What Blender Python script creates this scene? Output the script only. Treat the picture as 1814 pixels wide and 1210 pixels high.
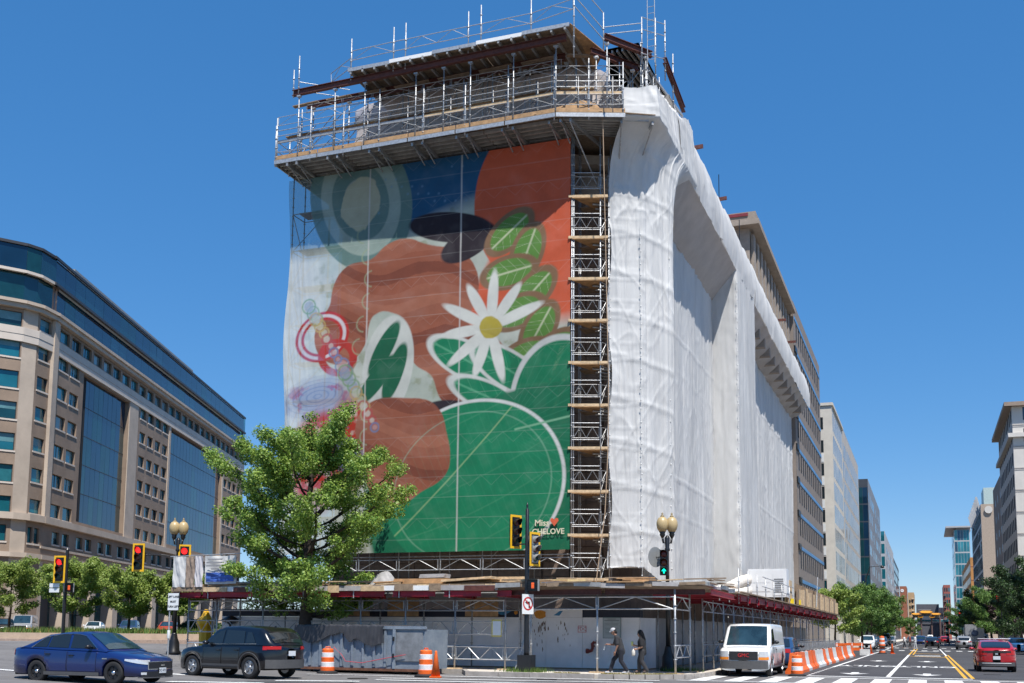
import bpy, math, random
import numpy as np
from mathutils import Vector, Matrix, Euler
random.seed(7); RNG = np.random.default_rng(7)
for o in list(bpy.data.objects): bpy.data.objects.remove(o)
SC = bpy.context.scene; COL = SC.collection
rad = math.radians
# ---------------------------------------------------------------- camera, sky, sun, exposure
CAM_H = 1.63; YAW, PITCH, ROLL = rad(20.4847), rad(6.83), rad(0.5)
cd = bpy.data.cameras.new('camera'); cam = bpy.data.objects.new('camera', cd); COL.objects.link(cam)
cd.sensor_width = 36.0; cd.lens = 36.0*1959/1814; cd.shift_y = 281.0/1814; cd.clip_end = 6000; cd.clip_start = 0.3
_f = Vector((-math.sin(YAW)*math.cos(PITCH), math.cos(YAW)*math.cos(PITCH), math.sin(PITCH)))
_r = Vector((math.cos(YAW), math.sin(YAW), 0)); _u = _r.cross(_f)
_r2 = _r*math.cos(ROLL)+_u*math.sin(ROLL); _u2 = _u*math.cos(ROLL)-_r*math.sin(ROLL)
cam.matrix_world = Matrix(((_r2.x,_u2.x,-_f.x,0),(_r2.y,_u2.y,-_f.y,0),(_r2.z,_u2.z,-_f.z,CAM_H),(0,0,0,1)))
SC.camera = cam
SUN = Vector((0.333,-0.417,1.0)).normalized()          # towards the sun
EL = math.asin(SUN.z); AZ = math.atan2(SUN.x, SUN.y)
w = bpy.data.worlds.new('World'); SC.world = w; w.use_nodes = True
nt = w.node_tree; bg = nt.nodes['Background']
sky = nt.nodes.new('ShaderNodeTexSky'); sky.sky_type = 'NISHITA'; sky.sun_disc = False
sky.sun_elevation = EL; sky.sun_rotation = AZ; sky.air_density = 0.8; sky.dust_density = 0.0; sky.ozone_density = 10.0; sky.altitude = 0
hs = nt.nodes.new('ShaderNodeHueSaturation'); hs.inputs['Hue'].default_value = 0.507; hs.inputs['Saturation'].default_value = 1.62; hs.inputs['Value'].default_value = 2.04
gm = nt.nodes.new('ShaderNodeGamma'); gm.inputs[1].default_value = 0.5; nt.links.new(sky.outputs[0], gm.inputs[0])   # the photograph's flatter tone curve for the sky
nt.links.new(gm.outputs[0], hs.inputs['Color']); nt.links.new(hs.outputs[0], bg.inputs[0]); bg.inputs[1].default_value = 0.12
sd = bpy.data.lights.new('sun', 'SUN'); sd.energy = 5.0; sd.angle = rad(0.53); sd.color = (1, 0.955, 0.89)
so = bpy.data.objects.new('sun', sd); COL.objects.link(so); so.rotation_euler = SUN.to_track_quat('Z','Y').to_euler(); so.location = (0,0,120)
SC.view_settings.view_transform = 'Standard'; SC.view_settings.look = 'None'; SC.view_settings.gamma = 1
SC.view_settings.exposure = 0.42; SC.view_settings.use_curve_mapping = False
SC.cycles.max_bounces = 6; SC.cycles.diffuse_bounces = 3; SC.cycles.glossy_bounces = 3; SC.cycles.transmission_bounces = 4; SC.cycles.transparent_max_bounces = 10
SC.cycles.caustics_reflective = False; SC.cycles.caustics_refractive = False
# ---------------------------------------------------------------- helpers: materials
MATS = {}
def _lin(c): return tuple(x/12.92 if x<=.04045 else ((x+.055)/1.055)**2.4 for x in c)
def H(h): return _lin(tuple(int(h[i:i+2],16)/255 for i in (0,2,4)))
def M(name, col, rough=.7, metal=0, var=.12, scale=3.0, bump=0, bscale=20, spec=.5, col2=None, coat=0, streak=0, trans=0, attr=None, transp=0, detail=4, isl=0):
    if name in MATS: return MATS[name]
    m = bpy.data.materials.new(name); m.use_nodes = True; n = m.node_tree.nodes; L = m.node_tree.links
    b = n['Principled BSDF']; b.inputs['Roughness'].default_value = rough; b.inputs['Metallic'].default_value = metal
    b.inputs['Specular IOR Level'].default_value = spec; b.inputs['Coat Weight'].default_value = coat
    tc = n.new('ShaderNodeTexCoord'); geo = n.new('ShaderNodeNewGeometry')
    if attr:
        a = n.new('ShaderNodeAttribute'); a.attribute_name = attr; colsock = a.outputs['Color']
    else: colsock = None
    if var > 0 or col2:
        nz = n.new('ShaderNodeTexNoise'); nz.inputs['Scale'].default_value = scale; nz.inputs['Detail'].default_value = detail; nz.inputs['Roughness'].default_value = .65
        L.new(geo.outputs['Position'], nz.inputs['Vector'])
        if streak:
            mp = n.new('ShaderNodeMapping'); mp.inputs['Scale'].default_value = (1,1,streak); L.new(geo.outputs['Position'], mp.inputs['Vector']); L.new(mp.outputs[0], nz.inputs['Vector'])
        cr = n.new('ShaderNodeValToRGB'); e = cr.color_ramp.elements; e[0].position = .3; e[1].position = .7
        lo = tuple(max(0,c*(1-var)) for c in col); hi = tuple(min(1,c*(1+var)) for c in col) if col2 is None else col2
        if col2 is not None: lo = col
        if attr: lo = (1-var,)*3; hi = (1,1,1)
        e[0].color = (*lo,1); e[1].color = (*hi,1); 
        if isl:
            ma = n.new('ShaderNodeMath'); ma.operation = 'MULTIPLY_ADD'; ma.inputs[1].default_value = isl; mb_ = n.new('ShaderNodeMath'); mb_.operation = 'MULTIPLY_ADD'; mb_.inputs[1].default_value = 1-isl*.6; mb_.inputs[2].default_value = -.2*isl
            L.new(nz.outputs['Fac'], mb_.inputs[0]); L.new(geo.outputs['Random Per Island'], ma.inputs[0]); L.new(mb_.outputs[0], ma.inputs[2]); L.new(ma.outputs[0], cr.inputs[0])
        else: L.new(nz.outputs['Fac'], cr.inputs[0])
        if attr:
            mx = n.new('ShaderNodeMix'); mx.data_type = 'RGBA'; mx.blend_type = 'MULTIPLY'; mx.inputs[0].default_value = 1
            L.new(colsock, mx.inputs[6]); L.new(cr.outputs[0], mx.inputs[7]); colsock = mx.outputs[2]
        else: colsock = cr.outputs[0]
    if colsock: L.new(colsock, b.inputs['Base Color'])
    else: b.inputs['Base Color'].default_value = (*col,1)
    if bump:
        n2 = n.new('ShaderNodeTexNoise'); n2.inputs['Scale'].default_value = bscale; n2.inputs['Detail'].default_value = 3; L.new(geo.outputs['Position'], n2.inputs['Vector'])
        bp = n.new('ShaderNodeBump'); bp.inputs['Strength'].default_value = bump; bp.inputs['Distance'].default_value = .05; L.new(n2.outputs['Fac'], bp.inputs['Height']); L.new(bp.outputs[0], b.inputs['Normal'])
    out = n['Material Output']; last = b.outputs[0]
    if trans:
        t = n.new('ShaderNodeBsdfTranslucent'); ms = n.new('ShaderNodeMixShader'); ms.inputs[0].default_value = trans
        if colsock: L.new(colsock, t.inputs[0])
        else: t.inputs[0].default_value = (*col,1)
        L.new(last, ms.inputs[1]); L.new(t.outputs[0], ms.inputs[2]); last = ms.outputs[0]
    if transp:
        t = n.new('ShaderNodeBsdfTransparent'); ms = n.new('ShaderNodeMixShader'); ms.inputs[0].default_value = transp
        L.new(last, ms.inputs[1]); L.new(t.outputs[0], ms.inputs[2]); last = ms.outputs[0]
    L.new(last, out.inputs[0]); MATS[name] = m; return m
def emis(name, col, s):
    if name in MATS: return MATS[name]
    m = bpy.data.materials.new(name); m.use_nodes = True; b = m.node_tree.nodes['Principled BSDF']
    b.inputs['Base Color'].default_value = (*col,1); b.inputs['Emission Color'].default_value = (*col,1); b.inputs['Emission Strength'].default_value = s
    MATS[name] = m; return m
def fbm(x, y, seed=0, octv=4):
    x = np.asarray(x,float); y = np.asarray(y,float); out = np.zeros(np.broadcast(x,y).shape); a = 1.; tot = 0
    for o in range(octv):
        xi = np.floor(x).astype(int); yi = np.floor(y).astype(int); fx = x-xi; fy = y-yi
        fx = fx*fx*(3-2*fx); fy = fy*fy*(3-2*fy)
        def h(i,j):
            v = np.sin(i*127.1+j*311.7+(seed+o*17)*74.7)*43758.5453; return v-np.floor(v)
        v = h(xi,yi)*(1-fx)*(1-fy)+h(xi+1,yi)*fx*(1-fy)+h(xi,yi+1)*(1-fx)*fy+h(xi+1,yi+1)*fx*fy
        out = out+a*v; tot += a; a *= .5; x = x*2.03+5.1; y = y*2.03+1.7
    return out/tot-.5
# ---------------------------------------------------------------- helpers: meshes
def basis(d):
    d = Vector(d).normalized(); a = Vector((0,0,1)) if abs(d.z) < .95 else Vector((1,0,0))
    s = d.cross(a).normalized(); t = s.cross(d).normalized(); return s, t, d
def fastgrid(name, P, smooth=True):
    a,b = P.shape[:2]; n = (a-1)*(b-1); me = bpy.data.meshes.new(name); me.vertices.add(a*b); me.vertices.foreach_set('co', np.ascontiguousarray(P,dtype=np.float32).ravel())
    i,j = np.meshgrid(np.arange(a-1),np.arange(b-1),indexing='ij'); k = i*b+j; F = np.stack([k,k+b,k+b+1,k+1],-1).reshape(-1)
    me.loops.add(n*4); me.loops.foreach_set('vertex_index', F); me.polygons.add(n); me.polygons.foreach_set('loop_start', np.arange(0,n*4,4)); me.polygons.foreach_set('loop_total', np.full(n,4)); me.polygons.foreach_set('use_smooth', np.full(n,smooth)); me.update(); me.validate(); return me
class MB:
    def __init__(s): s.v = []; s.f = []; s.m = []; s.mi = 0
    def add(s, vs, fs):
        k = len(s.v); s.v += [tuple(v) for v in vs]; s.f += [tuple(i+k for i in f) for f in fs]; s.m += [s.mi]*len(fs); return s
    def box(s, x0,x1,y0,y1,z0,z1, mat=None):
        vs = [Vector(p) for p in ((x0,y0,z0),(x1,y0,z0),(x1,y1,z0),(x0,y1,z0),(x0,y0,z1),(x1,y0,z1),(x1,y1,z1),(x0,y1,z1))]
        if mat is not None: vs = [mat@v for v in vs]
        return s.add(vs, [(0,3,2,1),(4,5,6,7),(0,1,5,4),(1,2,6,5),(2,3,7,6),(3,0,4,7)])
    def beam(s, p, q, wd, ht, up=(0,0,1)):
        p = Vector(p); q = Vector(q); d = (q-p).normalized(); sd_ = d.cross(Vector(up))
        if sd_.length < 1e-4: sd_ = d.cross(Vector((1,0,0)))
        sd_.normalize(); u = sd_.cross(d)
        vs = []
        for e in (p,q):
            for a,b in ((-1,-1),(1,-1),(1,1),(-1,1)): vs.append(e+sd_*a*wd/2+u*b*ht/2)
        return s.add(vs, [(3,2,1,0),(4,5,6,7),(0,1,5,4),(1,2,6,5),(2,3,7,6),(3,0,4,7)])
    def ibeam(s, p, q, wd, ht, t=.02):
        p = Vector(p); q = Vector(q); up = Vector((0,0,ht/2-t/2))
        s.beam(p+up,q+up,wd,t); s.beam(p-up,q-up,wd,t); return s.beam(p,q,t,ht-2*t-.002)
    def tube(s, p, q, r, n=6, r2=None, cap=True):
        p = Vector(p); q = Vector(q); a,b,d = basis(q-p); r2 = r if r2 is None else r2
        vs = [p+(a*math.cos(2*math.pi*i/n)+b*math.sin(2*math.pi*i/n))*r for i in range(n)]+[q+(a*math.cos(2*math.pi*i/n)+b*math.sin(2*math.pi*i/n))*r2 for i in range(n)]
        fs = [(i,(i+1)%n,n+(i+1)%n,n+i) for i in range(n)]
        if cap: fs += [tuple(range(n-1,-1,-1)), tuple(range(n,2*n))]
        return s.add(vs, fs)
    def path(s, pts, rs, n=8, cap=True):
        pts = [Vector(p) for p in pts]; rs = rs if hasattr(rs,'__len__') else [rs]*len(pts); vs = []
        pa = None
        for k,p in enumerate(pts):
            d = (pts[min(k+1,len(pts)-1)]-pts[max(k-1,0)]).normalized()
            if pa is None: a,b,_ = basis(d)
            else:
                a = (pa-d*pa.dot(d)).normalized(); b = d.cross(a)
            pa = a
            vs += [p+(a*math.cos(2*math.pi*i/n)+b*math.sin(2*math.pi*i/n))*rs[k] for i in range(n)]
        fs = [(k*n+i,k*n+(i+1)%n,(k+1)*n+(i+1)%n,(k+1)*n+i) for k in range(len(pts)-1) for i in range(n)]
        if cap: fs += [tuple(range(n-1,-1,-1)), tuple(range((len(pts)-1)*n,len(pts)*n))]
        return s.add(vs, fs)
    def lathe(s, prof, n=16, c=(0,0,0), mat=None, cap=True):
        vs = []; c = Vector(c)
        for r,z in prof:
            for i in range(n):
                p = Vector((r*math.cos(2*math.pi*i/n), r*math.sin(2*math.pi*i/n), z)); vs.append((mat@p if mat is not None else p)+c)
        k = len(prof); fs = [(j*n+i,j*n+(i+1)%n,(j+1)*n+(i+1)%n,(j+1)*n+i) for j in range(k-1) for i in range(n)]
        if cap: fs += [tuple(range(n-1,-1,-1)), tuple(range((k-1)*n,k*n))]
        return s.add(vs, fs)
    def prism(s, poly, z0, z1, mat=None):
        n = len(poly); vs = [Vector((x,y,z0)) for x,y in poly]+[Vector((x,y,z1)) for x,y in poly]
        if mat is not None: vs = [mat@v for v in vs]
        return s.add(vs, [tuple(range(n-1,-1,-1)), tuple(range(n,2*n))]+[(i,(i+1)%n,n+(i+1)%n,n+i) for i in range(n)])
    def grid(s, P, closed=False):
        P = np.asarray(P); a,b = P.shape[:2]; k = len(s.v); s.v += [tuple(p) for p in P.reshape(-1,3)]
        fs = [(k+i*b+j,k+(i+1)*b+j,k+(i+1)*b+j+1,k+i*b+j+1) for i in range(a-1) for j in range(b-1)]
        s.f += fs; s.m += [s.mi]*len(fs); return s
    def mesh(s, name='mesh', smooth=False):
        me = bpy.data.meshes.new(name); me.from_pydata(s.v, [], s.f); me.polygons.foreach_set('material_index', s.m)
        if smooth: me.polygons.foreach_set('use_smooth', [True]*len(s.f))
        me.update(); return me
    def build(s, name, mats, parent=None, smooth=False, kind=None, **tg):
        me = s.mesh(name, smooth)
        for m in (mats if isinstance(mats,(list,tuple)) else [mats]): me.materials.append(m)
        return put(name, me, parent, kind=kind, **tg)
def W(o):
    m = o.matrix_basis
    return m if o.parent is None else W(o.parent)@o.matrix_parent_inverse@m
def put(name, me, parent=None, mat=None, label=None, cat=None, group=None, kind=None, mw=None):
    o = bpy.data.objects.new(name, me); COL.objects.link(o)
    if parent is not None: o.parent = parent; o.matrix_parent_inverse = W(parent).inverted()
    if mw is not None: o.matrix_basis = mw
    if mat is not None:
        if not me.materials: me.materials.append(mat)
        o.material_slots[0].link = 'OBJECT'; o.material_slots[0].material = mat
    return tag(o, label, cat, group, kind)
def tag(o, label=None, cat=None, group=None, kind=None):
    if label: o['label'] = label
    if cat: o['category'] = cat
    if group: o['group'] = group
    if kind: o['kind'] = kind
    return o
def thing(name, label, cat, loc=(0,0,0), group=None, rz=0):
    o = bpy.data.objects.new(name, None); COL.objects.link(o); o.empty_display_size = .2; o.location = loc; o.rotation_euler = (0,0,rz)
    o.matrix_basis = Matrix.Translation(loc)@Matrix.Rotation(rz,4,'Z')
    return tag(o, label, cat, group)
def place(o, loc, rz=0, sc=1):
    o.matrix_basis = Matrix.Translation(loc)@Matrix.Rotation(rz,4,'Z')@Matrix.Scale(sc,4); return o
def copy_tree(o, parent=None):
    c = o.copy(); COL.objects.link(c)
    if parent is not None: c.parent = parent; c.matrix_parent_inverse = o.matrix_parent_inverse.copy()
    for ch in [x for x in bpy.data.objects if x.parent is o]: copy_tree(ch, c)
    return c
def along(p, q, sx, sy):
    p = Vector(p); q = Vector(q); a,b,d = basis(q-p); L = (q-p).length
    return Matrix(((a.x*sx,b.x*sy,d.x*L,p.x),(a.y*sx,b.y*sy,d.y*L,p.y),(a.z*sx,b.z*sy,d.z*L,p.z),(0,0,0,1)))
UT = MB().tube((0,0,0),(0,0,1),1,8).mesh('tube_piece', True)
UB = MB().box(-.5,.5,-.5,.5,0,1).mesh('board_piece')
def rod(name, p, q, r, parent, mat): return put(name, UT, parent, mat, mw=along(p,q,r,r))
def board(name, p, q, wd, th, parent, mat): return put(name, UB, parent, mat, mw=along(p,q,wd,th))
UC = MB().box(-.5,.5,-.5,.5,-.5,.5).mesh('block_piece')
def block(name, x0,x1,y0,y1,z0,z1, parent, mat, rz=0, **tg):
    mw = Matrix.Translation(((x0+x1)/2,(y0+y1)/2,(z0+z1)/2))@Matrix.Rotation(rz,4,'Z')@Matrix.Diagonal((x1-x0,y1-y0,z1-z0,1)); return put(name, UC, parent, mat, mw=mw, **tg)
POSTS = {}
def post(name, x, y, z0, z1, parent, mat, r=.03):
    k = round(z1-z0,1)
    if (k,r) not in POSTS:
        b = MB().tube((0,0,0),(0,0,k),r,8)
        for i in range(1,int(k/.5)): b.tube((0,0,i*.5-.015),(0,0,i*.5+.015),r*2.0,6)
        POSTS[(k,r)] = b.mesh('standard_tube', True)
    return put(name, POSTS[(k,r)], parent, mat, mw=Matrix.Translation((x,y,z0)))
LATT = {}
def lattice(name, p, q, h, parent, mat, r=.022, n=None):
    p = Vector(p); q = Vector(q); L = (q-p).length; k = (round(L,2),h,r,n)
    if k not in LATT:
        b = MB(); nn = n or max(2,2*round(L/1.1/2)); L0 = k[0]
        b.tube((0,0,0),(L0,0,0),r,5).tube((0,0,h),(L0,0,h),r,5).tube((.04,0,0),(.04,0,h),r*.9,5).tube((L0-.04,0,0),(L0-.04,0,h),r*.9,5)
        for i in range(nn):
            z0,z1 = (0,h) if i%2==0 else (h,0)
            b.tube((.05+(L0-.1)*i/nn,0,z0),(.05+(L0-.1)*(i+1)/nn,0,z1),r*.75,4)
        LATT[k] = b.mesh('lattice_frame')
    d = (q-p).normalized(); s_ = Vector((0,0,1)).cross(d).normalized(); u = d.cross(s_)
    return put(name, LATT[k], parent, mat, mw=Matrix(((d.x,s_.x,u.x,p.x),(d.y,s_.y,u.y,p.y),(d.z,s_.z,u.z,p.z),(0,0,0,1))))
def text(name, s, size, mw, mat, parent=None, ext=.004, align='CENTER', bold=0, **tg):
    c = bpy.data.curves.new(name,'FONT'); c.body = s; c.size = size; c.align_x = align; c.align_y = 'CENTER'; c.extrude = ext; c.resolution_u = 2; c.offset = bold; 
    o = bpy.data.objects.new('lettering_source', c); me = bpy.data.meshes.new_from_object(o); bpy.data.objects.remove(o)
    me.materials.clear(); me.materials.append(mat); return put(name, me, parent, mw=mw, **tg)
def facing(loc, right, up):
    r = Vector(right).normalized(); u = Vector(up).normalized(); n = r.cross(u)
    return Matrix(((r.x,u.x,n.x,loc[0]),(r.y,u.y,n.y,loc[1]),(r.z,u.z,n.z,loc[2]),(0,0,0,1)))
FACE_W = lambda loc: facing(loc,(1,0,0),(0,0,1))        # a text that faces the camera side (-Y)
def gz(x):                                              # the street rises gently to the far left
    return .97*(1-math.exp(-max(0,-x-24)/18)) if x < -24 else 0.
# ---------------------------------------------------------------- shared materials
GALV = M('galvanised_steel', (.44,.45,.46), .45, .5, .25, 9)
GALVD = M('weathered_galvanised', (.34,.34,.34), .5, .5, .3, 9)
ALU = M('aluminium_joist', (.40,.39,.37), .5, .35, .25, 3)
PLY = M('plywood', (.42,.25,.12), .75, 0, .3, 4, .15, 40)
PLANK = M('timber_plank', (.55,.40,.24), .8, 0, .3, 5, .15, 40)
PLANKD = M('old_plank', (.25,.18,.12), .85, 0, .35, 5, .2, 40)
RUST = M('red_oxide_beam', (.11,.035,.025), .6, .1, .35, 6, .1, 30)
CRIM = M('crimson_beam', (.36,.012,.03), .5, 0, .25, 2)
STONE = M('brown_stone', (.20,.145,.115), .85, 0, .22, 1.5, .3, 12)
BLACK = M('black_paint', (.012,.012,.013), .35, 0, .2, 6)
YELLOW = M('signal_yellow', (.75,.42,.01), .45, 0, .1, 5)
WHITE = M('white_paint', (.78,.78,.77), .5, 0, .06, 3)
DARK = M('dark_void', (.012,.012,.012), .9, 0, .1, 3)
RUBBER = M('tyre_rubber', (.016,.016,.017), .8, 0, .25, 20)
CHROME = M('bright_metal', (.62,.62,.63), .18, 1, .05, 5)
GLASSD = M('vehicle_glass', (.012,.016,.018), .04, 0, 0, spec=.9)
SIGNW = M('sign_white', (.72,.74,.74), .5, 0, .04, 5)
SIGNK = M('sign_black', (.02,.02,.022), .5, 0, 0)
ORANGE = M('traffic_orange', (.78,.13,.015), .5, 0, .14, 6)
REFLW = M('reflective_white', (.74,.74,.74), .4, 0, .1, 6)
PAINTW = M('road_white', (.66,.66,.64), .75, 0, .38, 9, detail=9)
PAINTY = M('road_yellow', (.60,.33,.03), .75, 0, .38, 9, detail=9)
RED = M('sign_red', (.5,.02,.02), .5, 0, .05, 5)
# ================================================================ ground, roads, pavements, markings
def sheet(xs, ys, fz):
    X,Y = np.meshgrid(xs, ys, indexing='ij'); Z = fz(X,Y); return np.stack([X,Y,Z],-1)
GZ = lambda X: np.where(X < -24, .97*(1-np.exp(-np.maximum(0,-X-24)/18)), 0.)
ASPH = M('worn_asphalt', (.17,.162,.158), .9, 0, .16, .9, .25, 60, detail=8)
ASPN = M('fresh_asphalt', (.055,.054,.057), .88, 0, .16, 1.2, .25, 60, detail=8)
CONC = M('pavement_concrete', (.56,.51,.44), .85, 0, .14, 1.3, .2, 30)
KERB = M('granite_kerb', (.33,.30,.27), .8, 0, .2, 3, .2, 40)
def crack(m, sc=.35, dark=.55):
    n = m.node_tree.nodes; L = m.node_tree.links; b = n['Principled BSDF']; src = b.inputs['Base Color'].links[0].from_socket; geo = n.new('ShaderNodeNewGeometry')
    v = n.new('ShaderNodeTexVoronoi'); v.feature = 'DISTANCE_TO_EDGE'; v.inputs['Scale'].default_value = sc; nz = n.new('ShaderNodeTexNoise'); nz.inputs['Scale'].default_value = .8; nz.inputs['Detail'].default_value = 6
    vm = n.new('ShaderNodeVectorMath'); vm.operation = 'MULTIPLY_ADD'; vm.inputs[1].default_value = (2.2,2.2,0); L.new(geo.outputs['Position'], nz.inputs['Vector']); L.new(nz.outputs['Color'], vm.inputs[0]); L.new(geo.outputs['Position'], vm.inputs[2]); L.new(vm.outputs[0], v.inputs['Vector'])
    r = n.new('ShaderNodeValToRGB'); r.color_ramp.elements[0].position = .003; r.color_ramp.elements[0].color = (dark,dark,dark,1); r.color_ramp.elements[1].position = .012; r.color_ramp.elements[1].color = (1,1,1,1); L.new(v.outputs['Distance'], r.inputs[0])
    n2 = n.new('ShaderNodeTexNoise'); n2.inputs['Scale'].default_value = .12; n2.inputs['Detail'].default_value = 5; L.new(geo.outputs['Position'], n2.inputs['Vector']); r2 = n.new('ShaderNodeValToRGB'); r2.color_ramp.elements[0].position = .35; r2.color_ramp.elements[0].color = (.72,.72,.73,1); r2.color_ramp.elements[1].position = .62; L.new(n2.outputs['Fac'], r2.inputs[0])
    cur = src
    for q in (r,r2):
        mx = n.new('ShaderNodeMix'); mx.data_type = 'RGBA'; mx.blend_type = 'MULTIPLY'; mx.inputs[0].default_value = 1; L.new(cur, mx.inputs[6]); L.new(q.outputs[0], mx.inputs[7]); cur = mx.outputs[2]
    L.new(cur, b.inputs['Base Color'])
crack(ASPH); crack(ASPN,.16,.75)
xs = np.concatenate([[-3000,-1200,-500,-250,-150],np.arange(-110,-20,3.0),[-20,0,50,300,1200,3000]]); ys = np.array([-300,-50,0,20,40,60,80,100,150,250,500,1000,4000])
MB().grid(sheet(xs,ys,lambda X,Y: GZ(X)-.012)).build('ground', ASPH, smooth=True, kind='structure', label='worn grey asphalt of the wide junction and streets')
road = MB().add([(-8.2,46.9,.0),(9.2,46.9,.0),(9.2,700,0),(-8.2,700,0)],[(0,1,2,3)]).build('road', ASPN, kind='structure', label='dark fresh asphalt street running away between buildings')
def mark(name, pts, m, z=.005): return MB().add([(x,y,z) for x,y in pts],[tuple(range(len(pts)))]).build(name, m, road)
def rectm(name,x0,x1,y0,y1,m,z=.005): return mark(name,[(x0,y0),(x1,y0),(x1,y1),(x0,y1)],m,z)
# zebra across the near mouth of the street, stop line, lane lines
rectm('crosswalk_edge_line',-8.0,9.0,44.55,44.85,PAINTW); rectm('crosswalk_edge_line',-8.4,9.0,39.2,39.5,PAINTW)
for i in range(15):
    x = -8.0+i*1.22; rectm('crosswalk_stripe',x,x+.62,39.6,44.45,PAINTW)
rectm('stop_line',-4.6,1.6,46.2,46.75,PAINTW)
rectm('lane_line',-1.6,-1.42,47.2,104,PAINTW); rectm('lane_line',-1.58,-1.42,104.2,150,PAINTY)
rectm('lane_line',1.30,1.44,47.0,100,PAINTY); rectm('lane_line',1.56,1.70,47.0,104,PAINTY); rectm('lane_line',1.40,1.54,100.2,152,PAINTW)
rectm('lane_line',-1.25,-1.12,104.2,150,PAINTY)
for y in (92,108): mark('cross_line',[(-1.35,y+4),(1.3,y),(1.3,y+.9),(-1.35,y+4.9)],PAINTY,.009)
rectm('edge_line',-4.68,-4.52,60,150,PAINTW); rectm('edge_line',-4.9,-4.74,150.2,400,PAINTW)
for i in range(10): rectm('edge_dash',-4.66,-4.54,47.5+i*1.25,48.1+i*1.25,PAINTW)
def arrow(cx, y):  # points towards the camera
    mark('arrow_marking',[(cx,y),(cx+.62,y+1.7),(cx+.16,y+1.5),(cx+.16,y+2.9),(cx-.16,y+2.9),(cx-.16,y+1.5),(cx-.62,y+1.7)],PAINTW)
for cx in (-3.02,-.05): arrow(cx,49.2); arrow(cx,75.2)
for cx in (-3.02,-.05):
    mw = Matrix.Translation((cx,63.6,.004))@Matrix.Rotation(math.pi,4,'Z')@Matrix.Diagonal((.95,2.6,1,1))
    text('only_marking','ONLY',1.15,mw,PAINTW,road,.003,bold=.03)
for y in (96,100,126): rectm('stop_bar',-1.0,1.0,y,y+1.2,PAINTW)
for yc in (131,159,247,275): # the next junctions' zebras
    for i in range(14): rectm('crosswalk_stripe',-7.8+i*1.2,-7.2+i*1.2,yc,yc+4,PAINTW,.006)
# junction paint in the left foreground
def markg(name, pts): return MB().add([(x,y,gz(x)+.012) for x,y in pts],[tuple(range(len(pts)))]).build(name, PAINTW, road)
for (x0,y0,x1,y1,wd) in ((-36,29.6,-27,29.3,.35),(-29,25.6,-26.6,25.6,.25),(-22.4,29.2,-19.4,29.9,.5),(-20.0,31.6,-17.4,32.5,.45),(-18,35.2,-8.6,36.6,.3),(-17.6,37.9,-8.8,38.4,.3),(-17.5,33.8,-9,34.2,.35),(-22,36.9,-17.4,37.2,.18),(-27.8,32.4,-24.2,33.3,.4)):
    d = Vector((y1-y0,x0-x1)).normalized()*wd/2; markg('junction_line',[(x0-d.x,y0-d.y),(x1-d.x,y1-d.y),(x1+d.x,y1+d.y),(x0+d.x,y0+d.y)])
# repair patches and manhole covers
PATCHD = M('patch_asphalt',(.075,.073,.073),.9,0,.2,2,.2,60); IRON = M('cast_iron',(.06,.055,.05),.6,.4,.3,12,.4,60)
for (x,y,w_,d_,m_) in ((-20.5,30.5,3.4,1.4,PATCHD),(-28.8,31.2,2.0,2.6,PATCHD),(-13.0,36.2,2.4,.8,PATCHD),(-33,35.5,4.5,1.2,PATCHD)): MB().add([(x,y,gz(x)+.003),(x+w_,y+.1,gz(x+w_)+.003),(x+w_-.1,y+d_,gz(x+w_)+.003),(x,y+d_-.1,gz(x)+.003)],[(0,1,2,3)]).build('repair_patch', m_, road)
for (x,y,w_,d_) in ((-3.9,54,1.3,5),(.3,71,1.1,7),(3.4,66,1.5,3),(-2.6,88,1.2,9),(4.6,96,2,10)): rectm('repair_patch',x,x+w_,y,y+d_,M('patch_dark',(.038,.038,.04),.9,0,.2,2),.003)
for (x,y) in ((-18.6,34.6),(-26.2,30.2),(-12.6,37.4),(2.6,52.6),(-3.2,57.5)): MB().lathe([(.36,gz(x)+.0),(.36,gz(x)+.012),(.30,gz(x)+.012),(.30,gz(x)+.008)],20,(x,y,0)).build('manhole_cover', IRON, road)
# corner pavement round the building
def pave(name, poly, ztop, kerb=.16, label=None):
    n = len(poly); P = [Vector((x,y)) for x,y in poly]
    c = sum((p for p in P), Vector((0,0)))/n
    b = MB().prism([(p.x,p.y) for p in P], -.3, ztop); o = b.build(name, CONC, kind='structure', label=label); return o
arc = [(-8.1-3.2+3.2*math.sin(rad(a)), 39.3+3.2-3.2*math.cos(rad(a))) for a in range(0,91,10)]
sw = pave('pavement', [(-34,41.3),(-17.4,41.3),(-16.4,39.3)]+arc+[(-8.1,150),(-60,150),(-52,85),(-40,52)], .14, label='sandy concrete pavement round the wrapped corner building')
# kerb stones along the west and south edges (each its own piece)
ks = MB().box(-.5,.5,-.5,.5,-.5,.5).mesh('kerb_stone')
def kerbrun(p, q, n, parent):
    p = Vector((*p,0)); q = Vector((*q,0)); d = (q-p); L = d.length/n; a = math.atan2(d.y,d.x)
    for i in range(n):
        c = p+d*((i+.5)/n); put('kerb_stone', ks, parent, KERB, mw=Matrix.Translation((c.x,c.y,gz(c.x)+.005))@Matrix.Rotation(a,4,'Z')@Matrix.Diagonal((L-.02,.18,.31,1)))
kerbrun((-34,41.22),(-17.4,41.22),11,sw); kerbrun((-17.35,41.2),(-16.4,39.25),2,sw); kerbrun((-16.35,39.22),(-11.4,39.22),4,sw)
for i in range(len(arc)-1): kerbrun((arc[i][0]+.06,arc[i][1]-.06),(arc[i+1][0]+.06,arc[i+1][1]-.06),1,sw)
kerbrun((-8.02,42.6),(-8.02,110),45,sw)
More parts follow.
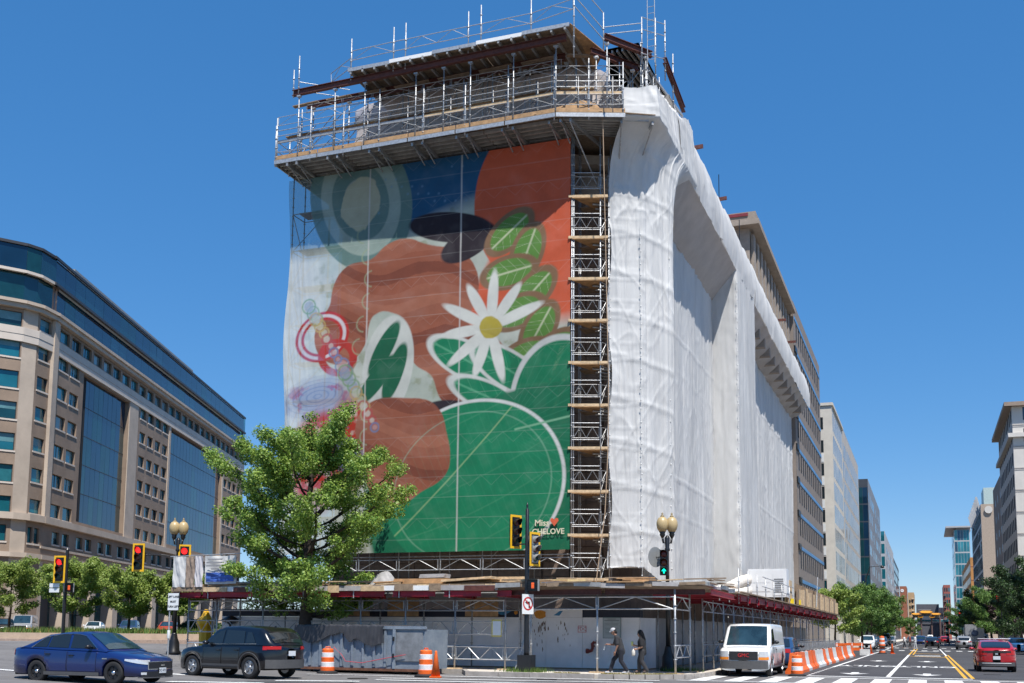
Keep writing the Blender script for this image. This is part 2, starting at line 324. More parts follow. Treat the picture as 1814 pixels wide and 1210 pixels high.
# dry verge strip at the corner
GRASSG = M('dry_verge', (.16,.15,.05), .9, 0, .4, 6)
def tufts(name, pts, h, n, mat, label, cat='grass', lean=.5, wd=.012):
    b = MB(); vs = []; fs = []
    for i in range(n):
        x,y,z = pts(); a = random.uniform(0,6.28); l = h*random.uniform(.5,1.2); dx,dy = math.cos(a)*l*lean*random.random(), math.sin(a)*l*lean*random.random()
        k = len(vs); ca,sa = math.cos(a+1.57)*wd, math.sin(a+1.57)*wd
        vs += [(x-ca,y-sa,z),(x+ca,y+sa,z),(x+dx,y+dy,z+l)]; fs.append((k,k+1,k+2))
    b.add(vs,fs); return b.build(name, mat, kind='stuff', label=label, cat=cat)
GRASS = M('grass_blade', (.10,.17,.03), .8, 0, .4, 3, trans=.3)
DRYG = M('dry_grass_blade', (.26,.22,.06), .8, 0, .4, 3, trans=.3)
def arcpt():
    t = random.random(); a = rad(-12+70*t); r = 3.25-random.random()*.45; 
    return (-11.3+r*math.sin(a)-(.9-t)*1.2*(t<.2), 42.5-r*math.cos(a), .14)
tufts('dry_grass', arcpt, .07, 1800, DRYG, 'dry yellow weeds along the kerb by the two walkers')
tufts('weed_grass', lambda: (-14.45+random.gauss(0,.42), 40.35+random.gauss(0,.25), .14), .2, 700, GRASS, 'green weeds round the foot of the black signal pole')
tufts('weed_grass', lambda: (-9.3+random.gauss(0,.4), 44.3+random.gauss(0,.3), .14), .2, 500, GRASS, 'green weeds at the foot of the corner lamp post')
# far right pavement and far left pavements of the street
pave('pavement', [(-13.0,163),(-7.4,163),(-7.4,700),(-13,700)], .14, label='far pavement on the left under the street trees')
pave('pavement', [(9.2,50),(20,50),(20,700),(9.2,700)], .14, label='pavement on the right under the dark trees')
# planted island in front of the office building
isl = thing('planter_island','low curved concrete planter of grasses and shrubs before the office block','planter',(-58,62,gz(-58)))
ipoly = [(-66,55.5),(-50,62),(-42,69),(-39,76),(-60,112),(-84,104)]
zi = gz(-58)
MB().prism([(-74,51.5),(-66,54.2),(-49,60.5),(-40,68),(-37,76),(-60,116),(-90,106)],-.2,zi+.12).build('island_kerb', M('brick_paving',(.34,.25,.20),.85,0,.25,5), isl)
b = MB()
n = len(ipoly); c0 = Vector((-60,82))
inner = [(c0+(Vector(p)-c0)*.965) for p in ipoly]
for i in range(n):
    p,q = ipoly[i],ipoly[(i+1)%n]; pi,qi = inner[i],inner[(i+1)%n]
    b.add([(p[0],p[1],zi),(q[0],q[1],zi),(qi.x,qi.y,zi),(pi.x,pi.y,zi),(p[0],p[1],zi+.52),(q[0],q[1],zi+.52),(qi.x,qi.y,zi+.52),(pi.x,pi.y,zi+.52)],[(0,1,5,4),(4,5,6,7),(2,3,7,6)])
b.build('planter_wall', M('buff_concrete',(.42,.33,.25),.85,0,.12,2,.2,20), isl)
MB().prism([(p.x,p.y) for p in inner],zi,zi+.42).build('soil', M('soil',(.06,.08,.03),.95,0,.4,2), isl)
def inpoly():
    while True:
        x,y = random.uniform(-80,-40), random.uniform(56,90)
        q = [(Vector(p)) for p in inner]; ok = True; s = 0
        for i in range(len(q)):
            a,b_ = q[i],q[(i+1)%len(q)]
            if (b_.x-a.x)*(y-a.y)-(b_.y-a.y)*(x-a.x) < 0: ok = False; break
        if ok: return (x,y,zi+.4)
tufts('ornamental_grass', inpoly, .55, 9000, GRASS, 'bright green ground cover filling the planter island', lean=.8, wd=.035)
tufts('ornamental_grass', inpoly, .5, 1800, M('rusty_foliage',(.22,.15,.04),.8,0,.4,3), 'yellowish rusty flowers dotted through the planter island', lean=.8, wd=.03)
# ================================================================ the wrapped corner building
mus = thing('museum_building','brown stone corner building hidden behind scaffolding, banner and white sheeting','building',(-22,52,.14))
fp = [(-28.8,50.6),(-16.0,50.6),(-14.6,51.4),(-13.6,53.2),(-13.5,115.4),(-53,115.4)]
MB().prism(fp,-.2,25.0).build('wall', STONE, mus)
cf = [(-29.3,49.6),(-15.8,49.6),(-13.6,50.6),(-12.3,53.0),(-12.3,115.5),(-53.2,115.5)]
MB().prism(cf,24.55,25.02).build('cornice', M('pale_stone',(.40,.33,.27),.8,0,.15,2,.2,10), mus)
af = [(-27.6,51.2),(-26.6,50.3),(-16.2,50.3),(-15.0,50.9),(-14.3,52.2),(-14.2,88),(-42,88)]
MB().prism(af,25.0,29.3).build('attic_wall', STONE, mus)
# upper storeys towards the far end: pale stone attic with piers and dark openings
UPS = M('tan_stone',(.30,.25,.205),.85,0,.18,1.2,.25,10)
MB().prism([(-12.6,89),(-12.6,115.3),(-40,115.3),(-30,89)],25.0,34.9).build('upper_wall', UPS, mus)
MB().box(-30.2,-11.7,88.2,115.35,34.92,35.35).box(-30.1,-12.0,88.5,115.3,35.352,36.1).box(-30.15,-12.2,88.6,115.32,30.2,30.6).build('upper_cornice', UPS, mus)
MB().box(-30.0,-12.6,88.42,88.48,35.75,36.0).build('red_coping', M('dull_red_flashing',(.20,.02,.03),.6,0,.2,2), mus)
pw = MB().box(-.25,.0,-.55,.55,0,3.6).mesh('attic_pier'); ww = MB().box(-.02,.02,-.62,.62,0,3.1).mesh('attic_window'); pn = MB().box(0,.02,-.5,.5,.1,2.9).mesh('attic_pane')
DGL = M('dark_window_glass',(.02,.028,.033),.08,0,0,spec=.8)
for i in range(12):
    y = 90+i*2.2; put('pier',pw,mus,UPS,mw=Matrix.Translation((-12.3,y,30.9)))
    if i < 11:
        wo = put('window',ww,mus,BLACK,mw=Matrix.Translation((-12.57,y+1.1,31.2))); put('pane',pn,wo,DGL,mw=Matrix.Translation((-12.56,y+1.1,31.2)))
# stone blocks where the corner and the foot of the wall stay in view
sb = MB().box(-.5,.5,-.5,.5,-.5,.5).mesh('stone_block')
def course(p,q,z,h,n,off):
    p = Vector((*p,0)); q = Vector((*q,0)); d = q-p; a = math.atan2(d.y,d.x)
    for i in range(n):
        t0 = (i+off)/n; c = p+d*min(t0+.5/n,1.0); 
        put('stone_block', sb, mus, STONE, mw=Matrix.Translation((c.x+random.uniform(-.01,.01),c.y+random.uniform(-.02,.02),z+h/2))@Matrix.Rotation(a,4,'Z')@Matrix.Diagonal((d.length/n-.025,.16,h-.025,1)))
for k in range(28): course((-17.2,50.55),(-15.9,50.55),3.6+k*.72,.72,1,0); course((-15.9,50.5),(-14.55,51.3),3.6+k*.72,.72,2,.0 if k%2 else .0); course((-14.5,51.35),(-13.55,53.1),3.6+k*.72,.72,2,0)
for k in range(3): course((-28.6,50.55),(-17.3,50.55),3.6+k*.72,.72,10,0)
MB().lathe([(1.25,22.4),(1.5,22.6),(1.35,22.9),(1.7,23.5),(1.75,24.3)],20,(-15.4,52.2,0)).build('column_capital', M('pale_stone',(.4,.33,.27)), mus, True)
# grey-brown debris netting round the attic
NET = M('debris_netting',(.72,.65,.62),.9,0,.25,.8,trans=.2,transp=.10)
def polyline_pts(poly, n):
    P = [Vector((*p,0)) for p in poly]; L = [0]
    for i in range(len(P)-1): L.append(L[-1]+(P[i+1]-P[i]).length)
    out = []
    for k in range(n):
        s = L[-1]*k/(n-1); i = max(j for j in range(len(L)) if L[j] <= s+1e-9); i = min(i,len(P)-2); t = (s-L[i])/(L[i+1]-L[i]); out.append(P[i].lerp(P[i+1],t))
    return out, L[-1]
ap = [(-28.2,55),(-28.0,51.0),(-27.4,49.2),(-26.4,48.75),(-16.4,48.75),(-15.2,49.05),(-14.2,49.9),(-13.6,51.5),(-13.5,60)]
pts,LL = polyline_pts(ap,260); zz = np.linspace(25.45,29.1,40)
U = np.arange(260)[:,None]*LL/259; Zg = zz[None,:]
off = .12*fbm(U*.9,Zg*.7,3)+.06*np.sin(Zg*3.1)+.05*fbm(U*3,Zg*2,8)
P = np.zeros((260,40,3))
for i,p in enumerate(pts):
    t = (pts[min(i+1,259)]-pts[max(i-1,0)]).normalized(); nrm = np.array([t.y,-t.x]); P[i,:,0] = p.x+nrm[0]*off[i]; P[i,:,1] = p.y+nrm[1]*off[i]; P[i,:,2] = zz+.15*np.sin(U[i]*.7)*(zz-25.4)/3.7
net = MB().grid(P).build('debris_netting', NET, smooth=True, label='grey brown netting wrapped round the rounded attic storey', cat='netting')
# ================================================================ white sheeting on the street side
SHEET = M('white_sheeting',(.65,.65,.64),.75,0,.16,.5,.05,30,trans=.22,streak=.25,detail=9)
sht = thing('scaffold_sheeting','white translucent sheeting hung over the long sunlit street facade','sheeting',(-12,60,3.7))
def cloth(name, P, mat=SHEET): return MB().grid(P).build(name, mat, sht, True)
def folds(U, Z, seed, amp=.07, vs=.12):
    ln = lambda a,w_: np.exp(-(a/w_)**2)
    return amp*(fbm(U*1.0,Z*vs,seed)*1.3+fbm(U*3.2,Z*vs*.8,seed+5,3)*.5+ln(fbm(U*.75+Z*.42,Z*.22-U*.2,seed+9,2),.03)*.13+ln(fbm(U*.7-Z*.5,Z*.3+U*.1,seed+21,2),.026)*.10+ln(fbm(U*1.7,Z*.07,seed+13,2),.03)*.26-ln(fbm(U*2.6+Z*.2,Z*.12,seed+17,2),.03)*.16)
# wall stretches
def wall_sheet(name, x, y0, y1, z0, z1, seed, amp=.09):
    nu = int((y1-y0)/.11); nv = int((z1-z0)/.13); y = np.linspace(y0,y1,nu)[:,None]; z = np.linspace(z0,z1,nv)[None,:]
    o = folds(y+0*z,z+0*y,seed,amp)+.035*np.exp(-(((z-4.0)%2.0)/.05)**2)+.03*np.exp(-((y%2.4-1.2)/.05)**2)+.05*np.maximum(0,np.sin((y+0*z)*2.6+seed))**6
    zz_ = z+0*y; zz_ = np.where(z<=z0+.01, z0+.35*fbm(y*.7,y*0,seed+2), zz_)
    return cloth(name, np.stack([x+o,y+0*z,zz_],-1))
wall_sheet('sheet', -12.47, 51.2, 70.35, 3.7, 24.6, 11, .18)
wall_sheet('sheet', -12.47, 78.3, 115.6, 3.9, 24.6, 23, .2)
# pier: camera side, outer side, far side
def pier():
    poly = [(-12.5,70.3),(-10.95,70.25),(-10.8,70.4),(-10.8,78.2),(-10.95,78.4),(-12.5,78.4)]; pts,L_ = polyline_pts(poly,110); z = np.linspace(3.8,25.3,110)
    P = np.zeros((110,110,3)); U = np.arange(110)[:,None]*L_/109+0*z[None]; o = folds(U,z[None]+0*U,31,.11)
    ridge = .06*np.exp(-((U-1.62)/.12)**2)*(1+np.sin(z[None]*5.5))*.6
    for i,p in enumerate(pts):
        t = (pts[min(i+1,109)]-pts[max(i-1,0)]).normalized(); P[i,:,0] = p.x+t.y*(o[i]+ridge[i]); P[i,:,1] = p.y-t.x*(o[i]+ridge[i]); P[i,:,2] = z
    cloth('sheet', P)
pier()
# corner bay: hangs from the deck outline, gathers in to the scaffold below
def corner():
    bp,_ = polyline_pts([(-13.36,48.45),(-11.95,49.15),(-10.95,51.0),(-11.0,51.6),(-12.5,52.2)],150)
    tp,_ = polyline_pts([(-12.2,47.15),(-10.75,47.9),(-10.72,51.0),(-10.72,53.5),(-10.72,56.5)],150)
    zs = np.concatenate([np.linspace(4.5,20.5,190),np.linspace(20.7,25.4,60),np.linspace(25.5,28.3,16)]); P = np.zeros((150,len(zs),3))
    for i in range(150):
        u = i/149
        for j,z in enumerate(zs):
            top = 25.35
            zl = 21.6+1.2*math.sin(u*5+.5)
            f = min(1,max(0,(z-zl)/(top-zl))); f = .35*f**1.4+.65*f**4.5
            p = bp[i].lerp(tp[i],f)
            if z > top: p = tp[i]+Vector((-.22,.12,0))*((z-top)/2.9)
            P[i,j] = (p.x,p.y,z if z<=top else top+(z-top)*(.42+.62*min(1,u*1.15)))
    U = np.arange(150)[:,None]/149*5.5; Z = zs[None]+0*U
    o = folds(U*1.2,Z,41,.21)+.018*np.exp(-(((Z-4.0)%2.0-.55+.04*np.sin(U*3))/.035)**2)*(U<1.8)+.018*np.exp(-(((Z-4.0)%2.0-1.05+.04*np.sin(U*2.3))/.035)**2)*(U<1.8)+.028*np.exp(-(((Z-4.0)%2.0-.12+.10*np.sin(U*1.7+np.floor((Z-4)/2)*1.9))/.05)**2)*np.clip(1.2-.3*U,0,1)+.03*np.exp(-(((U)%1.1-.55)/.03)**2)+.035*np.maximum(0,np.sin(Z*math.pi+U*.5))**8-.05*np.exp(-((U-1.75)/.1)**2)+.07*(Z>21.5)*fbm(U*2.2+Z*.9,Z*.35,77)*2.2*(Z<25.4)
    o = o+.10*(Z<21.5)*np.maximum(0,fbm(U*1.2-Z*.55,Z*.33,55))
    P[:,:,0] += o*.6; P[:,:,1] -= o*.75
    lo = P[:,0,2]; P[:,0,2] = 4.55-.75*np.clip((np.arange(150)/149-.25)/.4,0,1)+.12*np.sin(np.arange(150)/149*9)
    P[:,-1,2] += .5*fbm(np.arange(150)*.07,np.zeros(150),5)+.25*np.cos(np.arange(150)*.04)
    # left hem pulls in and out
    for i in range(13): P[i,:,0] += (1-i/13)*.12*np.sin(zs*1.05)*(zs<21)
    cloth('sheet', P)
corner()
# cornice band and the sagging soffits under it
def band(y0,y1,seed,end=False):
    nu = int((y1-y0)/.2); y = np.linspace(y0,y1,nu)[:,None]; t = np.linspace(0,1,24)[None,:]
    z = 25.2+3.65*t+.22*fbm(y*.5+0*t,0*y+0*t,seed)*t*2+.12*(t<.02)*fbm(y*1.4+0*t,0*t+0*y,seed+1); x = -10.8-.55*t**2.2+folds(y+0*t,t*4+0*y,seed,.17,.3)+.10*np.sin(t*3.1)
    P = np.stack([x,y+0*t,z],-1)
    if end: P[-6:,:,0] += (np.arange(6)/6)[:,None]*.1
    return cloth('sheet', P)
band(52.6,78.4,51); band(78.4,117.4,61,True)
def top_fold(y0,y1,seed):
    nu = int((y1-y0)/.35); y = np.linspace(y0,y1,nu)[:,None]; t = np.linspace(0,1,8)[None,:]
    cloth('sheet', np.stack([-11.33-1.3*t+.1*fbm(y*.8+0*t,t*2+0*y,seed),y+0*t,28.8+.25*fbm(y*.5,0*y,seed-20 if seed>70 else seed)-.5*t+.1*np.sin(t*5)],-1))
top_fold(52.6,117,71)
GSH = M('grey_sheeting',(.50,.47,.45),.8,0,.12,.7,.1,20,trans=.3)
def soffit(y0,y1,drop,seed,lobes=0):
    nu = int((y1-y0)/.2); y = np.linspace(y0,y1,nu)[:,None]; t = np.linspace(0,1,22)[None,:]
    sag = -drop*t**1.3-(.35*np.abs(np.sin((y-y0)*lobes))*np.sin(t*math.pi) if lobes else .18*np.sin(t*math.pi)*(1+fbm(y*.6,0*y,seed)*2))
    x = -10.83-1.62*t+.03*fbm(y*2+0*t,t*5,seed); z = 25.19+sag+.10*fbm(y*1.2+0*t,t*4+0*y,seed)
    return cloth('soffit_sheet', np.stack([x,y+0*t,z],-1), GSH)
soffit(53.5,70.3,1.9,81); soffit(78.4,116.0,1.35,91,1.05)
# cornice brackets bulging under the far soffit
for i in range(12): block('bracket',-12.4,-11.2,80.4+i*3,81.0+i*3,24.1,24.9,mus,UPS)
# ================================================================ the printed banner (generic colour-field composition)
def design(u, v):
    asp = 19.55/15.3; x = u; y = v*asp      # y in banner-width units
    n1 = fbm(x*6,y*6,1); n2 = fbm(x*22,y*22,2); n3 = fbm(x*9,y*9,4)
    C = np.zeros(u.shape+(4,))
    def paint(mask, col, a=None):
        m = np.clip(mask,0,1)[...,None]; C[...,:3] = C[...,:3]*(1-m)+np.array(col)*m
        if a is not None: C[...,3] = C[...,3]*(1-m[...,0])+a*m[...,0]
    sm = lambda d,w=.0022: np.clip(.5-d/w*.5,0,1)
    def ell(cx,cy,rx,ry,rot=0.):
        c,s = math.cos(rad(rot)),math.sin(rad(rot)); dx,dy = x-cx,y-cy; a,b = dx*c+dy*s,-dx*s+dy*c
        r = np.sqrt((a/rx)**2+(b/ry)**2); return (r-1)*min(rx,ry),a,b
    def leaf(cx,cy,rx,ry,rot,col,edge=None,ew=.012,vein=None,nv=9):
        d,a,b = ell(cx,cy,rx,ry,rot); d = d+.35*np.abs(b)/ry*0+.02*(np.abs(a)/rx)**3*0
        if edge: paint(sm(d-ew),edge)
        paint(sm(d),col)
        if vein:
            paint(sm(d)*sm(np.abs(b)-.003),vein); paint(sm(d)*sm(np.abs(np.sin((a/rx*nv)+np.abs(b)/ry*3))-.06,.08)*.8,vein)
    C[...,:3] = (.60,.62,.54); C[...,3] = .80+.06*n1
    paint(sm(n3-.02,.2)*.5,(.36,.44,.36)); paint(sm(.16-n2,.05)*.6,(.33,.36,.22))
    # left pale strip and see-through top left
    paint(sm(u-.12-.03*n1,.06)*.8,(.66,.67,.63)); paint(sm(u-.19+.1*n3,.08)*sm(.80-v+.03*n1,.03),(.16,.24,.26),.45)
    # night blue field, rust-red disc and field
    paint(sm(.86-v-.25*np.clip(.6-u,-.2,.3)+.02*n1,.02)*sm(.33-u,.03),(.02,.095,.19),.93)
    d,_,_ = ell(.99,1.10,.31,.33); paint(sm(d),(.60,.115,.055),.95); paint(sm(.72+.08*np.sin(v*9)-u,.01)*sm(v-.9,.02)*sm(.55-v,.02),(.60,.115,.055),.95)
    # grey-green hoops, top left
    for r_ in (.20,.15,.10):
        d,_,_ = ell(.27,1.17,r_*.8,r_*1.1,20); paint(sm(np.abs(d)-.022),(.13,.22,.20) if r_!=.15 else (.30,.38,.33),.9)
    d,_,_ = ell(.27,1.16,.07,.09); paint(sm(d+.03*n2),(.42,.42,.30),.9)
    # terracotta pebbles
    BR = (.30,.10,.06); BR2 = (.38,.145,.09); BR3 = (.22,.07,.045); BR4 = (.33,.12,.075)
    def strata(circles, k=.05):
        d = None
        for cx,cy,r_ in circles:
            e = np.sqrt((x-cx)**2+(y-cy)**2)-r_
            if d is None: d = e
            else:
                h_ = np.clip(.5+.5*(d-e)/k,0,1); d = d*(1-h_)+e*h_-k*h_*(1-h_)
        d = d+.012*n3; wv = (y+.22*x+.035*np.sin(x*13+y*4)+.02*n3)/.034; q = np.floor(wv)%6; cols = np.array([BR,BR4,BR2,BR4,BR,BR3]); cc = cols[np.clip(q,0,60).astype(int)%6]
        m = sm(d)[...,None]; C[...,:3] = C[...,:3]*(1-m)+cc*m; C[...,3] = C[...,3]*(1-m[...,0])+.95*m[...,0]
        paint(sm(d)*sm(np.abs(wv%1-.5)-.46,.05)*0,BR3)
    strata(((.21,.72,.10),(.27,.86,.10),(.43,.90,.12),(.56,.84,.14),(.56,.68,.11),(.68,.56,.13)))
    # ink-dark bars
    for cx,cy,rx,ry,rot in ((.60,1.04,.15,.05,-10),(.66,.98,.10,.05,24),(.64,.42,.13,.05,-14)):
        d,_,_ = ell(cx,cy,rx,ry,rot); paint(sm(d),(.035,.028,.035),.95)
    # small seed-leaves up the right side
    for i,(cx,cy,rot) in enumerate(((.80,1.0,40),(.86,.93,70),(.80,.87,10),(.88,.80,45),(.83,.74,20),(.90,.68,60),(.95,.61,30),(.87,.60,10),(.96,.52,40),(.88,.52,0))):
        leaf(cx,cy,.075,.042,rot,(.12,.26,.06),(.24,.14,.08),.014,(.50,.55,.34),8)
    # pale green and white shapes mid left
    d,_,_ = ell(.385,.60,.09,.17,-8); paint(sm(d),(.62,.63,.57),.85)
    for cx,cy,rot in ((.37,.66,60),(.41,.58,70),(.345,.56,50)): leaf(cx,cy,.10,.030,rot,(.018,.135,.07))
    for cx,cy,rx,ry,rot in ((.66,.60,.13,.05,-30),(.80,.56,.13,.05,-34),(.73,.48,.12,.04,-26)): leaf(cx,cy,rx,ry,rot,(.016,.21,.10),(.60,.61,.56),.010,(.10,.36,.20),7)
    # fan of white blades
    for k in range(9):
        a0 = 20+k*33; L_ = .12 if k%2 else .15; cx,cy = .74+.09*math.cos(rad(a0)),.70+.09*math.sin(rad(a0)); leaf(cx,cy,L_*.62,.018,a0,(.66,.66,.60),None)
    d,_,_ = ell(.74,.70,.035,.035); paint(sm(d+.02*n2),(.45,.36,.06))
    # red ring pair and patterned red patch lower left
    d,_,_ = ell(.14,.72,.085,.07,15); paint(sm(np.abs(d)-.014),(.48,.04,.035)); paint(sm(np.abs(d)-.005),(.66,.6,.6))
    d,_,_ = ell(.20,.645,.06,.05,-20); paint(sm(np.abs(d)-.012),(.48,.05,.04))
    d,_,_ = ell(.17,.34,.14,.18,-15); paint(sm(d+.10*n1,.02),(.45,.04,.022),.9); paint(sm(d+.05*n1,.02)*sm(.10-n2,.06),(.13,.14,.24)); paint(sm(d+.05*n1,.02)*sm(n2+.17,.06),(.55,.42,.34))
    d,_,_ = ell(.13,.52,.12,.055,8); paint(sm(d+.06*n2,.02)*.9,(.32,.34,.44)); paint(sm(d,.02)*sm(.12-n2,.05),(.40,.12,.22)); paint(sm(d,.02)*sm(np.abs(np.sin(d*260))-.35,.3)*.6,(.16,.20,.34))
    # big leaves along the bottom
    GR = (.016,.21,.10)
    for cx,cy,rx,ry,rot in ((.99,.40,.17,.24,10),):
        leaf(cx,cy,rx,ry,rot,GR,(.62,.63,.60),.014)
    paint(sm(v-.24-.16*np.sin(np.clip((u-.30)*2.2,0,1.5)),.004)*sm(.345-u-.03*np.sin(v*12),.01),(.014,.15,.075),.95)
    d,_,_ = ell(.68,.20,.30,.26,18); paint(sm(np.abs(d)-.010)*sm(.50-u,.02),(.62,.63,.60)); paint(sm(d),GR,.95)
    d2,a,b = ell(.68,.20,.30,.26,18)
    paint(sm(d2)*sm(np.abs(y-.05-.9*(x-.42)-.25*(x-.42)**2)-.0035)*.8,(.25,.42,.20))
    for k in range(7): paint(sm(d2)*sm(np.abs(y+.06-.10*k-.35*(x-.45)**2-.25*(x-.45))-.002)*.35,(.10,.30,.17))
    # lower terracotta ovals
    strata(((.37,.40,.10),(.48,.38,.11),(.42,.26,.11),(.53,.29,.08)))
    # fine hatching, beads and scallops of the print
    hatch = lambda a,f,w_: sm(np.abs(np.sin(a*f))-w_,.25)
    dA,aA,bA = ell(.68,.20,.30,.26,18); paint(sm(dA)*hatch(x*1.2+y*.5,95,.12)*.10,(.12,.42,.26)); paint(sm(np.abs(dA+.03)-.0015)*.5,(.30,.50,.36))
    dB,aB,bB = ell(.99,.40,.17,.24,10); paint(sm(dB)*hatch(np.arctan2(bB,aB+.2),26,.10)*.35,(.08,.34,.20)); paint(sm(dB)*sm(np.abs(bB)-.003),(.20,.42,.26))
    for k in range(26):
        cx,cy = .05+.30*((k*.618)%1),.34+.52*((k*.381+.13)%1)*.95; r_ = .012+.014*((k*.77)%1); dd = np.sqrt((x-cx)**2+(y-cy)**2)-r_
        paint(sm(np.abs(dd)-.003)*.8*(u<.36),[(.42,.08,.08),(.16,.22,.38),(.20,.34,.18),(.50,.36,.14)][k%4]); paint(sm(dd+.006)*.7*(u<.36),[(.58,.52,.46),(.50,.30,.30),(.30,.36,.44),(.55,.55,.40)][k%4])
    for k in range(11):
        cx,cy = .30+.02*math.sin(k),.30+.075*k; dd = np.abs(np.sqrt((x-cx)**2+(y-cy)**2)-.026)-.0025; paint(sm(dd)*(x<cx)*.6,(.34,.40,.24))
    for k in range(34): cx = .34+.66*((k*.618)%1); cy = 1.12+.14*((k*.754)%1); dd = np.sqrt((x-cx)**2+(y-cy)**2)-.004; paint(sm(dd)*.5*(x<.66),(.16,.30,.42))
    paint(.10*np.clip(n2*3,0,1),(.05,.04,.04)); paint(.04*np.clip(-n2*3,0,1),(.72,.70,.66))
    # seams and ledger lines pressed through the cloth
    for us in (.305,.635): paint(sm(np.abs(u-us)-.0022,.002)*.75,(.62,.60,.57))
    lev = np.abs(((v*19.55+5.4-4.0)/1.0+.5)%1-.5); paint(sm(lev-.012,.014)*.20*(.4+1.2*np.clip(n1+.5,0,1)),(.62,.62,.58)); lat = np.abs((((u*15.3)/2.18*4)%2)-1)*.5; vb = ((v*19.55+5.4-4.0)%2.0); paint(sm(np.abs(vb-.5-lat)-.012,.012)*.14*((vb>.45)&(vb<1.05)),(.66,.66,.62)); paint(sm(lev-.03,.02)*.0,(0,0,0))
    return C
nu,nv = 530,670
uu,vv = np.meshgrid(np.linspace(0,1,nu),np.linspace(0,1,nv),indexing='ij'); C = design(uu,vv)
offy = .03*fbm(uu*9,vv*8,21)+.02*np.sin(vv*19.55*math.pi*2*.5)*.3+.16*np.clip(.16-uu,0,1)/.16*fbm(uu*26+vv*3.5,vv*1.6,33)
P = np.stack([-30.35+15.3*uu-.10*np.clip(.04-uu,0,1)/.04*np.sin(vv*14),47.8-offy,5.4+19.55*vv],-1)
_me = fastgrid('mural_banner',P); _me.materials.append(M('printed_mesh',(1,1,1),.8,0,.12,1.5,attr='print',trans=.10,spec=.12)); ban = put('mural_banner', _me, label='huge printed banner in green, terracotta and blue over the facade', cat='banner')
ca = ban.data.color_attributes.new('print','FLOAT_COLOR','POINT'); ca.data.foreach_set('color', C.reshape(-1,4).ravel().astype(np.float32))
_m = ban.data.materials[0]; _n = _m.node_tree; _o = _n.nodes['Material Output']; _src = _o.inputs[0].links[0].from_socket
_t = _n.nodes.new('ShaderNodeBsdfTransparent'); _x = _n.nodes.new('ShaderNodeMixShader'); _a = [q for q in _n.nodes if q.type=='ATTRIBUTE'][0]
_n.links.new(_a.outputs['Alpha'],_x.inputs[0]); _n.links.new(_t.outputs[0],_x.inputs[1]); _n.links.new(_src,_x.inputs[2]); _n.links.new(_x.outputs[0],_o.inputs[0])
CREAM = M('print_cream',(.62,.58,.42),.7,0,.1,5)
text('lettering','Miss',.40,FACE_W((-16.35,47.70,6.62)),CREAM,ban,.003,bold=.008); text('lettering','CHELOVE',.36,FACE_W((-16.05,47.70,6.22)),CREAM,ban,.003,bold=.008)
MB().prism([(0,-.2),(.2,.05),(.17,.16),(.08,.18),(0,.1),(-.08,.18),(-.17,.16),(-.2,.05)],0,.006,facing((-15.75,47.70,6.66),(1,0,0),(0,0,1))).build('heart_mark', M('print_red',(.6,.1,.04),.7), ban)

# lacing cords along the sheet seams
CORD = M('lacing_cord',(.66,.66,.64),.8,0,.1,5)
def lacing(x,y,z0,z1):
    n = int((z1-z0)/.5); b = MB()
    for k in range(n): b.tube((x+.02*math.sin(k*1.7),y-.03,z0+k*.5),(x+.02*math.sin((k+1)*1.7),y-.03,z0+(k+1)*.5),.009,4); b.lathe([(.012,0),(.034,.04),(.012,.08)],6,(x+random.uniform(-.03,.03),y-.04,z0+k*.5+random.uniform(-.1,.1)))
    b.build('lacing_cord', CORD, sht)
lacing(-11.98,49.02,4.3,21.0); lacing(-11.02,50.82,4.0,20.8); lacing(-10.80,70.18,4.2,25.0); lacing(-13.30,48.38,4.6,21.0)
# ================================================================ scaffolds
# behind the banner
sc = thing('banner_scaffold','steel tube scaffold standing behind the printed banner','scaffold',(-22.7,48.5,3.6))
xs_ = np.linspace(-30.3,-15.05,8)
for x in xs_:
    post('standard',x,48.05,3.6,25.2,sc,GALVD); post('standard',x,49.2,3.6,25.2,sc,GALVD)
for k in range(11):
    z = 5.2+k*2
    for i in range(7): rod('ledger',(xs_[i],48.05,z),(xs_[i+1],48.05,z),.025,sc,GALVD)
    if k%1==0 and k>0: rod('ledger',(xs_[0],49.2,z),(xs_[7],49.2,z),.025,sc,GALVD)
    rod('transom',(xs_[0],48.05,z),(xs_[0],49.2,z),.025,sc,GALVD)
    if k>0: board('plank',(-30.0,48.6,z+.06),(-15.2,48.6,z+.06),.9,.05,sc,PLANKD)
for i in range(7):
    lattice('guard_frame',(xs_[i]+.03,47.97,4.55),(xs_[i+1]-.03,47.97,4.55),.5,sc,GALV)
    rod('brace',(xs_[i],49.2,5.2+2*(i%5)),(xs_[i+1],49.2,7.2+2*(i%5)),.022,sc,GALVD)
for k in range(9): rod('brace',(xs_[0],48.05 if k%2 else 49.2,5.2+2*k),(xs_[0],49.2 if k%2 else 48.05,7.2+2*k),.022,sc,GALVD); rod('brace',(xs_[0],48.1,5.2+2*k),(xs_[1],48.1,7.2+2*k),.02,sc,GALVD)
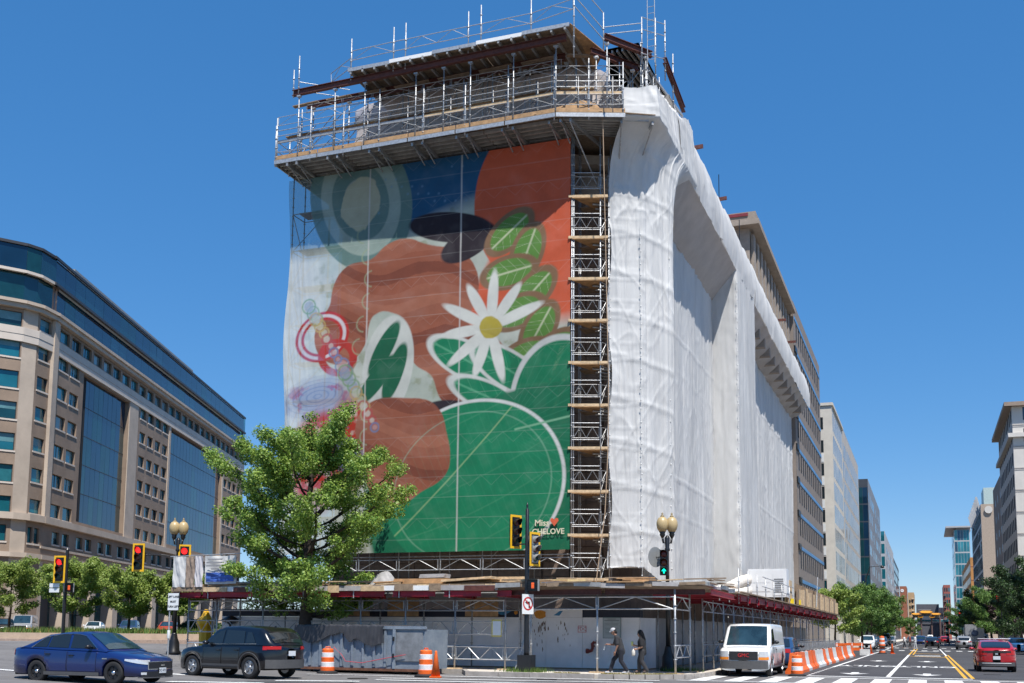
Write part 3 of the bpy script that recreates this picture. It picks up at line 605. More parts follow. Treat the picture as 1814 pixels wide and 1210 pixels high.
# corner tower in the gap between banner and sheeting
tw = thing('corner_scaffold','narrow scaffold tower with plank landings between banner and white sheeting','scaffold',(-14.4,48.4,3.6))
A,B,Cc,D = (-14.98,47.82),(-13.72,48.25),(-13.5,49.3),(-15.0,49.3)
for (x,y) in (A,B,Cc,D,(-14.9,47.86)): post('standard',x,y,3.6,25.0,tw,GALV)
post('standard',-13.38,48.5,3.6,24,tw,GALV)
tri = MB().prism([(-14.95,47.75),(-13.55,48.2),(-14.3,49.5)],0,.05).mesh('landing')
for k in range(10):
    z = 4.02+2.0*k
    put('landing_board',tri,tw,PLY,mw=Matrix.Translation((0,0,z-.07)))
    board('plank',(A[0]-.15,A[1]-.06,z+.03),(B[0]+.35,B[1]+.06,z+.03),.12,.12,tw,PLANK)
    board('plank',(B[0]+.1,B[1]+.2,z),(Cc[0]+.2,Cc[1]+.1,z),.3,.08,tw,PLANKD)
    board('plank',(-15.0,49.6,z),(-13.4,49.6,z),.9,.06,tw,PLANKD)
    for q in range(4): rod('joist',(-14.2,48.6+.45*q,z-.15-.06*q),(-13.2,49.2+.45*q,z-.15-.06*q),.05,tw,GALVD)
    if k < 9 or True:
        zz0 = z+.5
        if k<10: lattice('guard_frame',(A[0]+.05,A[1],zz0),(B[0]-.03,B[1],zz0),.5,tw,GALVD,.018,4)
        lattice('guard_frame',(B[0]+.02,B[1]+.02,zz0),(-13.4,48.95,zz0),.5,tw,GALVD,.016,2)
        rod('ledger',(*A,z+1.2),(*B,z+1.2),.022,tw,GALV); rod('ledger',(*A,z+.42),(*B,z+.42),.02,tw,GALV); rod('ledger',(*B,z-.1),(*Cc,z-.1),.022,tw,GALV)
        rod('ledger',(*D,z),(*Cc,z),.022,tw,GALVD); rod('brace',(*B,z),(*Cc,z+1.9),.018,tw,GALVD)
rp = MB(); pp = [Vector((-13.25,46.9,27)).lerp(Vector((-13.1,47.4,13)),t) for t in np.linspace(0,1,8)]+[Vector((-13.15,47.5,10)),Vector((-13.3,47.5,7)),Vector((-13.7,47.4,3.8))]
rp.path(pp,.022,6).build('rope', M('hemp_rope',(.42,.30,.20),.9), label='tan rope hanging down the edge of the white sheeting', cat='rope')
# ---------------------------------------------------------------- cantilevered deck under the attic
dk = thing('cantilever_deck','wide projecting work platform with guard rails round the attic','scaffold deck',(-22,47,25.2))
outl = [(-30.4,46.25),(-15.2,46.0),(-12.2,47.12),(-10.95,47.8)]
MB().prism(outl+[(-10.95,53),(-13,56),(-15,51),(-28,51),(-29.5,56),(-30.4,56)],25.42,25.46).build('deck_board', PLANKD, dk)
def edge(p,q,n):
    p = Vector((*p,0)); q = Vector((*q,0))
    for i in range(n):
        a = p.lerp(q,i/n+.002); b = p.lerp(q,(i+1)/n-.002); d = (q-p).normalized(); o = Vector((d.y,-d.x,0))
        board('edge_beam',(a.x,a.y,25.31),(b.x,b.y,25.31),.06,.19,dk,GALV)
        board('toe_board',(a.x-o.x*.05,a.y-o.y*.05,25.56),(b.x-o.x*.05,b.y-o.y*.05,25.56),.045,.2,dk,PLY)
edge(outl[0],outl[1],6); edge(outl[1],outl[2],1); edge((-30.4,52),(-30.4,46.3),2)
for j,y in enumerate((46.55,46.95,47.35,47.75,48.2,48.7,49.2)):
    for i in range(4): board('joist',(-30.2+i*3.75,y,25.28),(-26.5+i*3.75,y-.0,25.28),.08,.17,dk,ALU)
for q in range(7):
    t = .12+.25*q; a = Vector((-15.0,46.3+t*1.0,25.28)); b = Vector((-11.3,47.75+t*1.3,25.28)); board('joist',a,b,.09,.16,dk,ALU)
for x in np.linspace(-29.6,-15.6,7):
    board('bracket_beam',(x,46.2,25.1),(x,49.6,25.1),.1,.16,dk,GALVD)
    board('bracket_beam',(x+.55,46.2,25.1),(x+.55,49.6,25.1),.1,.16,dk,GALVD)
    rod('bracket_strut',(x,46.7,25.0),(x,47.7,24.65),.035,dk,GALVD); rod('bracket_strut',(x+.55,46.7,25.0),(x+.55,47.7,24.65),.035,dk,GALVD)
for a,b in (((-14.6,46.3),(-14.0,49.5)),((-12.4,47.2),(-13.4,50.0)),((-11.1,47.9),(-13.2,51.0))):
    board('bracket_beam',(*a,25.1),(*b,25.1),.1,.16,dk,GALVD); rod('bracket_strut',(*a,25.0),(*b,22.6),.035,dk,GALVD)
# guard rail posts and lattices round the outer edge
rail = [(-30.3,46.3),(-28.3,46.25),(-26.4,46.22),(-24.4,46.2),(-22.0,46.18),(-19.8,46.15),(-17.6,46.12),(-15.3,46.08),(-13.8,46.6),(-12.3,47.1)]
for i,(x,y) in enumerate(rail): post('standard',x,y,25.1,[27.7,28.0,27.4,28.2,28.0,27.6,28.2,28.3,28.1,27.9][i],dk,GALV)
for i in range(len(rail)-1):
    p,q = rail[i],rail[i+1]
    lattice('guard_frame',(*p,25.85),(*q,25.85),.5,dk,GALV,.02)
    for z in (26.72,27.0): rod('guard_rail',(*p,z),(*q,z),.022,dk,GALV)
    if i>1: lattice('guard_frame',(p[0],p[1]+1.1,27.0),(q[0],q[1]+1.1,27.0),.5,dk,GALVD,.018)
    board('mid_board',(p[0],p[1]+.1,26.45),(q[0],q[1]+.1,26.45),.05,.15,dk,PLANK if i>3 else GALVD)
for i in range(len(rail)):
    x,y = rail[i]; post('standard',x+.6,y+1.35,25.4,28.7,dk,GALV); post('standard',x-.3,y+.5,25.4,28.2 if i%2 else 27.2,dk,GALV)
    if i<9:
        x2,y2 = rail[i+1]; rod('brace',(x+.6,y+1.35,26.2),(x2+.6,y2+1.35,28.2),.02,dk,GALVD); rod('guard_rail',(x+.6,y+1.35,26.6),(x2+.6,y2+1.35,26.6),.02,dk,GALV)
for y in (46.3,47.6,49,50.5): post('standard',-30.35,y,25.1,27.3,dk,GALV)
for z in (26.0,26.5): rod('guard_rail',(-30.35,46.3,z),(-30.35,51,z),.022,dk,GALV)
for i,(x,w_,h_) in enumerate(((-27.7,.8,.5),(-21.3,1.6,.55),(-18.9,.9,.8),(-14.8,.9,.4))):
    block('pallet_stack',x,x+w_,48.2,48.9,25.47,25.47+h_,dk,[WHITE,GALVD,WHITE,PLY][i])
MB().add([(-16.4,45.98,25.5),(-13.2,46.75,25.5),(-13.6,47.0,26.1),(-14.1,46.6,26.12)],[(0,1,2,3),(3,2,1,0)]).build('leaning_plywood', PLY, dk)
# ---------------------------------------------------------------- canopy above
cp = thing('roof_canopy','temporary plywood canopy on red brown steel beams above the attic','canopy',(-21,47,28.7))
for (p,q) in (((-29.4,46.24),(-14.62,45.75)),((-29.42,47.65),(-15.2,47.4)),((-12.98,46.3),(-11.3,48.6)),((-13.89,47.29),(-12.2,49.6))):
    MB().ibeam((*p,28.85),(*q,28.85),.2,.3,.03).build('steel_beam', RUST, cp)
MB().ibeam((-11.0,50.1,29.3),(-11.0,54.6,28.85),.2,.3,.03).build('steel_beam', RUST, cp)
for i in range(18):
    x = -25.8+i*.66; board('joist',(x,45.7-.02*i,29.1),(x,52.5,29.1),.09,.17,cp,ALU)
for i in range(5): 
    x0 = -25.95+i*2.32; block('roof_sheet',x0,x0+2.3,45.75-.08*i,52.6,29.2,29.24,cp,PLANKD); block('roof_edge',x0,x0+2.3,45.68-.08*i,45.74-.08*i,29.14,29.32,cp,[GALV,WHITE][i%2])
for k in range(4):
    a = k*.25; p0 = Vector((-14.3,45.3,29.2)).lerp(Vector((-13.5,48.2,29.2)),a); p1 = Vector((-14.3,45.3,29.2)).lerp(Vector((-13.5,48.2,29.2)),a+.245)
    MB().add([p0,p1,p1+Vector((-1.3,2.2,0)),p0+Vector((-1.3,2.2,0)),p0+Vector((0,0,.04)),p1+Vector((0,0,.04)),p1+Vector((-1.3,2.2,.04)),p0+Vector((-1.3,2.2,.04))],[(3,2,1,0),(4,5,6,7),(0,1,5,4),(1,2,6,5),(2,3,7,6),(3,0,4,7)]).build('roof_sheet', PLY, cp)
MB().add([(-13.5,48.2,29.3),(-11.8,48.1,29.3),(-11.7,56,29.3),(-15,56,29.3)],[(0,1,2,3),(3,2,1,0)]).build('roof_sheet', PLANKD, cp)
for i in range(6): board('joist',(-13.4+.25*i,48.3,29.2),(-12.6+.25*i,56,29.2),.08,.14,cp,ALU)
hx = [-29.0,-26.9,-25.2,-22.4,-20.9,-19.5,-17.3,-15.2]
cap = MB().box(-.10,.10,-.08,.08,.06,.14).box(-.03,.03,-.03,.03,0,.058).mesh('head_jack')
for i,x in enumerate(hx):
    for y in (46.2-.03*i,47.62):
        post('standard',x,y,25.5,28.5,cp,GALV); put('head_jack',cap,cp,GALV,mw=Matrix.Translation((x,y,28.52)))
    if i<7: lattice('tie_frame',(x,46.9,28.05),(hx[i+1],46.9,28.05),.42,cp,GALVD,.018); rod('brace',(x,47.6,26.6),(hx[i+1],47.6,28.4),.02,cp,GALVD)
for (x,y) in ((-12.9,46.5),(-11.5,48.3),(-13.7,47.5),(-12.4,49.3)): post('standard',x,y,25.5,28.5,cp,GALV); put('head_jack',cap,cp,WHITE,mw=Matrix.Translation((x,y,28.5)))
for i in range(len(rail)-1):
    p,q = rail[i],rail[i+1]; lattice('guard_frame',(p[0],p[1]+.04,27.3),(q[0],q[1]+.04,27.3),.45,cp,GALV,.017); rod('guard_rail',(p[0],p[1]+.6,26.1),(q[0],q[1]+.6,26.1),.02,cp,GALVD); rod('brace',(p[0],p[1]+.5,25.6),(q[0],q[1]+.5,27.2),.018,cp,GALVD)
    post('standard',(p[0]+q[0])/2,(p[1]+q[1])/2+.75,25.5,28.4 if i%2 else 27.6,cp,GALVD); post('standard',(p[0]+q[0])/2+.3,(p[1]+q[1])/2+.1,25.3,27.2,cp,GALVD,.024)
    if i<8: board('plank',(p[0],p[1]+.9,27.05),(q[0],q[1]+.9,27.05+random.uniform(-.04,.04)),.22,.05,cp,PLANK if i%3 else PLANKD); board('loose_board',(p[0]+.3,p[1]+1.0,28.72),(q[0]-.2,q[1]+1.0,28.75),.25,.05,cp,PLANKD)
# guard rail standing on the canopy
gp = [(-29.05,46.2,28.6,30.85),(-29.35,46.2,28.6,30.1),(-26.0,46.1,28.9,31.1),(-23.6,46.0,28.9,31.2),(-22.95,46.0,28.9,31.3),(-19.6,45.95,28.9,31.2),(-18.95,45.95,28.9,31.4),(-16.4,45.9,28.9,31.3),(-14.15,45.4,27.6,31.6)]
for x,y,z0,z1 in gp: post('standard',x,y,z0,z1,cp,GALV)
for i in range(2,8):
    x,y = gp[i][:2]; x2,y2 = gp[i+1][:2]
    if x2-x>1: lattice('guard_frame',(x,y,29.95),(x2,y2,29.95),.5,cp,GALV,.02)
    else:
        for z in (29.95,30.45): rod('guard_rail',(x,y,z),(x2,y2,z),.022,cp,GALV)
lattice('guard_frame',(-27.6,46.9,29.45),(-26.0,46.1,29.6),.5,cp,GALV,.02)
rod('guard_rail',(-29.05,46.2,29.4),(-27.0,47.8,29.4),.022,cp,GALV); rod('guard_rail',(-29.05,46.2,28.95),(-27.0,47.8,28.95),.022,cp,GALV)
for z in (30.6,30.1,31.4): rod('guard_rail',(-14.15,45.4,z),(-13.0,46.3,z-1.4),.022,cp,GALVD)
post('standard',-13.0,46.27,28.2,30.0,cp,GALV); post('standard',-11.55,47.7,28.0,30.3,cp,GALV); post('standard',-11.0,50.2,28.3,31.4,cp,GALV); post('standard',-11.2,49.0,27.5,30.9,cp,GALV); post('standard',-11.0,52.0,27.6,30.6,cp,GALV)
for z in (29.3,28.95): rod('guard_rail',(-13.0,46.27,z),(-11.55,47.7,z+.7),.022,cp,GALV)
for z in (31.2,30.6,29.4): rod('guard_rail',(-11.55,47.7,z-.9),(-11.0,50.2,z),.022,cp,GALV)
for x in (-11.4,-11.05): rod('ladder_rail',(x,48.2,28.2),(x,48.2,31.4),.02,cp,GALV)
for k in range(9): rod('ladder_rung',(-11.4,48.2,28.4+k*.33),(-11.05,48.2,28.4+k*.33),.012,cp,GALV)
# low scaffold along the street-side roof edge behind the sheeting
rs = thing('roof_edge_scaffold','guard rail scaffold poking up along the roof edge above the sheeting','scaffold',(-11.6,70,28.3))
prev = None
for i,y in enumerate(list(np.arange(48.3,56,1.3))+[58,62.7,66.5,70,77.2,84,92]):
    z1 = [29.4,29.0,28.9,29.6,29.2,29.5,29.4,29.4,29.6,29.5,29.6,29.7,29.6][i]; post('standard',-11.75,y,26.2,z1,rs,GALV)
    if prev and i<7:
        lattice('guard_frame',(-11.75,prev,27.9),(-11.75,y,27.9),.5,rs,GALV,.018,2); lattice('guard_frame',(-11.75,prev,28.6),(-11.75,y,28.6),.4,rs,GALV,.018,2); rod('guard_rail',(-11.75,prev,28.5),(-11.75,y,28.5),.02,rs,GALV); rod('brace',(-11.75,prev,26.8),(-11.75,y,28.7),.02,rs,GALVD); post('standard',-12.6,y,26.2,28.7,rs,GALV)
        rod('guard_rail',(-12.6,prev,28.1),(-12.6,y,28.1),.02,rs,GALV)
    prev = y
for y in (60,68,100,108): board('outrigger',(-12.8,y,29.1 if y<90 else 30.0),(-11.0,y,29.2 if y<90 else 30.0),.12,.22,rs,RUST)
for y in (74,83): rod('aerial',(-12.5,y,30),(-12.5,y,33.4),.03,rs,BLACK)
# ================================================================ pavement sheds
SHEDW = thing('pavement_shed','steel pavement shed with lattice beams and red girders below the banner','scaffold shed',(-22,42,.14))
def foot(x,y,par): block('sole_board',x-.3,x+.3,y-.14,y+.14,.145,.19,par,PLANK)
wx = [-31.1,-29.6,-27.2,-24.8,-22.4,-20.3,-18.05,-15.85]
for i,x in enumerate(wx):
    post('standard',x,41.8,.19,3.2,SHEDW,GALV if i>3 else GALVD,.035); post('standard',x,43.6,.19,3.2,SHEDW,GALVD,.035)
    foot(x,41.8,SHEDW)
    if i<len(wx)-1:
        x2 = wx[i+1]; lattice('lattice_beam',(x+.04,41.8,2.5),(x2-.04,41.8,2.5),.42,SHEDW,GALV,.028); lattice('lattice_beam',(x+.04,43.6,2.55),(x2-.04,43.6,2.55),.4,SHEDW,GALVD,.025)
        lattice('guard_frame',(x+.04,41.74,.55),(x2-.04,41.74,.55),.5,SHEDW,GALV,.024,4)
        lattice('guard_frame',(x+.04,41.74,1.55),(x2-.04,41.74,1.55),.5,SHEDW,GALV,.024,4)
        rod('rail',(x,41.8,1.08),(x2,41.8,1.08),.024,SHEDW,GALV)
    MB().ibeam((x,40.95,3.15),(x,44.1,3.15),.14,.2,.02).build('girder', CRIM, SHEDW)
for i,(x0,x1) in enumerate(((-31.4,-29.9),(-29.8,-27.0),(-26.9,-24.2),(-24.1,-20.9),(-20.5,-18.6),(-18.2,-16.6),(-15.9,-15.3))):
    MB().ibeam((x0,41.0,3.17),(x1,41.0,3.17),.14,.22,.02).build('girder', CRIM, SHEDW)
for i in range(6):
    x0 = -31.4+i*2.6; block('fascia_board',x0,x0+2.56,40.86,40.92,3.30,3.5,SHEDW,[PLANKD,WHITE,M('grey_board',(.36,.34,.33),.8,0,.2,3),M('grey_board',(.36,.34,.33)),WHITE,M('grey_board',(.36,.34,.33))][i])
for i in range(16): block('deck_plank',-31.4+i,-30.42+i,40.93,46.8,3.5,3.55,SHEDW,PLANKD if i%3 else PLANK)
for i in range(7): rod('upright',(wx[i]+.1,40.95,3.0),(wx[i]+.1,40.95,3.55+(.9 if i<3 else 0)),.028,SHEDW,GALV)
rod('back_wall_tube',(-31,46.9,3.4),(-15,46.9,3.4),.04,SHEDW,GALVD)
for i,x in enumerate((-24.6,-22.2,-18.5)): block('plywood_infill',x,x+1.5,43.9,43.95,2.3,3.1,SHEDW,PLY)
random.seed(5)
for i in range(34):
    x = random.uniform(-31.2,-18.5); l_ = random.uniform(.6,2.6); z = 3.56+random.uniform(0,.14); y = random.uniform(40.9,42.6); board('loose_board',(x,y,z),(x+l_,y+random.uniform(-.25,.25),z+random.uniform(-.03,.06)),random.uniform(.12,.3),.045,SHEDW,random.choice((PLANK,PLANKD,PLY,ALU)))
for i in range(10): x = -31.2+i*1.55; block('edge_piece',x,x+random.uniform(.5,1.4),40.80,40.85,3.26+random.uniform(-.05,.05),3.52+random.uniform(-.04,.1),SHEDW,random.choice((PLANKD,ALU,PLANK,RUST)))
# corner piece of the shed
SHEDC = thing('corner_shed','corner part of the pavement shed where the two walkers pass','scaffold shed',(-12,42,.14))
cpos = [(-14.6,41.35),(-11.75,40.85),(-8.75,40.85),(-8.75,43.6)]
for (x,y) in cpos: post('standard',x,y,.19,3.3,SHEDC,GALV,.038); foot(x,y,SHEDC)
for (p,q) in ((cpos[0],cpos[1]),(cpos[1],cpos[2]),(cpos[2],cpos[3])): lattice('lattice_beam',(*p,2.55),(*q,2.55),.46,SHEDC,GALV,.03)
lattice('guard_frame',(-15.8,41.7,.55),(-14.65,41.4,.55),.5,SHEDC,GALV,.024,2); lattice('guard_frame',(-8.75,40.9,.75),(-8.75,43.55,.75),.45,SHEDC,GALV,.026,4)
rod('raker',(-15.1,40.9,.19),(-14.6,41.35,2.2),.028,SHEDC,GALV)
for i,(p,q) in enumerate((((-15.9,40.75),(-11.4,40.15)),((-11.5,40.2),(-7.6,40.9)),((-7.6,40.9),(-7.6,47.5)))):
    P0,Q0 = Vector((*p,3.46)),Vector((*q,3.46)); nb = 4
    for k in range(nb): a,b2 = P0.lerp(Q0,k/nb+.004),P0.lerp(Q0,(k+1)/nb-.004); dz = random.uniform(-.05,.05); board('fascia_board',a+Vector((0,0,dz)),b2+Vector((0,0,dz+random.uniform(-.05,.05))),.05,random.uniform(.10,.18),SHEDC,random.choice((M('grey_board',(.36,.34,.33)),PLANKD,ALU)))
    for k in range(7): a = P0.lerp(Q0,random.random()*.8); d_ = (Q0-P0).normalized()*random.uniform(.6,1.8); board('loose_board',a+Vector((0,.25*k*.3,.09+.03*k)),a+d_+Vector((0,.25*k*.3,.09+.03*k+random.uniform(-.03,.05))),random.uniform(.12,.28),.04,SHEDC,random.choice((PLANK,PLANKD,PLY)))
    MB().ibeam((p[0]+.1,p[1]+.5,3.2),(q[0]-.1,q[1]+.4,3.2),.14,.2,.02).build('girder', RUST if i<2 else CRIM, SHEDC)
MB().prism([(-15.9,40.8),(-11.5,40.2),(-7.65,40.95),(-7.65,52),(-12.3,52),(-13.3,48),(-15.9,47)],3.42,3.46).build('deck_board', PLANKD, SHEDC)
# street side
SHEDS = thing('street_shed','long pavement shed with crimson girders along the street side','scaffold shed',(-9,80,.14))
ys_ = [45.2,47.6,50.2,53.0,56.0,59.2,62.6,66.2,70,74,78.2,82.6,87.2,92,97,102.4,108]
for i,y in enumerate(ys_):
    post('standard',-8.55,y,.19,3.1,SHEDS,GALV,.035); post('standard',-10.4,y,.19,3.1,SHEDS,GALVD,.035)
    if i<len(ys_)-1:
        lattice('lattice_beam',(-8.55,y,2.55),(-8.55,ys_[i+1],2.55),.42,SHEDS,GALV,.026)
        if i<2: lattice('guard_frame',(-8.55,y,.75),(-8.55,ys_[i+1],.75),.45,SHEDS,GALV,.024)
        rod('rail',(-8.55,y,1.3),(-8.55,ys_[i+1],1.3),.022,SHEDS,GALV)
    MB().ibeam((-7.75,y,3.2),(-10.6,y,3.2),.16,.24,.02).build('girder', CRIM, SHEDS)
    post('standard',-7.85,y,3.0,4.6 if i>1 else 3.6,SHEDS,GALV,.028)
for i in range(9):
    y0 = 50+i*6.5; MB().ibeam((-7.9,y0,3.3),(-7.9,y0+6.3,3.3),.16,.28,.02).build('girder', CRIM, SHEDS)
for i in range(30): block('deck_plank',-12.0,-7.7,50.2+i*2,52.16+i*2,3.5,3.56,SHEDS,PLANKD)
for i,y in enumerate(np.arange(73.2,108,1.25)):                      # rough timber palisade standing on the deck
    hh = random.uniform(.95,1.25); b_ = block('palisade_board',-7.78,-7.70,y,y+.7 if i%3 else y+1.05,3.6,3.6+hh,SHEDS,PLANK if i%4 else PLANKD)
    block('palisade_post',-7.92,-7.82,y+.2,y+.34,3.57,4.95,SHEDS,PLANKD)
for z in (3.95,4.5): board('palisade_rail',(-7.80,73,z),(-7.80,109,z),.03,.12,SHEDS,PLANKD)
for z in (4.1,4.6): rod('rail',(-7.85,58,z),(-7.85,72.6,z),.022,SHEDS,GALV)
board('leaning_board',(-7.6,85,3.7),(-7.5,85.6,5.9),.3,.04,SHEDS,GALV)
block('timber_crate',-9.6,-7.95,71.2,72.4,3.57,5.05,SHEDS,PLANK)
# ================================================================ hoarding
HOARD = M('hoarding_white',(.82,.80,.80),.65,0,.10,1.0); NAVY = M('hoarding_navy',(.016,.020,.038),.6,0,.2,3)
hd = thing('hoarding','white site hoarding with a dark navy top band behind the shed posts','hoarding',(-20,44.5,.14))
x = -31.2; k = 0
while x < -12.2:
    w_ = 1.22 if k%3 else 1.6; block('panel',x+.006,x+w_-.006,44.5,44.54,.2,2.28,hd,HOARD)
    if not (-17.4 < x < -14.2): block('top_band',x+.004,x+w_-.004,44.49,44.53,2.285,2.62,hd,NAVY)
    else: block('top_panel',x+.004,x+w_-.004,44.495,44.535,2.285,2.62,hd,HOARD)
    x += w_; k += 1
xe = x
pr = [(xe,44.5),(-11.0,45.0),(-10.75,46.2)]
for i in range(2):
    p,q = Vector((*pr[i],0)),Vector((*pr[i+1],0)); board('panel',(p.x,p.y,1.24),(q.x,q.y,1.24),.04,2.08,hd,HOARD)
    if i==0: board('top_band',(p.x,p.y-.01,2.45),(q.x,q.y-.01,2.45),.04,.33,hd,NAVY)
for i in range(26): block('panel',-10.80,-10.76,46.3+i*2.4,46.3+i*2.4+2.38,.2,2.3,hd,M('hoarding_taupe',(.34,.31,.29),.7,0,.14,1.5))
block('base_shadow_board',-31.2,xe,44.52,44.56,.14,.2,hd,PLANKD)
# marks, notices and fittings on the hoarding
STAIN = M('paste_stain',(.20,.13,.09),.9,0,.3,8)
for i in range(38):
    sx = random.choice((random.gauss(-15.5,.25),random.gauss(-15.2,.1),random.gauss(-14.25,.2))); sz_ = random.triangular(.8,2.2,2.0); s_ = random.uniform(.012,.045)
    MB().prism([(math.cos(a)*s_*random.uniform(.4,1),math.sin(a)*s_*random.uniform(1.5,4.5)) for a in np.linspace(0,6.0,7)],0,.002,facing((sx,44.494,sz_),(1,0,0),(0,0,1))).build('paste_stain', STAIN, hd)
def blob(cx,cz,rx,rz_,mat,n=12): return MB().prism([(math.cos(a)*rx*random.uniform(.8,1.1),math.sin(a)*rz_*random.uniform(.8,1.1)) for a in np.linspace(0,6.28,n)[:-1]],0,.003,facing((cx,44.490,cz),(1,0,0),(0,0,1))).build('poster_remnant', mat, hd)
POR = M('poster_orange',(.62,.25,.03),.7,0,.2,6); PBL = M('poster_blue',(.05,.22,.42),.7,0,.25,6)
blob(-15.3,2.42,.28,.2,POR); blob(-16.4,2.48,.1,.09,POR); blob(-18.2,2.5,.22,.12,POR); blob(-17.5,2.52,.15,.08,POR); blob(-16.0,2.46,.12,.12,POR)
MB().prism([(-.5,.12),(.5,.12),(.1,-.1),(-.1,-.1)],0,.003,facing((-17.0,44.489,2.48),(1,0,0),(0,0,1))).build('poster_remnant', PBL, hd)
MB().prism([(-.15,-.08),(.12,.1),(.25,.1),(.1,-.1)],0,.003,facing((-14.55,44.489,2.45),(1,0,0),(0,0,1))).build('poster_remnant', PBL, hd)
def sign_plate(name,label,cx,cy,cz,w_,h_,mat,edge_mat,cat='sign'):
    t = thing(name,label,cat,(cx,cy,cz-h_/2)); block('plate',cx-w_/2,cx+w_/2,cy-.012,cy,cz-h_/2,cz+h_/2,t,edge_mat); block('face',cx-w_/2+.02,cx+w_/2-.02,cy-.016,cy-.0125,cz-h_/2+.02,cz+h_/2-.02,t,mat); return t
t = sign_plate('fdc_sign','small white FDC sign with red letters on the hoarding',-13.45,44.48,1.80,.36,.27,SIGNW,RED,'sign'); text('lettering','FDC',.2,FACE_W((-13.45,44.462,1.80)),RED,t,.002)
t = sign_plate('notice_board','large pale grey printed notice on the hoarding beside the walkers',-12.28+.12,44.44,1.86,.76,.86,M('notice_grey',(.42,.45,.45),.6,0,.06,4),M('notice_edge',(.12,.2,.2),.6),'notice')
for i,(w_,zz_) in enumerate(((.36,.36),(.62,.3),(.1,.24),(.6,.17),(.52,.12),(.1,.06),(.58,-.02),(.5,-.07),(.56,-.13),(.54,-.19),(.5,-.25))):
    block('text_line',-12.16-w_/2,-12.16+w_/2,44.419,44.4235,1.86+zz_-.012,1.86+zz_+.012,t,M('faded_ink',(.16,.18,.18) if i<2 else (.28,.31,.31),.7) if i<2 else M('faint_ink',(.28,.31,.31),.7))
t = thing('standpipe','red brown fire standpipe elbow sticking out of the hoarding','pipe',(-13.0,44.3,.9))
RP = M('red_oxide_pipe',(.20,.035,.025),.5,0,.2,8)
MB().path([(-12.72,44.25,1.25),(-12.86,44.22,1.26),(-12.93,44.22,1.2),(-12.93,44.25,1.02),(-12.98,44.28,.93),(-13.08,44.3,.9),(-13.2,44.3,.9)],[.07,.07,.065,.06,.065,.07,.07],10).build('elbow', RP, t, True)
MB().tube((-12.70,44.25,1.25),(-12.78,44.25,1.25),.095,12).tube((-13.12,44.3,.9),(-13.22,44.3,.9),.1,12).build('flange', RP, t); rod('stem',(-12.95,44.5,1.1),(-12.93,44.24,1.1),.05,t,RP)
t = thing('taped_notice','white sheet on yellow backing tied to a shed post','notice',(-16.05,41.7,1.55))
block('backing',-16.42,-15.98,41.72,41.735,1.45,2.15,t,M('pale_yellow',(.62,.52,.16),.7)); block('paper',-16.36,-16.02,41.712,41.719,1.52,2.08,t,SIGNW)
GRF = M('spray_grey',(.14,.14,.15),.8)
b = MB()
for w0 in range(2):
    zc = 1.72+.14*w0; x0 = -11.86 + .1*w0
    pts_ = [Vector((x0+.06*i+.02*math.sin(i*2.1),44.72+.42*(x0+.06*i+11.86)/.9*.9,zc+.05*math.sin(i*2.7+w0)*(1 if i%2 else -1))) for i in range(12-4*w0)]
    b.path([p+Vector((0,-.075,0)) for p in pts_],.007,4)
b.build('graffiti_tag', GRF, hd)
# timber and sheets lying on the shed deck (each its own thing)
def lying(name,label,cat,p,q,w_,h_,mat,n=1,group=None):
    t = thing(name,label,cat,(p[0],p[1],p[2]-h_/2),group)
    for i in range(n): board('board',(p[0],p[1]+.02*i,p[2]+i*(h_+.004)),(q[0],q[1]+.05*i,q[2]+i*(h_+.004)),w_,h_,t,mat)
    return t
lying('lumber_stack','stack of orange brown planks on the shed deck near the tree','lumber',(-20.7,41.6,3.62),(-18.3,41.6,3.62),.5,.05,PLY,4)
lying('sheet_stack','stack of pale grey sheets on the shed deck, upper plank tilted','boards',(-19.6,41.9,3.86),(-18.5,41.9,3.88),.7,.05,M('grey_board',(.36,.34,.33)),3)
lying('plywood_sheet','warped plywood sheet lying slanted on the shed deck','plywood',(-18.4,41.6,3.66),(-16.2,41.5,3.78),1.0,.03,PLANK,3)
lying('timber_bundle','bundle of pale timbers beside the black signal pole on the deck','lumber',(-17.2,42.3,3.70),(-15.2,42.2,3.70),.4,.05,PLANK,4)
lying('blue_pipe','blue grey pipe lying along the deck right of the signal pole','pipe',(-14.4,42.0,3.62),(-12.8,42.1,3.62),.09,.09,M('pipe_blue',(.12,.18,.28),.5))
lying('yellow_timber','bright new timber on the deck below the corner tower','lumber',(-14.9,43.4,3.75),(-13.0,43.5,3.75),.16,.14,M('new_timber',(.66,.50,.24),.75,0,.15,6))
t = thing('tarpaulin','crumpled grey tarpaulin on the shed deck right of the tree','tarpaulin',(-21.4,42,3.56))
g = np.linspace(0,1,24); gu,gv = np.meshgrid(g,g,indexing='ij'); MB().grid(np.stack([-22.0+1.3*gu,41.4+.9*gv,3.57+np.clip(.55*np.sin(gu*3.14)*np.sin(gv*3.14)+.25*fbm(gu*6,gv*6,3),0,1)],-1)).build('sheet', M('grey_tarp',(.30,.29,.28),.6,0,.2,4), t, True)
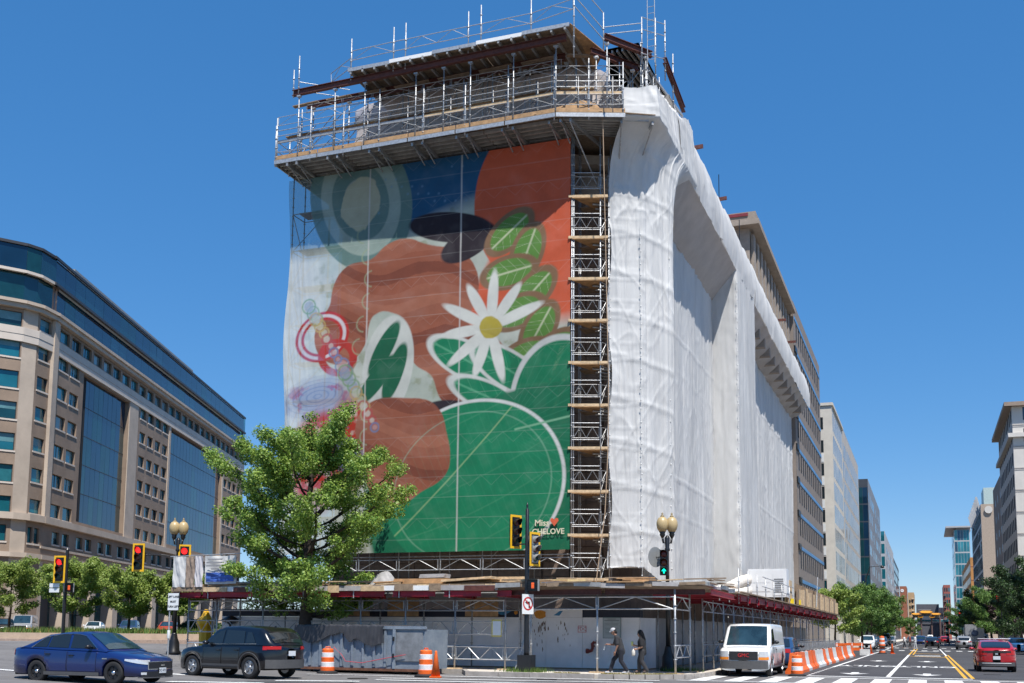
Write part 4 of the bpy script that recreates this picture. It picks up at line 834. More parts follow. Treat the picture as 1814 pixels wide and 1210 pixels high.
# banners tied to the left end of the shed
t = thing('site_banner','tattered white banner with a brown building print at the shed end','banner',(-31.3,40.8,3.5))
def flag(name,x0,x1,z0,z1,mat,par,seed,y=40.8,amp=.08):
    gu,gv = np.meshgrid(np.linspace(0,1,24),np.linspace(0,1,24),indexing='ij')
    return MB().grid(np.stack([x0+(x1-x0)*gu,y+amp*fbm(gu*4+gv*2,gv*2,seed)*2,z0+(z1-z0)*gv+.06*fbm(gu*3,gv*0,seed)],-1)).build(name,mat,par,True)
flag('cloth',-31.3,-30.6,3.5,4.85,M('banner_white',(.66,.66,.65),.7,0,.12,2,trans=.2),t,2); flag('print',-30.59,-30.15,3.5,4.85,M('banner_brown',(.25,.19,.15),.8,0,.4,5),t,5); flag('cloth',-30.14,-29.72,3.5,4.85,M('banner_lilac',(.52,.50,.52),.8,0,.15,3),t,7)
rod('tie_tube',(-31.5,40.86,4.86),(-27.8,40.86,4.95),.02,t,GALV)
t = thing('site_banner','white banner with grey lettering and a blue panel by the tree','banner',(-28.6,40.8,3.6))
flag('cloth',-29.6,-28.0,3.62,4.85,M('banner_white',(.66,.66,.65)),t,9); flag('blue_panel',-29.5,-28.1,3.72,4.12,M('banner_blue',(.05,.12,.42),.7,0,.4,2.5),t,9,40.76)
for i,w_ in enumerate((.75,.9,.9,.4)): block('text_line',-28.95-w_/2,-28.95+w_/2,40.60,40.605,4.66-.14*i,4.72-.14*i,t,M('banner_ink',(.25,.25,.26),.8))
# ================================================================ facade helper: wall with real openings, panes as pieces
def frame_mat(o, dv, nv):                       # local (s, n, z) -> world
    return Matrix(((dv[0],nv[0],0,o[0]),(dv[1],nv[1],0,o[1]),(0,0,1,o[2] if len(o)>2 else 0),(0,0,0,1)))
def wall_open(mw, s0, s1, z0, z1, ops, depth=.35):
    """wall sheet on the plane n=0 with openings (s0,s1,z0,z1) and reveals going inwards (-n)"""
    xs = sorted({s0,s1,*[v for o in ops for v in o[:2]]}); zs = sorted({z0,z1,*[v for o in ops for v in o[2:4]]}); b = MB(); n = len(zs)
    xi = {v:i for i,v in enumerate(xs)}; zi_ = {v:i for i,v in enumerate(zs)}
    hole = np.zeros((len(xs)-1,len(zs)-1),bool)
    for o in ops: hole[xi[o[0]]:xi[o[1]],zi_[o[2]]:zi_[o[3]]] = True
    V = [mw@Vector((x,0,z)) for x in xs for z in zs]; F = []
    for i in range(len(xs)-1):
        j = 0
        while j < len(zs)-1:
            if hole[i,j]: j += 1; continue
            k = j
            while k < len(zs)-1 and not hole[i,k]: k += 1
            F.append((i*n+j,(i+1)*n+j,(i+1)*n+k,i*n+k)); j = k
    b.add(V,F)
    for a,c,e,f in [o[:4] for o in ops]:
        q = [mw@Vector(p) for p in ((a,0,e),(c,0,e),(c,0,f),(a,0,f),(a,-depth,e),(c,-depth,e),(c,-depth,f),(a,-depth,f))]
        b.add(q,[(0,1,5,4),(1,2,6,5),(2,3,7,6),(3,0,4,7)])
    return b
BLIND = M('window_blind',(.10,.22,.24),.25,0,.2,1,spec=.7)
UPANE = MB().box(-.5,.5,-.5,.5,-.5,.5).mesh('pane_piece')
def pane(name, parent, mw, s0, s1, z0, z1, n, mat, th=.03, tilt=.004):
    m = mw@Matrix.Translation(((s0+s1)/2,n,(z0+z1)/2))@Matrix.Rotation(random.gauss(0,tilt),4,'Z')@Matrix.Rotation(random.gauss(0,tilt),4,'X')@Matrix.Diagonal((s1-s0,th,z1-z0,1)); return put(name, UPANE, parent, mat, mw=m)
WFR = {}
def window(parent, mw, s0, s1, z0, z1, n, gmat, fmat, mull=0, sill=None, fw=.06, blind=False):
    """a window (frame) with its pane and sill as pieces"""
    w_,h_ = s1-s0,z1-z0; k = (round(w_,2),round(h_,2),mull,fw)
    if k not in WFR:
        b = MB().box(-w_/2,-w_/2+fw,-.04,.04,-h_/2,h_/2).box(w_/2-fw,w_/2,-.04,.04,-h_/2,h_/2).box(-w_/2+fw,w_/2-fw,-.04,.04,-h_/2,-h_/2+fw).box(-w_/2+fw,w_/2-fw,-.04,.04,h_/2-fw,h_/2)
        for i in range(mull): x = -w_/2+w_*(i+1)/(mull+1); b.box(x-fw/3,x+fw/3,-.035,.035,-h_/2+fw,h_/2-fw)
        WFR[k] = b.mesh('window_frame')
    wo = put('window', WFR[k], parent, fmat, mw=mw@Matrix.Translation(((s0+s1)/2,n,(z0+z1)/2)))
    pane('pane', wo, mw, s0+fw*.8, s1-fw*.8, z0+fw*.8, z1-fw*.8, n-.02, gmat)
    if blind and random.random() < .38: f_ = random.uniform(.25,.7); pane('blind', wo, mw, s0+fw, s1-fw, z1-fw-(z1-z0-2*fw)*f_, z1-fw, n+.0, BLIND, .012, 0)
    if sill: pane('sill', wo, mw, s0-.1, s1+.1, z0-.2, z0-.02, -.075, sill, .3, 0)
    return wo
# ================================================================ brick and glass office block on the left
OB = M('office_brick',(.28,.205,.15),.85,0,.20,.35,.3,30,detail=9); OP = M('office_precast',(.48,.395,.315),.8,0,.14,.4,.2,20,detail=8); OPL = M('office_pale_band',(.58,.51,.44),.8,0,.10,.5,detail=8)
GT1 = M('teal_glass',(.015,.15,.19),.06,.25,.25,.25,spec=.8); GT2 = M('deep_blue_glass',(.006,.03,.065),.05,.2,.3,.12,spec=.8); GT3 = M('pale_teal_glass',(.04,.22,.26),.08,.2,.3,.3,spec=.8); GT4 = M('dark_teal_glass',(.008,.055,.065),.06,.2,.3,.3,spec=.8)
GT5 = M('blind_glass',(.16,.22,.22),.12,.1,.3,.5,spec=.8); FRB = M('bronze_frame',(.05,.05,.055),.5,.3,.1,3)
off = thing('office_building','tan brick office block with blue glass bays and top floors','building',(-89.5,94.7,0))
a_ = rad(21.2); dv = (-math.sin(a_),math.cos(a_)); nv = (math.cos(a_),math.sin(a_)); MO = frame_mat((-89.5,94.7,0),dv,nv)
random.seed(11)
rows = [31.9-3.32*i for i in range(6)]           # window heads below the band
ops = []; wins = []
for k in range(25): s = .8+3.45*k; wins.append((s,s+2.65,33.55,34.95,'r1'))
for i,z in enumerate(rows):
    for s in (.8,4.2): wins.append((s,s+2.65,z-1.5,z,'u'))
    for q in range(4): s = 29.3+3.45*q; wins.append((s,s+2.4,z-1.5,z,'u'))
    for q in range(4): s = 76.0+3.45*q; wins.append((s,s+2.4,z-1.5,z,'u'))
for k in range(13):
    s = 1.6+7.05*k
    for d in (0,2.85): wins.append((s+d,s+d+2.0,10.9,12.3,'l'))
ops = [w_[:4] for w_ in wins]+[(8.3,24.5,14.05,31.55),(43.4,74.7,14.25,31.7)]
gops = []                                         # tall ground floor openings between columns
for k in range(11): gops.append((-.4+8.1*k,5.9+8.1*k,.0,8.7))
wall_open(MO,-1.3,90.6,9.3,36.0,ops,.55).build('wall', OB, off)
wall_open(MO,-1.3,90.6,-1.5,9.29,[(g_[0],g_[1],-1.5,8.7) for g_ in gops],1.6).build('ground_floor_wall', OP, off)
for s0,s1,z0,z1,k in wins: window(off,MO,s0,s1,z0,z1,-.3,random.choice((GT1,GT1,GT3,GT3,GT4,GT5) if k!='l' else (GT4,GT4,GT1)),FRB,0 if k=='l' else (1 if random.random()<.4 else 0),OPL if k!='r1' else None,blind=True)
for g_ in gops:
    for q in range(3):
        w_ = (g_[1]-g_[0])/3; pane('shopfront_pane',off,MO,g_[0]+q*w_+.05,g_[0]+(q+1)*w_-.05,.1,5.2,-1.5,GT4); pane('shopfront_pane',off,MO,g_[0]+q*w_+.05,g_[0]+(q+1)*w_-.05,5.3,8.6,-1.5,GT4)
    pane('shopfront_rail',off,MO,g_[0],g_[1],5.2,5.3,-1.45,FRB,.1,0)
# mouldings: bands, ledges, pilasters
def bnd(name,s0,s1,z0,z1,n1,mat): pane(name,off,MO,s0,s1,z0,z1,n1/2-.02,mat,n1+.04,0)
bnd('cornice',-1.5,90.7,35.3,35.75,.55,OP); bnd('cornice',-1.6,90.8,35.76,36.1,.8,OP)
bnd('pale_band',-1.4,90.65,31.75,32.5,.22,OPL); bnd('pale_band',-1.4,90.65,32.52,33.3,.26,OPL)
bnd('ledge',-1.5,90.7,12.9,13.6,.5,OP); bnd('ledge',-1.5,90.7,9.0,9.5,.3,OP); bnd('string_course',-1.4,90.6,10.2,10.45,.12,OP)
for s in (-.9,): bnd('pilaster',s-.6,s+.7,13.62,35.28,.35,OP)
for s in (26.4,42.9,75.2): bnd('pilaster',s-.5 if s!=26.4 else 24.6,s+.4 if s!=26.4 else 28.1,13.62,31.74,.12,OP)
# recessed glass bays: panes, mullion lines
def bay(s0,s1,z0,z1,nc,nr,n):
    w_ = (s1-s0)/nc; h_ = (z1-z0)/nr
    for i in range(nc):
        for j in range(nr): pane('glass_pane',off,MO,s0+i*w_+.03,s0+(i+1)*w_-.03,z0+j*h_+.04,z0+(j+1)*h_-.04,n,GT2 if random.random()<.75 else GT4,.04,.003)
    for j in range(nr+1): pane('transom',off,MO,s0,s1,z0+j*h_-.04,z0+j*h_+.04,n+.01,FRB,.09,0)
bay(8.35,24.45,14.1,31.5,10,5,-.52); bay(43.45,74.65,14.3,31.6,18,5,-.52)
pane('bay_return',off,MO,8.3,10.3,14.1,31.5,-.46,DARK,.06,0); pane('bay_return',off,MO,43.4,45.2,14.3,31.6,-.46,DARK,.06,0)
# two glazed top storeys
def storey(mw,s0,s1,z0,z1,n,nc,gm=None):
    w_ = (s1-s0)/nc
    for i in range(nc): pane('glass_pane',off,mw,s0+i*w_+.02,s0+(i+1)*w_-.02,z0,z1,n,gm or (GT2 if random.random()<.6 else random.choice((GT4,M('mid_blue_glass',(.012,.055,.085),.05,.2,.3,.2,spec=.8)))),.05,.003)
storey(MO,-.6,90.4,36.12,39.2,-.4,30); storey(MO,-1.6,90.2,39.5,42.2,-.1,30)
bnd('slab_edge',-2.0,90.6,39.2,39.5,.35,FRB); bnd('roof_edge',-2.0,90.8,42.2,42.5,.2,FRB)
MB().box(-1.2,90.2,-24,-2.0,-1.5,35.9,MO).build('core', M('office_interior',(.05,.05,.05),.9), off)
MB().box(-.3,90.1,-24,-.7,35.92,42.3,MO).box(14,68,-14,-4,42.3,46.3,MO).build('roof_block', M('office_roof',(.22,.24,.26),.7,0,.1,.5), off)
pane('end_fin',off,MO,90.5,92.0,30,42.6,-1.5,GT3,2.6,0)
# corner: facet and bowed bay turned towards the junction
CW = [(-91.35,97.2-2.5),(-91.9,93.0),(-95.0,90.6),(-99.5,89.2),(-104.5,89.4),(-110,92)]
c0 = (-89.5+dv[0]*-1.3, 94.7+dv[1]*-1.3)
pts_c = [c0,(-88.4,90.6),(-88.75,88.9),(-90.3,86.4),(-93.6,84.2),(-98.5,83.2)]
for i in range(5):
    q,p = Vector(pts_c[i]),Vector(pts_c[i+1]); d = (q-p); L = d.length; d.normalize(); mw = frame_mat((p.x,p.y,0),(d.x,d.y),(d.y,-d.x))
    L = round(L,3); narrow = i in (0,); skip = i==1
    wl = []
    for z in [34.95]+rows:
        z0 = z-1.5 if z<34 else 33.55
        if not skip: wl.append((.45 if narrow else .25,L-.45 if narrow else L-.12,z0 if narrow else z0-.35,z))
    wl2 = [] if skip else [(.4,L/2-.15,10.6,12.3),(L/2+.15,L-.4,10.6,12.3)]
    wall_open(mw,0,L,-1.5,36,wl+wl2,.4).build('corner_wall', OB if not skip else OP, off)
    for (s0,s1,z0,z1) in wl+wl2: window(off,mw,s0,s1,z0,z1,-.25,random.choice((GT1,GT4,GT3)),FRB,0,OPL,blind=True)
    for (z0,z1,n1,mt) in ((35.3,35.75,.55,OP),(35.76,36.1,.8,OP),(31.75,32.5,.22,OPL),(32.52,33.3,.26,OPL),(12.9,13.6,.5,OP),(9.0,9.5,.3,OP)):
        pane('corner_band',off,mw,-.1,L+.1,z0,z1,n1/2-.02,mt,n1+.04,0)
    storey(mw,0,L,36.12,39.2,-.35,max(1,int(L/1.6))); storey(mw,0,L,39.5,42.2,-.05,max(1,int(L/1.6)))
    pane('corner_band',off,mw,-.1,L+.1,39.2,39.5,.1,OPL,.4,0); pane('corner_band',off,mw,-.1,L+.1,42.2,42.5,.05,FRB,.25,0)
cc = [(p[0]-.75,p[1]+.6) for p in pts_c]+[(pts_c[-1][0]-14,pts_c[-1][1]+30),(c0[0]-14,c0[1]+24),(c0[0]-1.2,c0[1]+1.0)]
MB().prism(cc[::-1],-1.5,35.9).build('core', M('office_interior',(.05,.05,.05)), off); MB().prism([(p[0],p[1]+.5) for p in cc][::-1],35.9,42.3).box(-112,-101,96,104,42.3,45.5).build('roof_block', M('roof_brick',(.30,.2,.15),.8,0,.1,.5), off)
# ground floor of the far left wing
# ================================================================ buildings along the street
random.seed(23)
GREYW = M('street_glass',(.02,.03,.035),.07,.1,.2,.3,spec=.8); BLUEW = M('street_blue_glass',(.02,.075,.13),.06,.25,.3,.3,spec=.8)
def tower(name,label,faces,core,z1,wallmat,roofmat=None):
    """faces: list of dict(p,q,z0,z1,ops,gm,sill,mat) drawn along p->q with the outside on the right-hand side"""
    t = thing(name,label,'building',(faces[0]['p'][0],faces[0]['p'][1],0)); put_core = MB().prism(core,-.5,z1-.3); put_core.build('core', roofmat or wallmat, t)
    for f in faces:
        p,q = Vector(f['p']),Vector(f['q']); d = q-p; L = d.length; d.normalize(); mw = frame_mat((p.x,p.y,0),(d.x,d.y),(d.y,-d.x)); L = round(L,3); f['mw'] = mw; f['L'] = L
        ops = []
        for (s0,s1,z0,z1_) in f.get('ops',lambda L: [])(L): ops.append((round(s0,3),round(s1,3),round(z0,3),round(z1_,3)))
        wall_open(mw,0,L,f['z0'],f['z1'],ops,f.get('depth',.02)).build('wall', f.get('mat',wallmat), t)
        for o in ops:
            if f.get('plain'): pane('window',t,mw,o[0],o[1],o[2],o[3],-.012,f['gm']() if callable(f['gm']) else f['gm'],.04,.006)
            else: window(t,mw,*o,-.03,f['gm']() if callable(f['gm']) else f['gm'],f.get('fm',FRB),f.get('mull',0),f.get('sill'))
        for (s0,s1,z0,z1_,n,m) in f.get('bands',lambda L: [])(L): pane('band',t,mw,s0,s1,z0,z1_,n/2-.02,m,n+.04,0)
    return t
def gridops(n,w_,zs,h,s_in=.6): return lambda L: [(s_in+(L-2*s_in)*(i+.5)/n-w_/2,s_in+(L-2*s_in)*(i+.5)/n+w_/2,z,z+h) for i in range(n) for z in zs]
def rr(*a): return lambda: random.choice(a)
# left side of the street
GB = M('grey_brown_brick',(.215,.18,.155),.85,0,.10,.6,.2,20); BLB = M('blue_spandrel',(.10,.27,.50),.4,.1,.2,.8)
fl = [4.6+3.45*i for i in range(9)]
tower('brick_office_block','grey brown brick office block with thin blue window bands',
 [dict(p=(-12.0,115.7),q=(-12.0,146),z0=0,z1=36.4,ops=gridops(12,1.0,[z+.4 for z in fl],1.9,1.5),gm=rr(GREYW,BLUEW),bands=lambda L: [(.6,L-.2,z+2.42,z+2.78,.05,BLB) for z in fl]+[(.0,1.9,z+2.3,z+2.9,.16,BLACK) for z in fl[:8]]),
  dict(p=(-30,115.6),q=(-12.0,115.6),z0=0,z1=36.4),dict(p=(-12,146),q=(-30,146),z0=0,z1=36.4)],[(-12.3,116),(-12.3,145.6),(-30,145.6),(-30,116)],36.4,GB)
BW = M('beige_limestone',(.57,.53,.46),.85,0,.10,.8,.15,15); WSP = M('white_spandrel',(.62,.62,.60),.6,0,.05,2)
fb = [4.2+3.3*i for i in range(9)]
tower('limestone_tower','pale beige limestone block with dark paired windows on its narrow end',
 [dict(p=(-18.0,160),q=(-11.6,160),z0=0,z1=34.4,ops=lambda L: [(3.2,L-1.2,z,z+1.75) for z in fb],gm=rr(GREYW,GT4),mull=1,bands=lambda L: [(3.2,L-1.2,z+1.95,z+3.1,.05,WSP) for z in fb[:7]]+[(-.1,L+.1,34.0,34.4,.2,BW)]),
  dict(p=(-11.6,160),q=(-11.6,181),z0=0,z1=34.4,ops=gridops(9,1.1,[z for z in fb],2.6,1.2),gm=GREYW,plain=1,bands=lambda L: [(1.2+2.07*i-.18,1.2+2.07*i+.18,3.4,33,.015,BW) for i in range(10)]+[(0,L,34.0,34.4,.22,BW)])],[(-11.9,160.4),(-11.9,181),(-18,181),(-18,160.4)],34.4,BW)
tower('ribbed_stone_block','taller pale ribbed stone block behind the limestone tower',
 [dict(p=(-11.9,181.3),q=(-11.9,231),z0=0,z1=35.6,ops=gridops(14,1.5,[z for z in fb],2.6,1.0),gm=rr(GREYW,BLUEW),plain=1,bands=lambda L: [(1.0+3.4*i-.4,1.0+3.4*i+.4,3.4,35.2,.015,BW) for i in range(15)]),
  dict(p=(-30,181.2),q=(-11.9,181.2),z0=0,z1=35.6)],[(-12.2,181.6),(-12.2,231),(-30,231),(-30,181.6)],35.6,M('grey_limestone',(.42,.39,.36),.85,0,.10,.8))
DG = M('dark_curtain_frame',(.06,.065,.075),.5,.2,.15,1); PNL = M('grey_panel',(.22,.23,.25),.6,.1,.12,.5)
fd = [3.5+3.9*i for i in range(9)]
tower('dark_glass_office','dark navy glass office cube with grey panelled street side',
 [dict(p=(-14.6,256),q=(-11.2,256),z0=0,z1=36.3,ops=gridops(3,1.02,[z for z in fd[:8]],3.6,.1),gm=rr(GT2,GT4),plain=1),
  dict(p=(-11.2,256),q=(-11.2,323),z0=0,z1=36.3,ops=gridops(18,2.2,[z+.5 for z in fd[:8]],2.2,.8),gm=rr(GREYW,PNL),plain=1,mat=PNL)],[(-11.5,256.4),(-11.5,323),(-14.6,323),(-14.6,256.4)],36.3,DG)
tower('pale_grey_office','pale grey slab office further down the left side',
 [dict(p=(-12.6,360),q=(-11.1,360),z0=0,z1=33.3,ops=gridops(1,1.0,[z for z in fd[:8]],3.0,.2),gm=GT1,plain=1),
  dict(p=(-11.1,360),q=(-11.1,450),z0=0,z1=33.3,ops=gridops(12,4.5,[z+.6 for z in fd[:7]],1.7,1),gm=rr(GREYW,PNL),plain=1)],[(-11.4,360.4),(-11.4,450),(-12.6,450),(-12.6,360.4)],33.3,M('light_grey_wall',(.40,.41,.42),.8,0,.08,.5))
tower('teal_glass_office','teal and grey glass office past the pale grey slab',
 [dict(p=(-11.1,452),q=(-11.1,536),z0=0,z1=31.6,ops=gridops(12,5.0,[z+.3 for z in fd[:7]],2.8,1),gm=rr(GT1,GT4,GREYW),plain=1),dict(p=(-12.5,451.6),q=(-11.1,451.6),z0=0,z1=31.6)],[(-11.4,452),(-11.4,536),(-12.5,536),(-12.5,452)],31.6,DG)
BRK = M('red_brown_brick',(.30,.11,.06),.85,0,.12,.6); TANB = M('tan_brick',(.48,.34,.20),.85,0,.12,.6)
t = tower('brick_hotel','red brown brick slab with a round white emblem far down the left',
 [dict(p=(-11.4,560),q=(-8.4,560),z0=0,z1=25.2),dict(p=(-8.4,560),q=(-8.4,590),z0=0,z1=25.2,ops=gridops(6,2,[3+3.2*i for i in range(6)],1.8),gm=GREYW,plain=1)],[(-8.7,560.4),(-8.7,590),(-11.4,590),(-11.4,560.4)],25.2,BRK)
MB().lathe([(.75,0),(.75,.05)],20,(0,0,0),facing((-10.3,559.9,23.1),(1,0,0),(0,0,1))).build('emblem', WHITE, t); text('emblem_letters','IC',.8,FACE_W((-10.3,559.8,23.1)),BRK,t)
tower('tan_brick_flats','tan brick flats with balconies beyond the brick slab',
 [dict(p=(-8.3,592),q=(-5.4,592),z0=0,z1=23.4,ops=gridops(2,.7,[3+3*i for i in range(6)],1.7,.2),gm=GREYW,plain=1,bands=lambda L: [(L-1.2,L,5+3*i,5.3+3*i,.6,BW) for i in range(6)]),dict(p=(-5.4,592),q=(-5.4,630),z0=0,z1=23.4,ops=gridops(6,3,[3+3*i for i in range(6)],1.7),gm=GREYW,plain=1)],[(-5.7,592.4),(-5.7,630),(-8.3,630),(-8.3,592.4)],23.4,TANB)
# right side of the street
WB = M('white_stucco',(.60,.57,.52),.8,0,.06,.6); WBS = M('white_stucco_shade_side',(.42,.38,.34),.8,0,.08,.6)  # street face's stucco coloured darker for its shade; trim shares it
fw_ = [4.5+3.3*i for i in range(10)]
t = tower('white_apartment_block','white banded apartment block with a heavy cornice at the right edge',
 [dict(p=(13.2,181),q=(34,181),z0=0,z1=36.6,ops=gridops(6,1.5,fw_,2.0,.6),gm=rr(GREYW,BLUEW),mull=1,bands=lambda L: [(0,L,z-.75,z-.62,.06,WBS) for z in fw_]+[(0,L,z+2.3,z+2.36,.05,WBS) for z in fw_]+[(-.7,L,31.6,32.2,.7,WB),(-1.1,L,36.3,36.9,1.1,M('cornice_brown',(.30,.23,.18),.8))]),
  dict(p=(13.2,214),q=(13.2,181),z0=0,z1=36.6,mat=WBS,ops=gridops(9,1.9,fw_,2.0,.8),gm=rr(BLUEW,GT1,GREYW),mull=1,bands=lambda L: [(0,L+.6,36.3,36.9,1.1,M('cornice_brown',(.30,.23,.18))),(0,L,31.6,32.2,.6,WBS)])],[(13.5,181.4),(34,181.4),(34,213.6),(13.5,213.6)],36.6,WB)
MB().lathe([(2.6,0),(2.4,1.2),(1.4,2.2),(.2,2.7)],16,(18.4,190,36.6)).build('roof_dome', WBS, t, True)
SLAB = M('brown_concrete',(.25,.19,.15),.9,0,.08,.6)
tower('blank_brown_slab','plain brown concrete slab building left of the white apartments',
 [dict(p=(13.6,244),q=(13.6,215),z0=0,z1=31.2,ops=gridops(3,.5,[4+3.3*i for i in range(8)],1.4,3),gm=GREYW,plain=1),dict(p=(13.6,215),q=(16,215),z0=0,z1=31.2,mat=M('buff_concrete_wall',(.45,.38,.30),.9))],[(13.9,215.4),(16,215.4),(16,243.6),(13.9,243.6)],31.2,SLAB)
t = tower('stone_glass_office','tan stone office with a blue glass front and spiky roof fins',
 [dict(p=(13.2,288),q=(17,288),z0=0,z1=33.4,mat=M('tan_wall',(.40,.32,.25),.85)),
  dict(p=(13.2,346),q=(13.2,288.0),z0=0,z1=33.4,ops=gridops(12,3.9,[3+3.7*i for i in range(8)],3.1,.5),gm=rr(BLUEW,GT3,GT1),mull=1)],[(13.5,288.4),(17,288.4),(17,346),(13.5,346)],33.4,M('pale_frame',(.42,.42,.42),.6))
for i in range(9): board('roof_fin',(13.1,290+i*6,32.0),(12.3,290+i*6,35.4),.5,.5,t,M('pale_frame',(.42,.42,.42)))
MB().box(14,17,289,300,33.4,37.5).build('rooftop_screen', M('pale_green_panel',(.45,.55,.52),.5), t)
MB().lathe([(.9,0),(.9,.3)],18,(0,0,0),facing((14.9,287.9,32.0),(1,0,0),(0,0,1))).build('roundel', WB, t)
tower('orange_brick_block','low orange brick block between the glass offices on the right',
 [dict(p=(12.7,352),q=(16,352),z0=0,z1=24.8,bands=lambda L: [(0,L,z,z+.2,.05,BRK) for z in (6,10,14,18,22)]),dict(p=(12.7,430),q=(12.7,352),z0=0,z1=24.8,ops=gridops(10,3,[3+3.6*i for i in range(6)],2),gm=GREYW,plain=1)],[(13,352.4),(16,352.4),(16,429),(13,429)],24.8,M('orange_brick',(.50,.24,.08),.85,0,.12,.6))
t = tower('blue_glass_tower','blue glass tower with a thin overhanging roof far down the right',
 [dict(p=(12.9,535),q=(19.5,535),z0=0,z1=49,ops=gridops(5,1.15,[3+5.2*i for i in range(9)],4.6,.2),gm=rr(BLUEW,GT1,GT3),plain=1),dict(p=(12.9,580),q=(12.9,535),z0=0,z1=49,ops=gridops(8,4.8,[3+5.2*i for i in range(9)],4.6),gm=rr(BLUEW,GT1),plain=1)],[(13.2,535.4),(19.5,535.4),(19.5,580),(13.2,580)],49,M('pale_frame',(.42,.42,.42)))
MB().box(9.5,20,533,584,50.2,50.9).box(14,20,536,580,49,50.2).build('overhanging_roof', M('pale_frame',(.42,.42,.42)), t)
tower('stepped_red_flats','stepped red and grey flats with balconies beyond the glass tower',
 [dict(p=(8.6,600),q=(11.8,600),z0=0,z1=27.4,ops=gridops(3,.7,[3+3*i for i in range(8)],2,.1),gm=rr(GT1,GREYW),plain=1,bands=lambda L: [(-.6,1.2,4+3*i,4.3+3*i,.8,GB) for i in range(7)]),dict(p=(8.6,640),q=(8.6,600),z0=0,z1=27.4)],[(8.9,600.4),(11.8,600.4),(11.8,640),(8.9,640)],27.4,M('red_panel',(.32,.10,.08),.8,0,.12,1))
tower('small_white_house','small pale gabled house far down the right side',[dict(p=(6.4,620),q=(8.3,620),z0=0,z1=16.5,ops=gridops(2,.5,[3+3*i for i in range(4)],1.6,.1),gm=GREYW,plain=1),dict(p=(6.4,650),q=(6.4,620),z0=0,z1=16.5)],[(6.7,620.4),(8.3,620.4),(8.3,650),(6.7,650)],16.5,WB)
# end of the vista: grey block, footbridge and roofed gateway
tower('vista_block','dark slate roofed block closing the far end of the street',[dict(p=(-4.9,640),q=(6.6,640),z0=8,z1=18.8,bands=lambda L: [(1,L-4,15.6,15.8,.1,WB)])],[(-4.9,640.4),(6.6,640.4),(6.6,660),(-4.9,660)],18.8,M('slate_grey',(.10,.105,.125),.7,0,.15,.5))
t = thing('footbridge','pale glazed footbridge crossing the street behind the gateway','bridge',(0,600,0))
MB().box(-9,9,600,606,8.6,10.2).build('deck', M('light_grey_wall',(.40,.41,.42)), t); MB().box(-9,9,599.8,599.9,9.0,9.8).build('glazing', GT1, t); MB().box(-10.5,-9,600,606,0,10.2).box(9,10.5,600,606,0,10.2).build('pylon', M('light_grey_wall',(.40,.41,.42)), t)
t = thing('gateway_arch','ornate gateway with orange tiled tiers spanning the far street','gateway',(0,560,0))
TILE = M('glazed_orange_tile',(.62,.27,.02),.4,0,.15,2); GRNP = M('painted_green_red',(.13,.12,.10),.6,0,.5,1.5)
def hip(x0,x1,z0,h,ov):
    b = MB(); n = 14
    for i in range(n):
        a0,a1 = i/n,(i+1)/n; f = lambda a: (x0-ov+(x1-x0+2*ov)*a, z0+.55*abs(2*a-1)**4)
        (xa,za),(xb,zb) = f(a0),f(a1); g_ = lambda a: (x0+(x1-x0)*(.18+.64*a), z0+h)
        (xc,zc),(xd,zd) = g_(a0),g_(a1)
        for s_ in (-1,1): b.add([(xa,560+s_*2.4,za),(xb,560+s_*2.4,zb),(xd,560+s_*.15,zd),(xc,560+s_*.15,zc)],[(0,1,2,3) if s_<0 else (3,2,1,0)])
        b.add([(xa,557.6,za),(xb,557.6,zb),(xb,557.7,za-.25),(xa,557.7,za-.25)],[(3,2,1,0)])
    return b.build('tiled_roof', TILE, t)
hip(-2.6,2.6,12.5,1.1,.3); hip(-6.2,-2.4,11.7,.8,.25); hip(2.4,6.2,11.7,.8,.25); hip(-3.6,-1.4,10.4,.6,.1); hip(1.4,3.6,10.4,.6,.1)
MB().box(-2.2,2.2,559,561,10.9,12.4).box(-6,-2.3,559.2,560.8,10.3,11.6).box(2.3,6,559.2,560.8,10.3,11.6).build('bracket_frieze', GRNP, t)
for x in (-6,-2.3,2.3,6): rod('column',(x,560,0),(x,560,10.4),.4,t,M('gate_red',(.12,.07,.06),.6))
MB().box(-1.3,1.3,558.8,558.95,9.6,11.0).build('name_board', M('light_grey_wall',(.40,.41,.42)), t); place(t,(0,520,.1),0,.93)
# ================================================================ trees and shrubs
def leaf_cloud(name, cen, rad_, n, size, mat, parent, seed, up=.5, flat=.75):
    r = np.random.default_rng(seed); k = len(cen); idx = r.integers(0,k,n) if rad_.ndim==0 else r.choice(k,n,p=(rad_**2)/np.sum(rad_**2))
    off = r.normal(0,1,(n,3)); off /= np.linalg.norm(off,axis=1,keepdims=True)+1e-6; off *= (r.random((n,1))**.45); R_ = rad_ if rad_.ndim==0 else rad_[idx][:,None]
    c = cen[idx]+off*R_*np.array([1,1,flat]); nrm = off*.7+r.normal(0,.55,(n,3))+np.array([0,0,up]); nrm /= np.linalg.norm(nrm,axis=1,keepdims=True)
    t = r.normal(0,1,(n,3)); t -= nrm*np.sum(t*nrm,1,keepdims=True); t /= np.linalg.norm(t,axis=1,keepdims=True); b_ = np.cross(nrm,t)
    s = size*(.55+.9*r.random((n,1))); V = np.stack([c-t*s*.5,c+b_*s*.42+t*s*.1,c+t*s*.55,c-b_*s*.42+t*s*.1],1).reshape(-1,3)
    me = bpy.data.meshes.new(name); me.vertices.add(n*4); me.vertices.foreach_set('co',V.ravel()); me.loops.add(n*4); me.loops.foreach_set('vertex_index',np.arange(n*4)); me.polygons.add(n); me.polygons.foreach_set('loop_start',np.arange(0,n*4,4)); me.polygons.foreach_set('loop_total',np.full(n,4)); me.update(); me.validate()
    me.materials.append(mat); return put(name, me, parent)
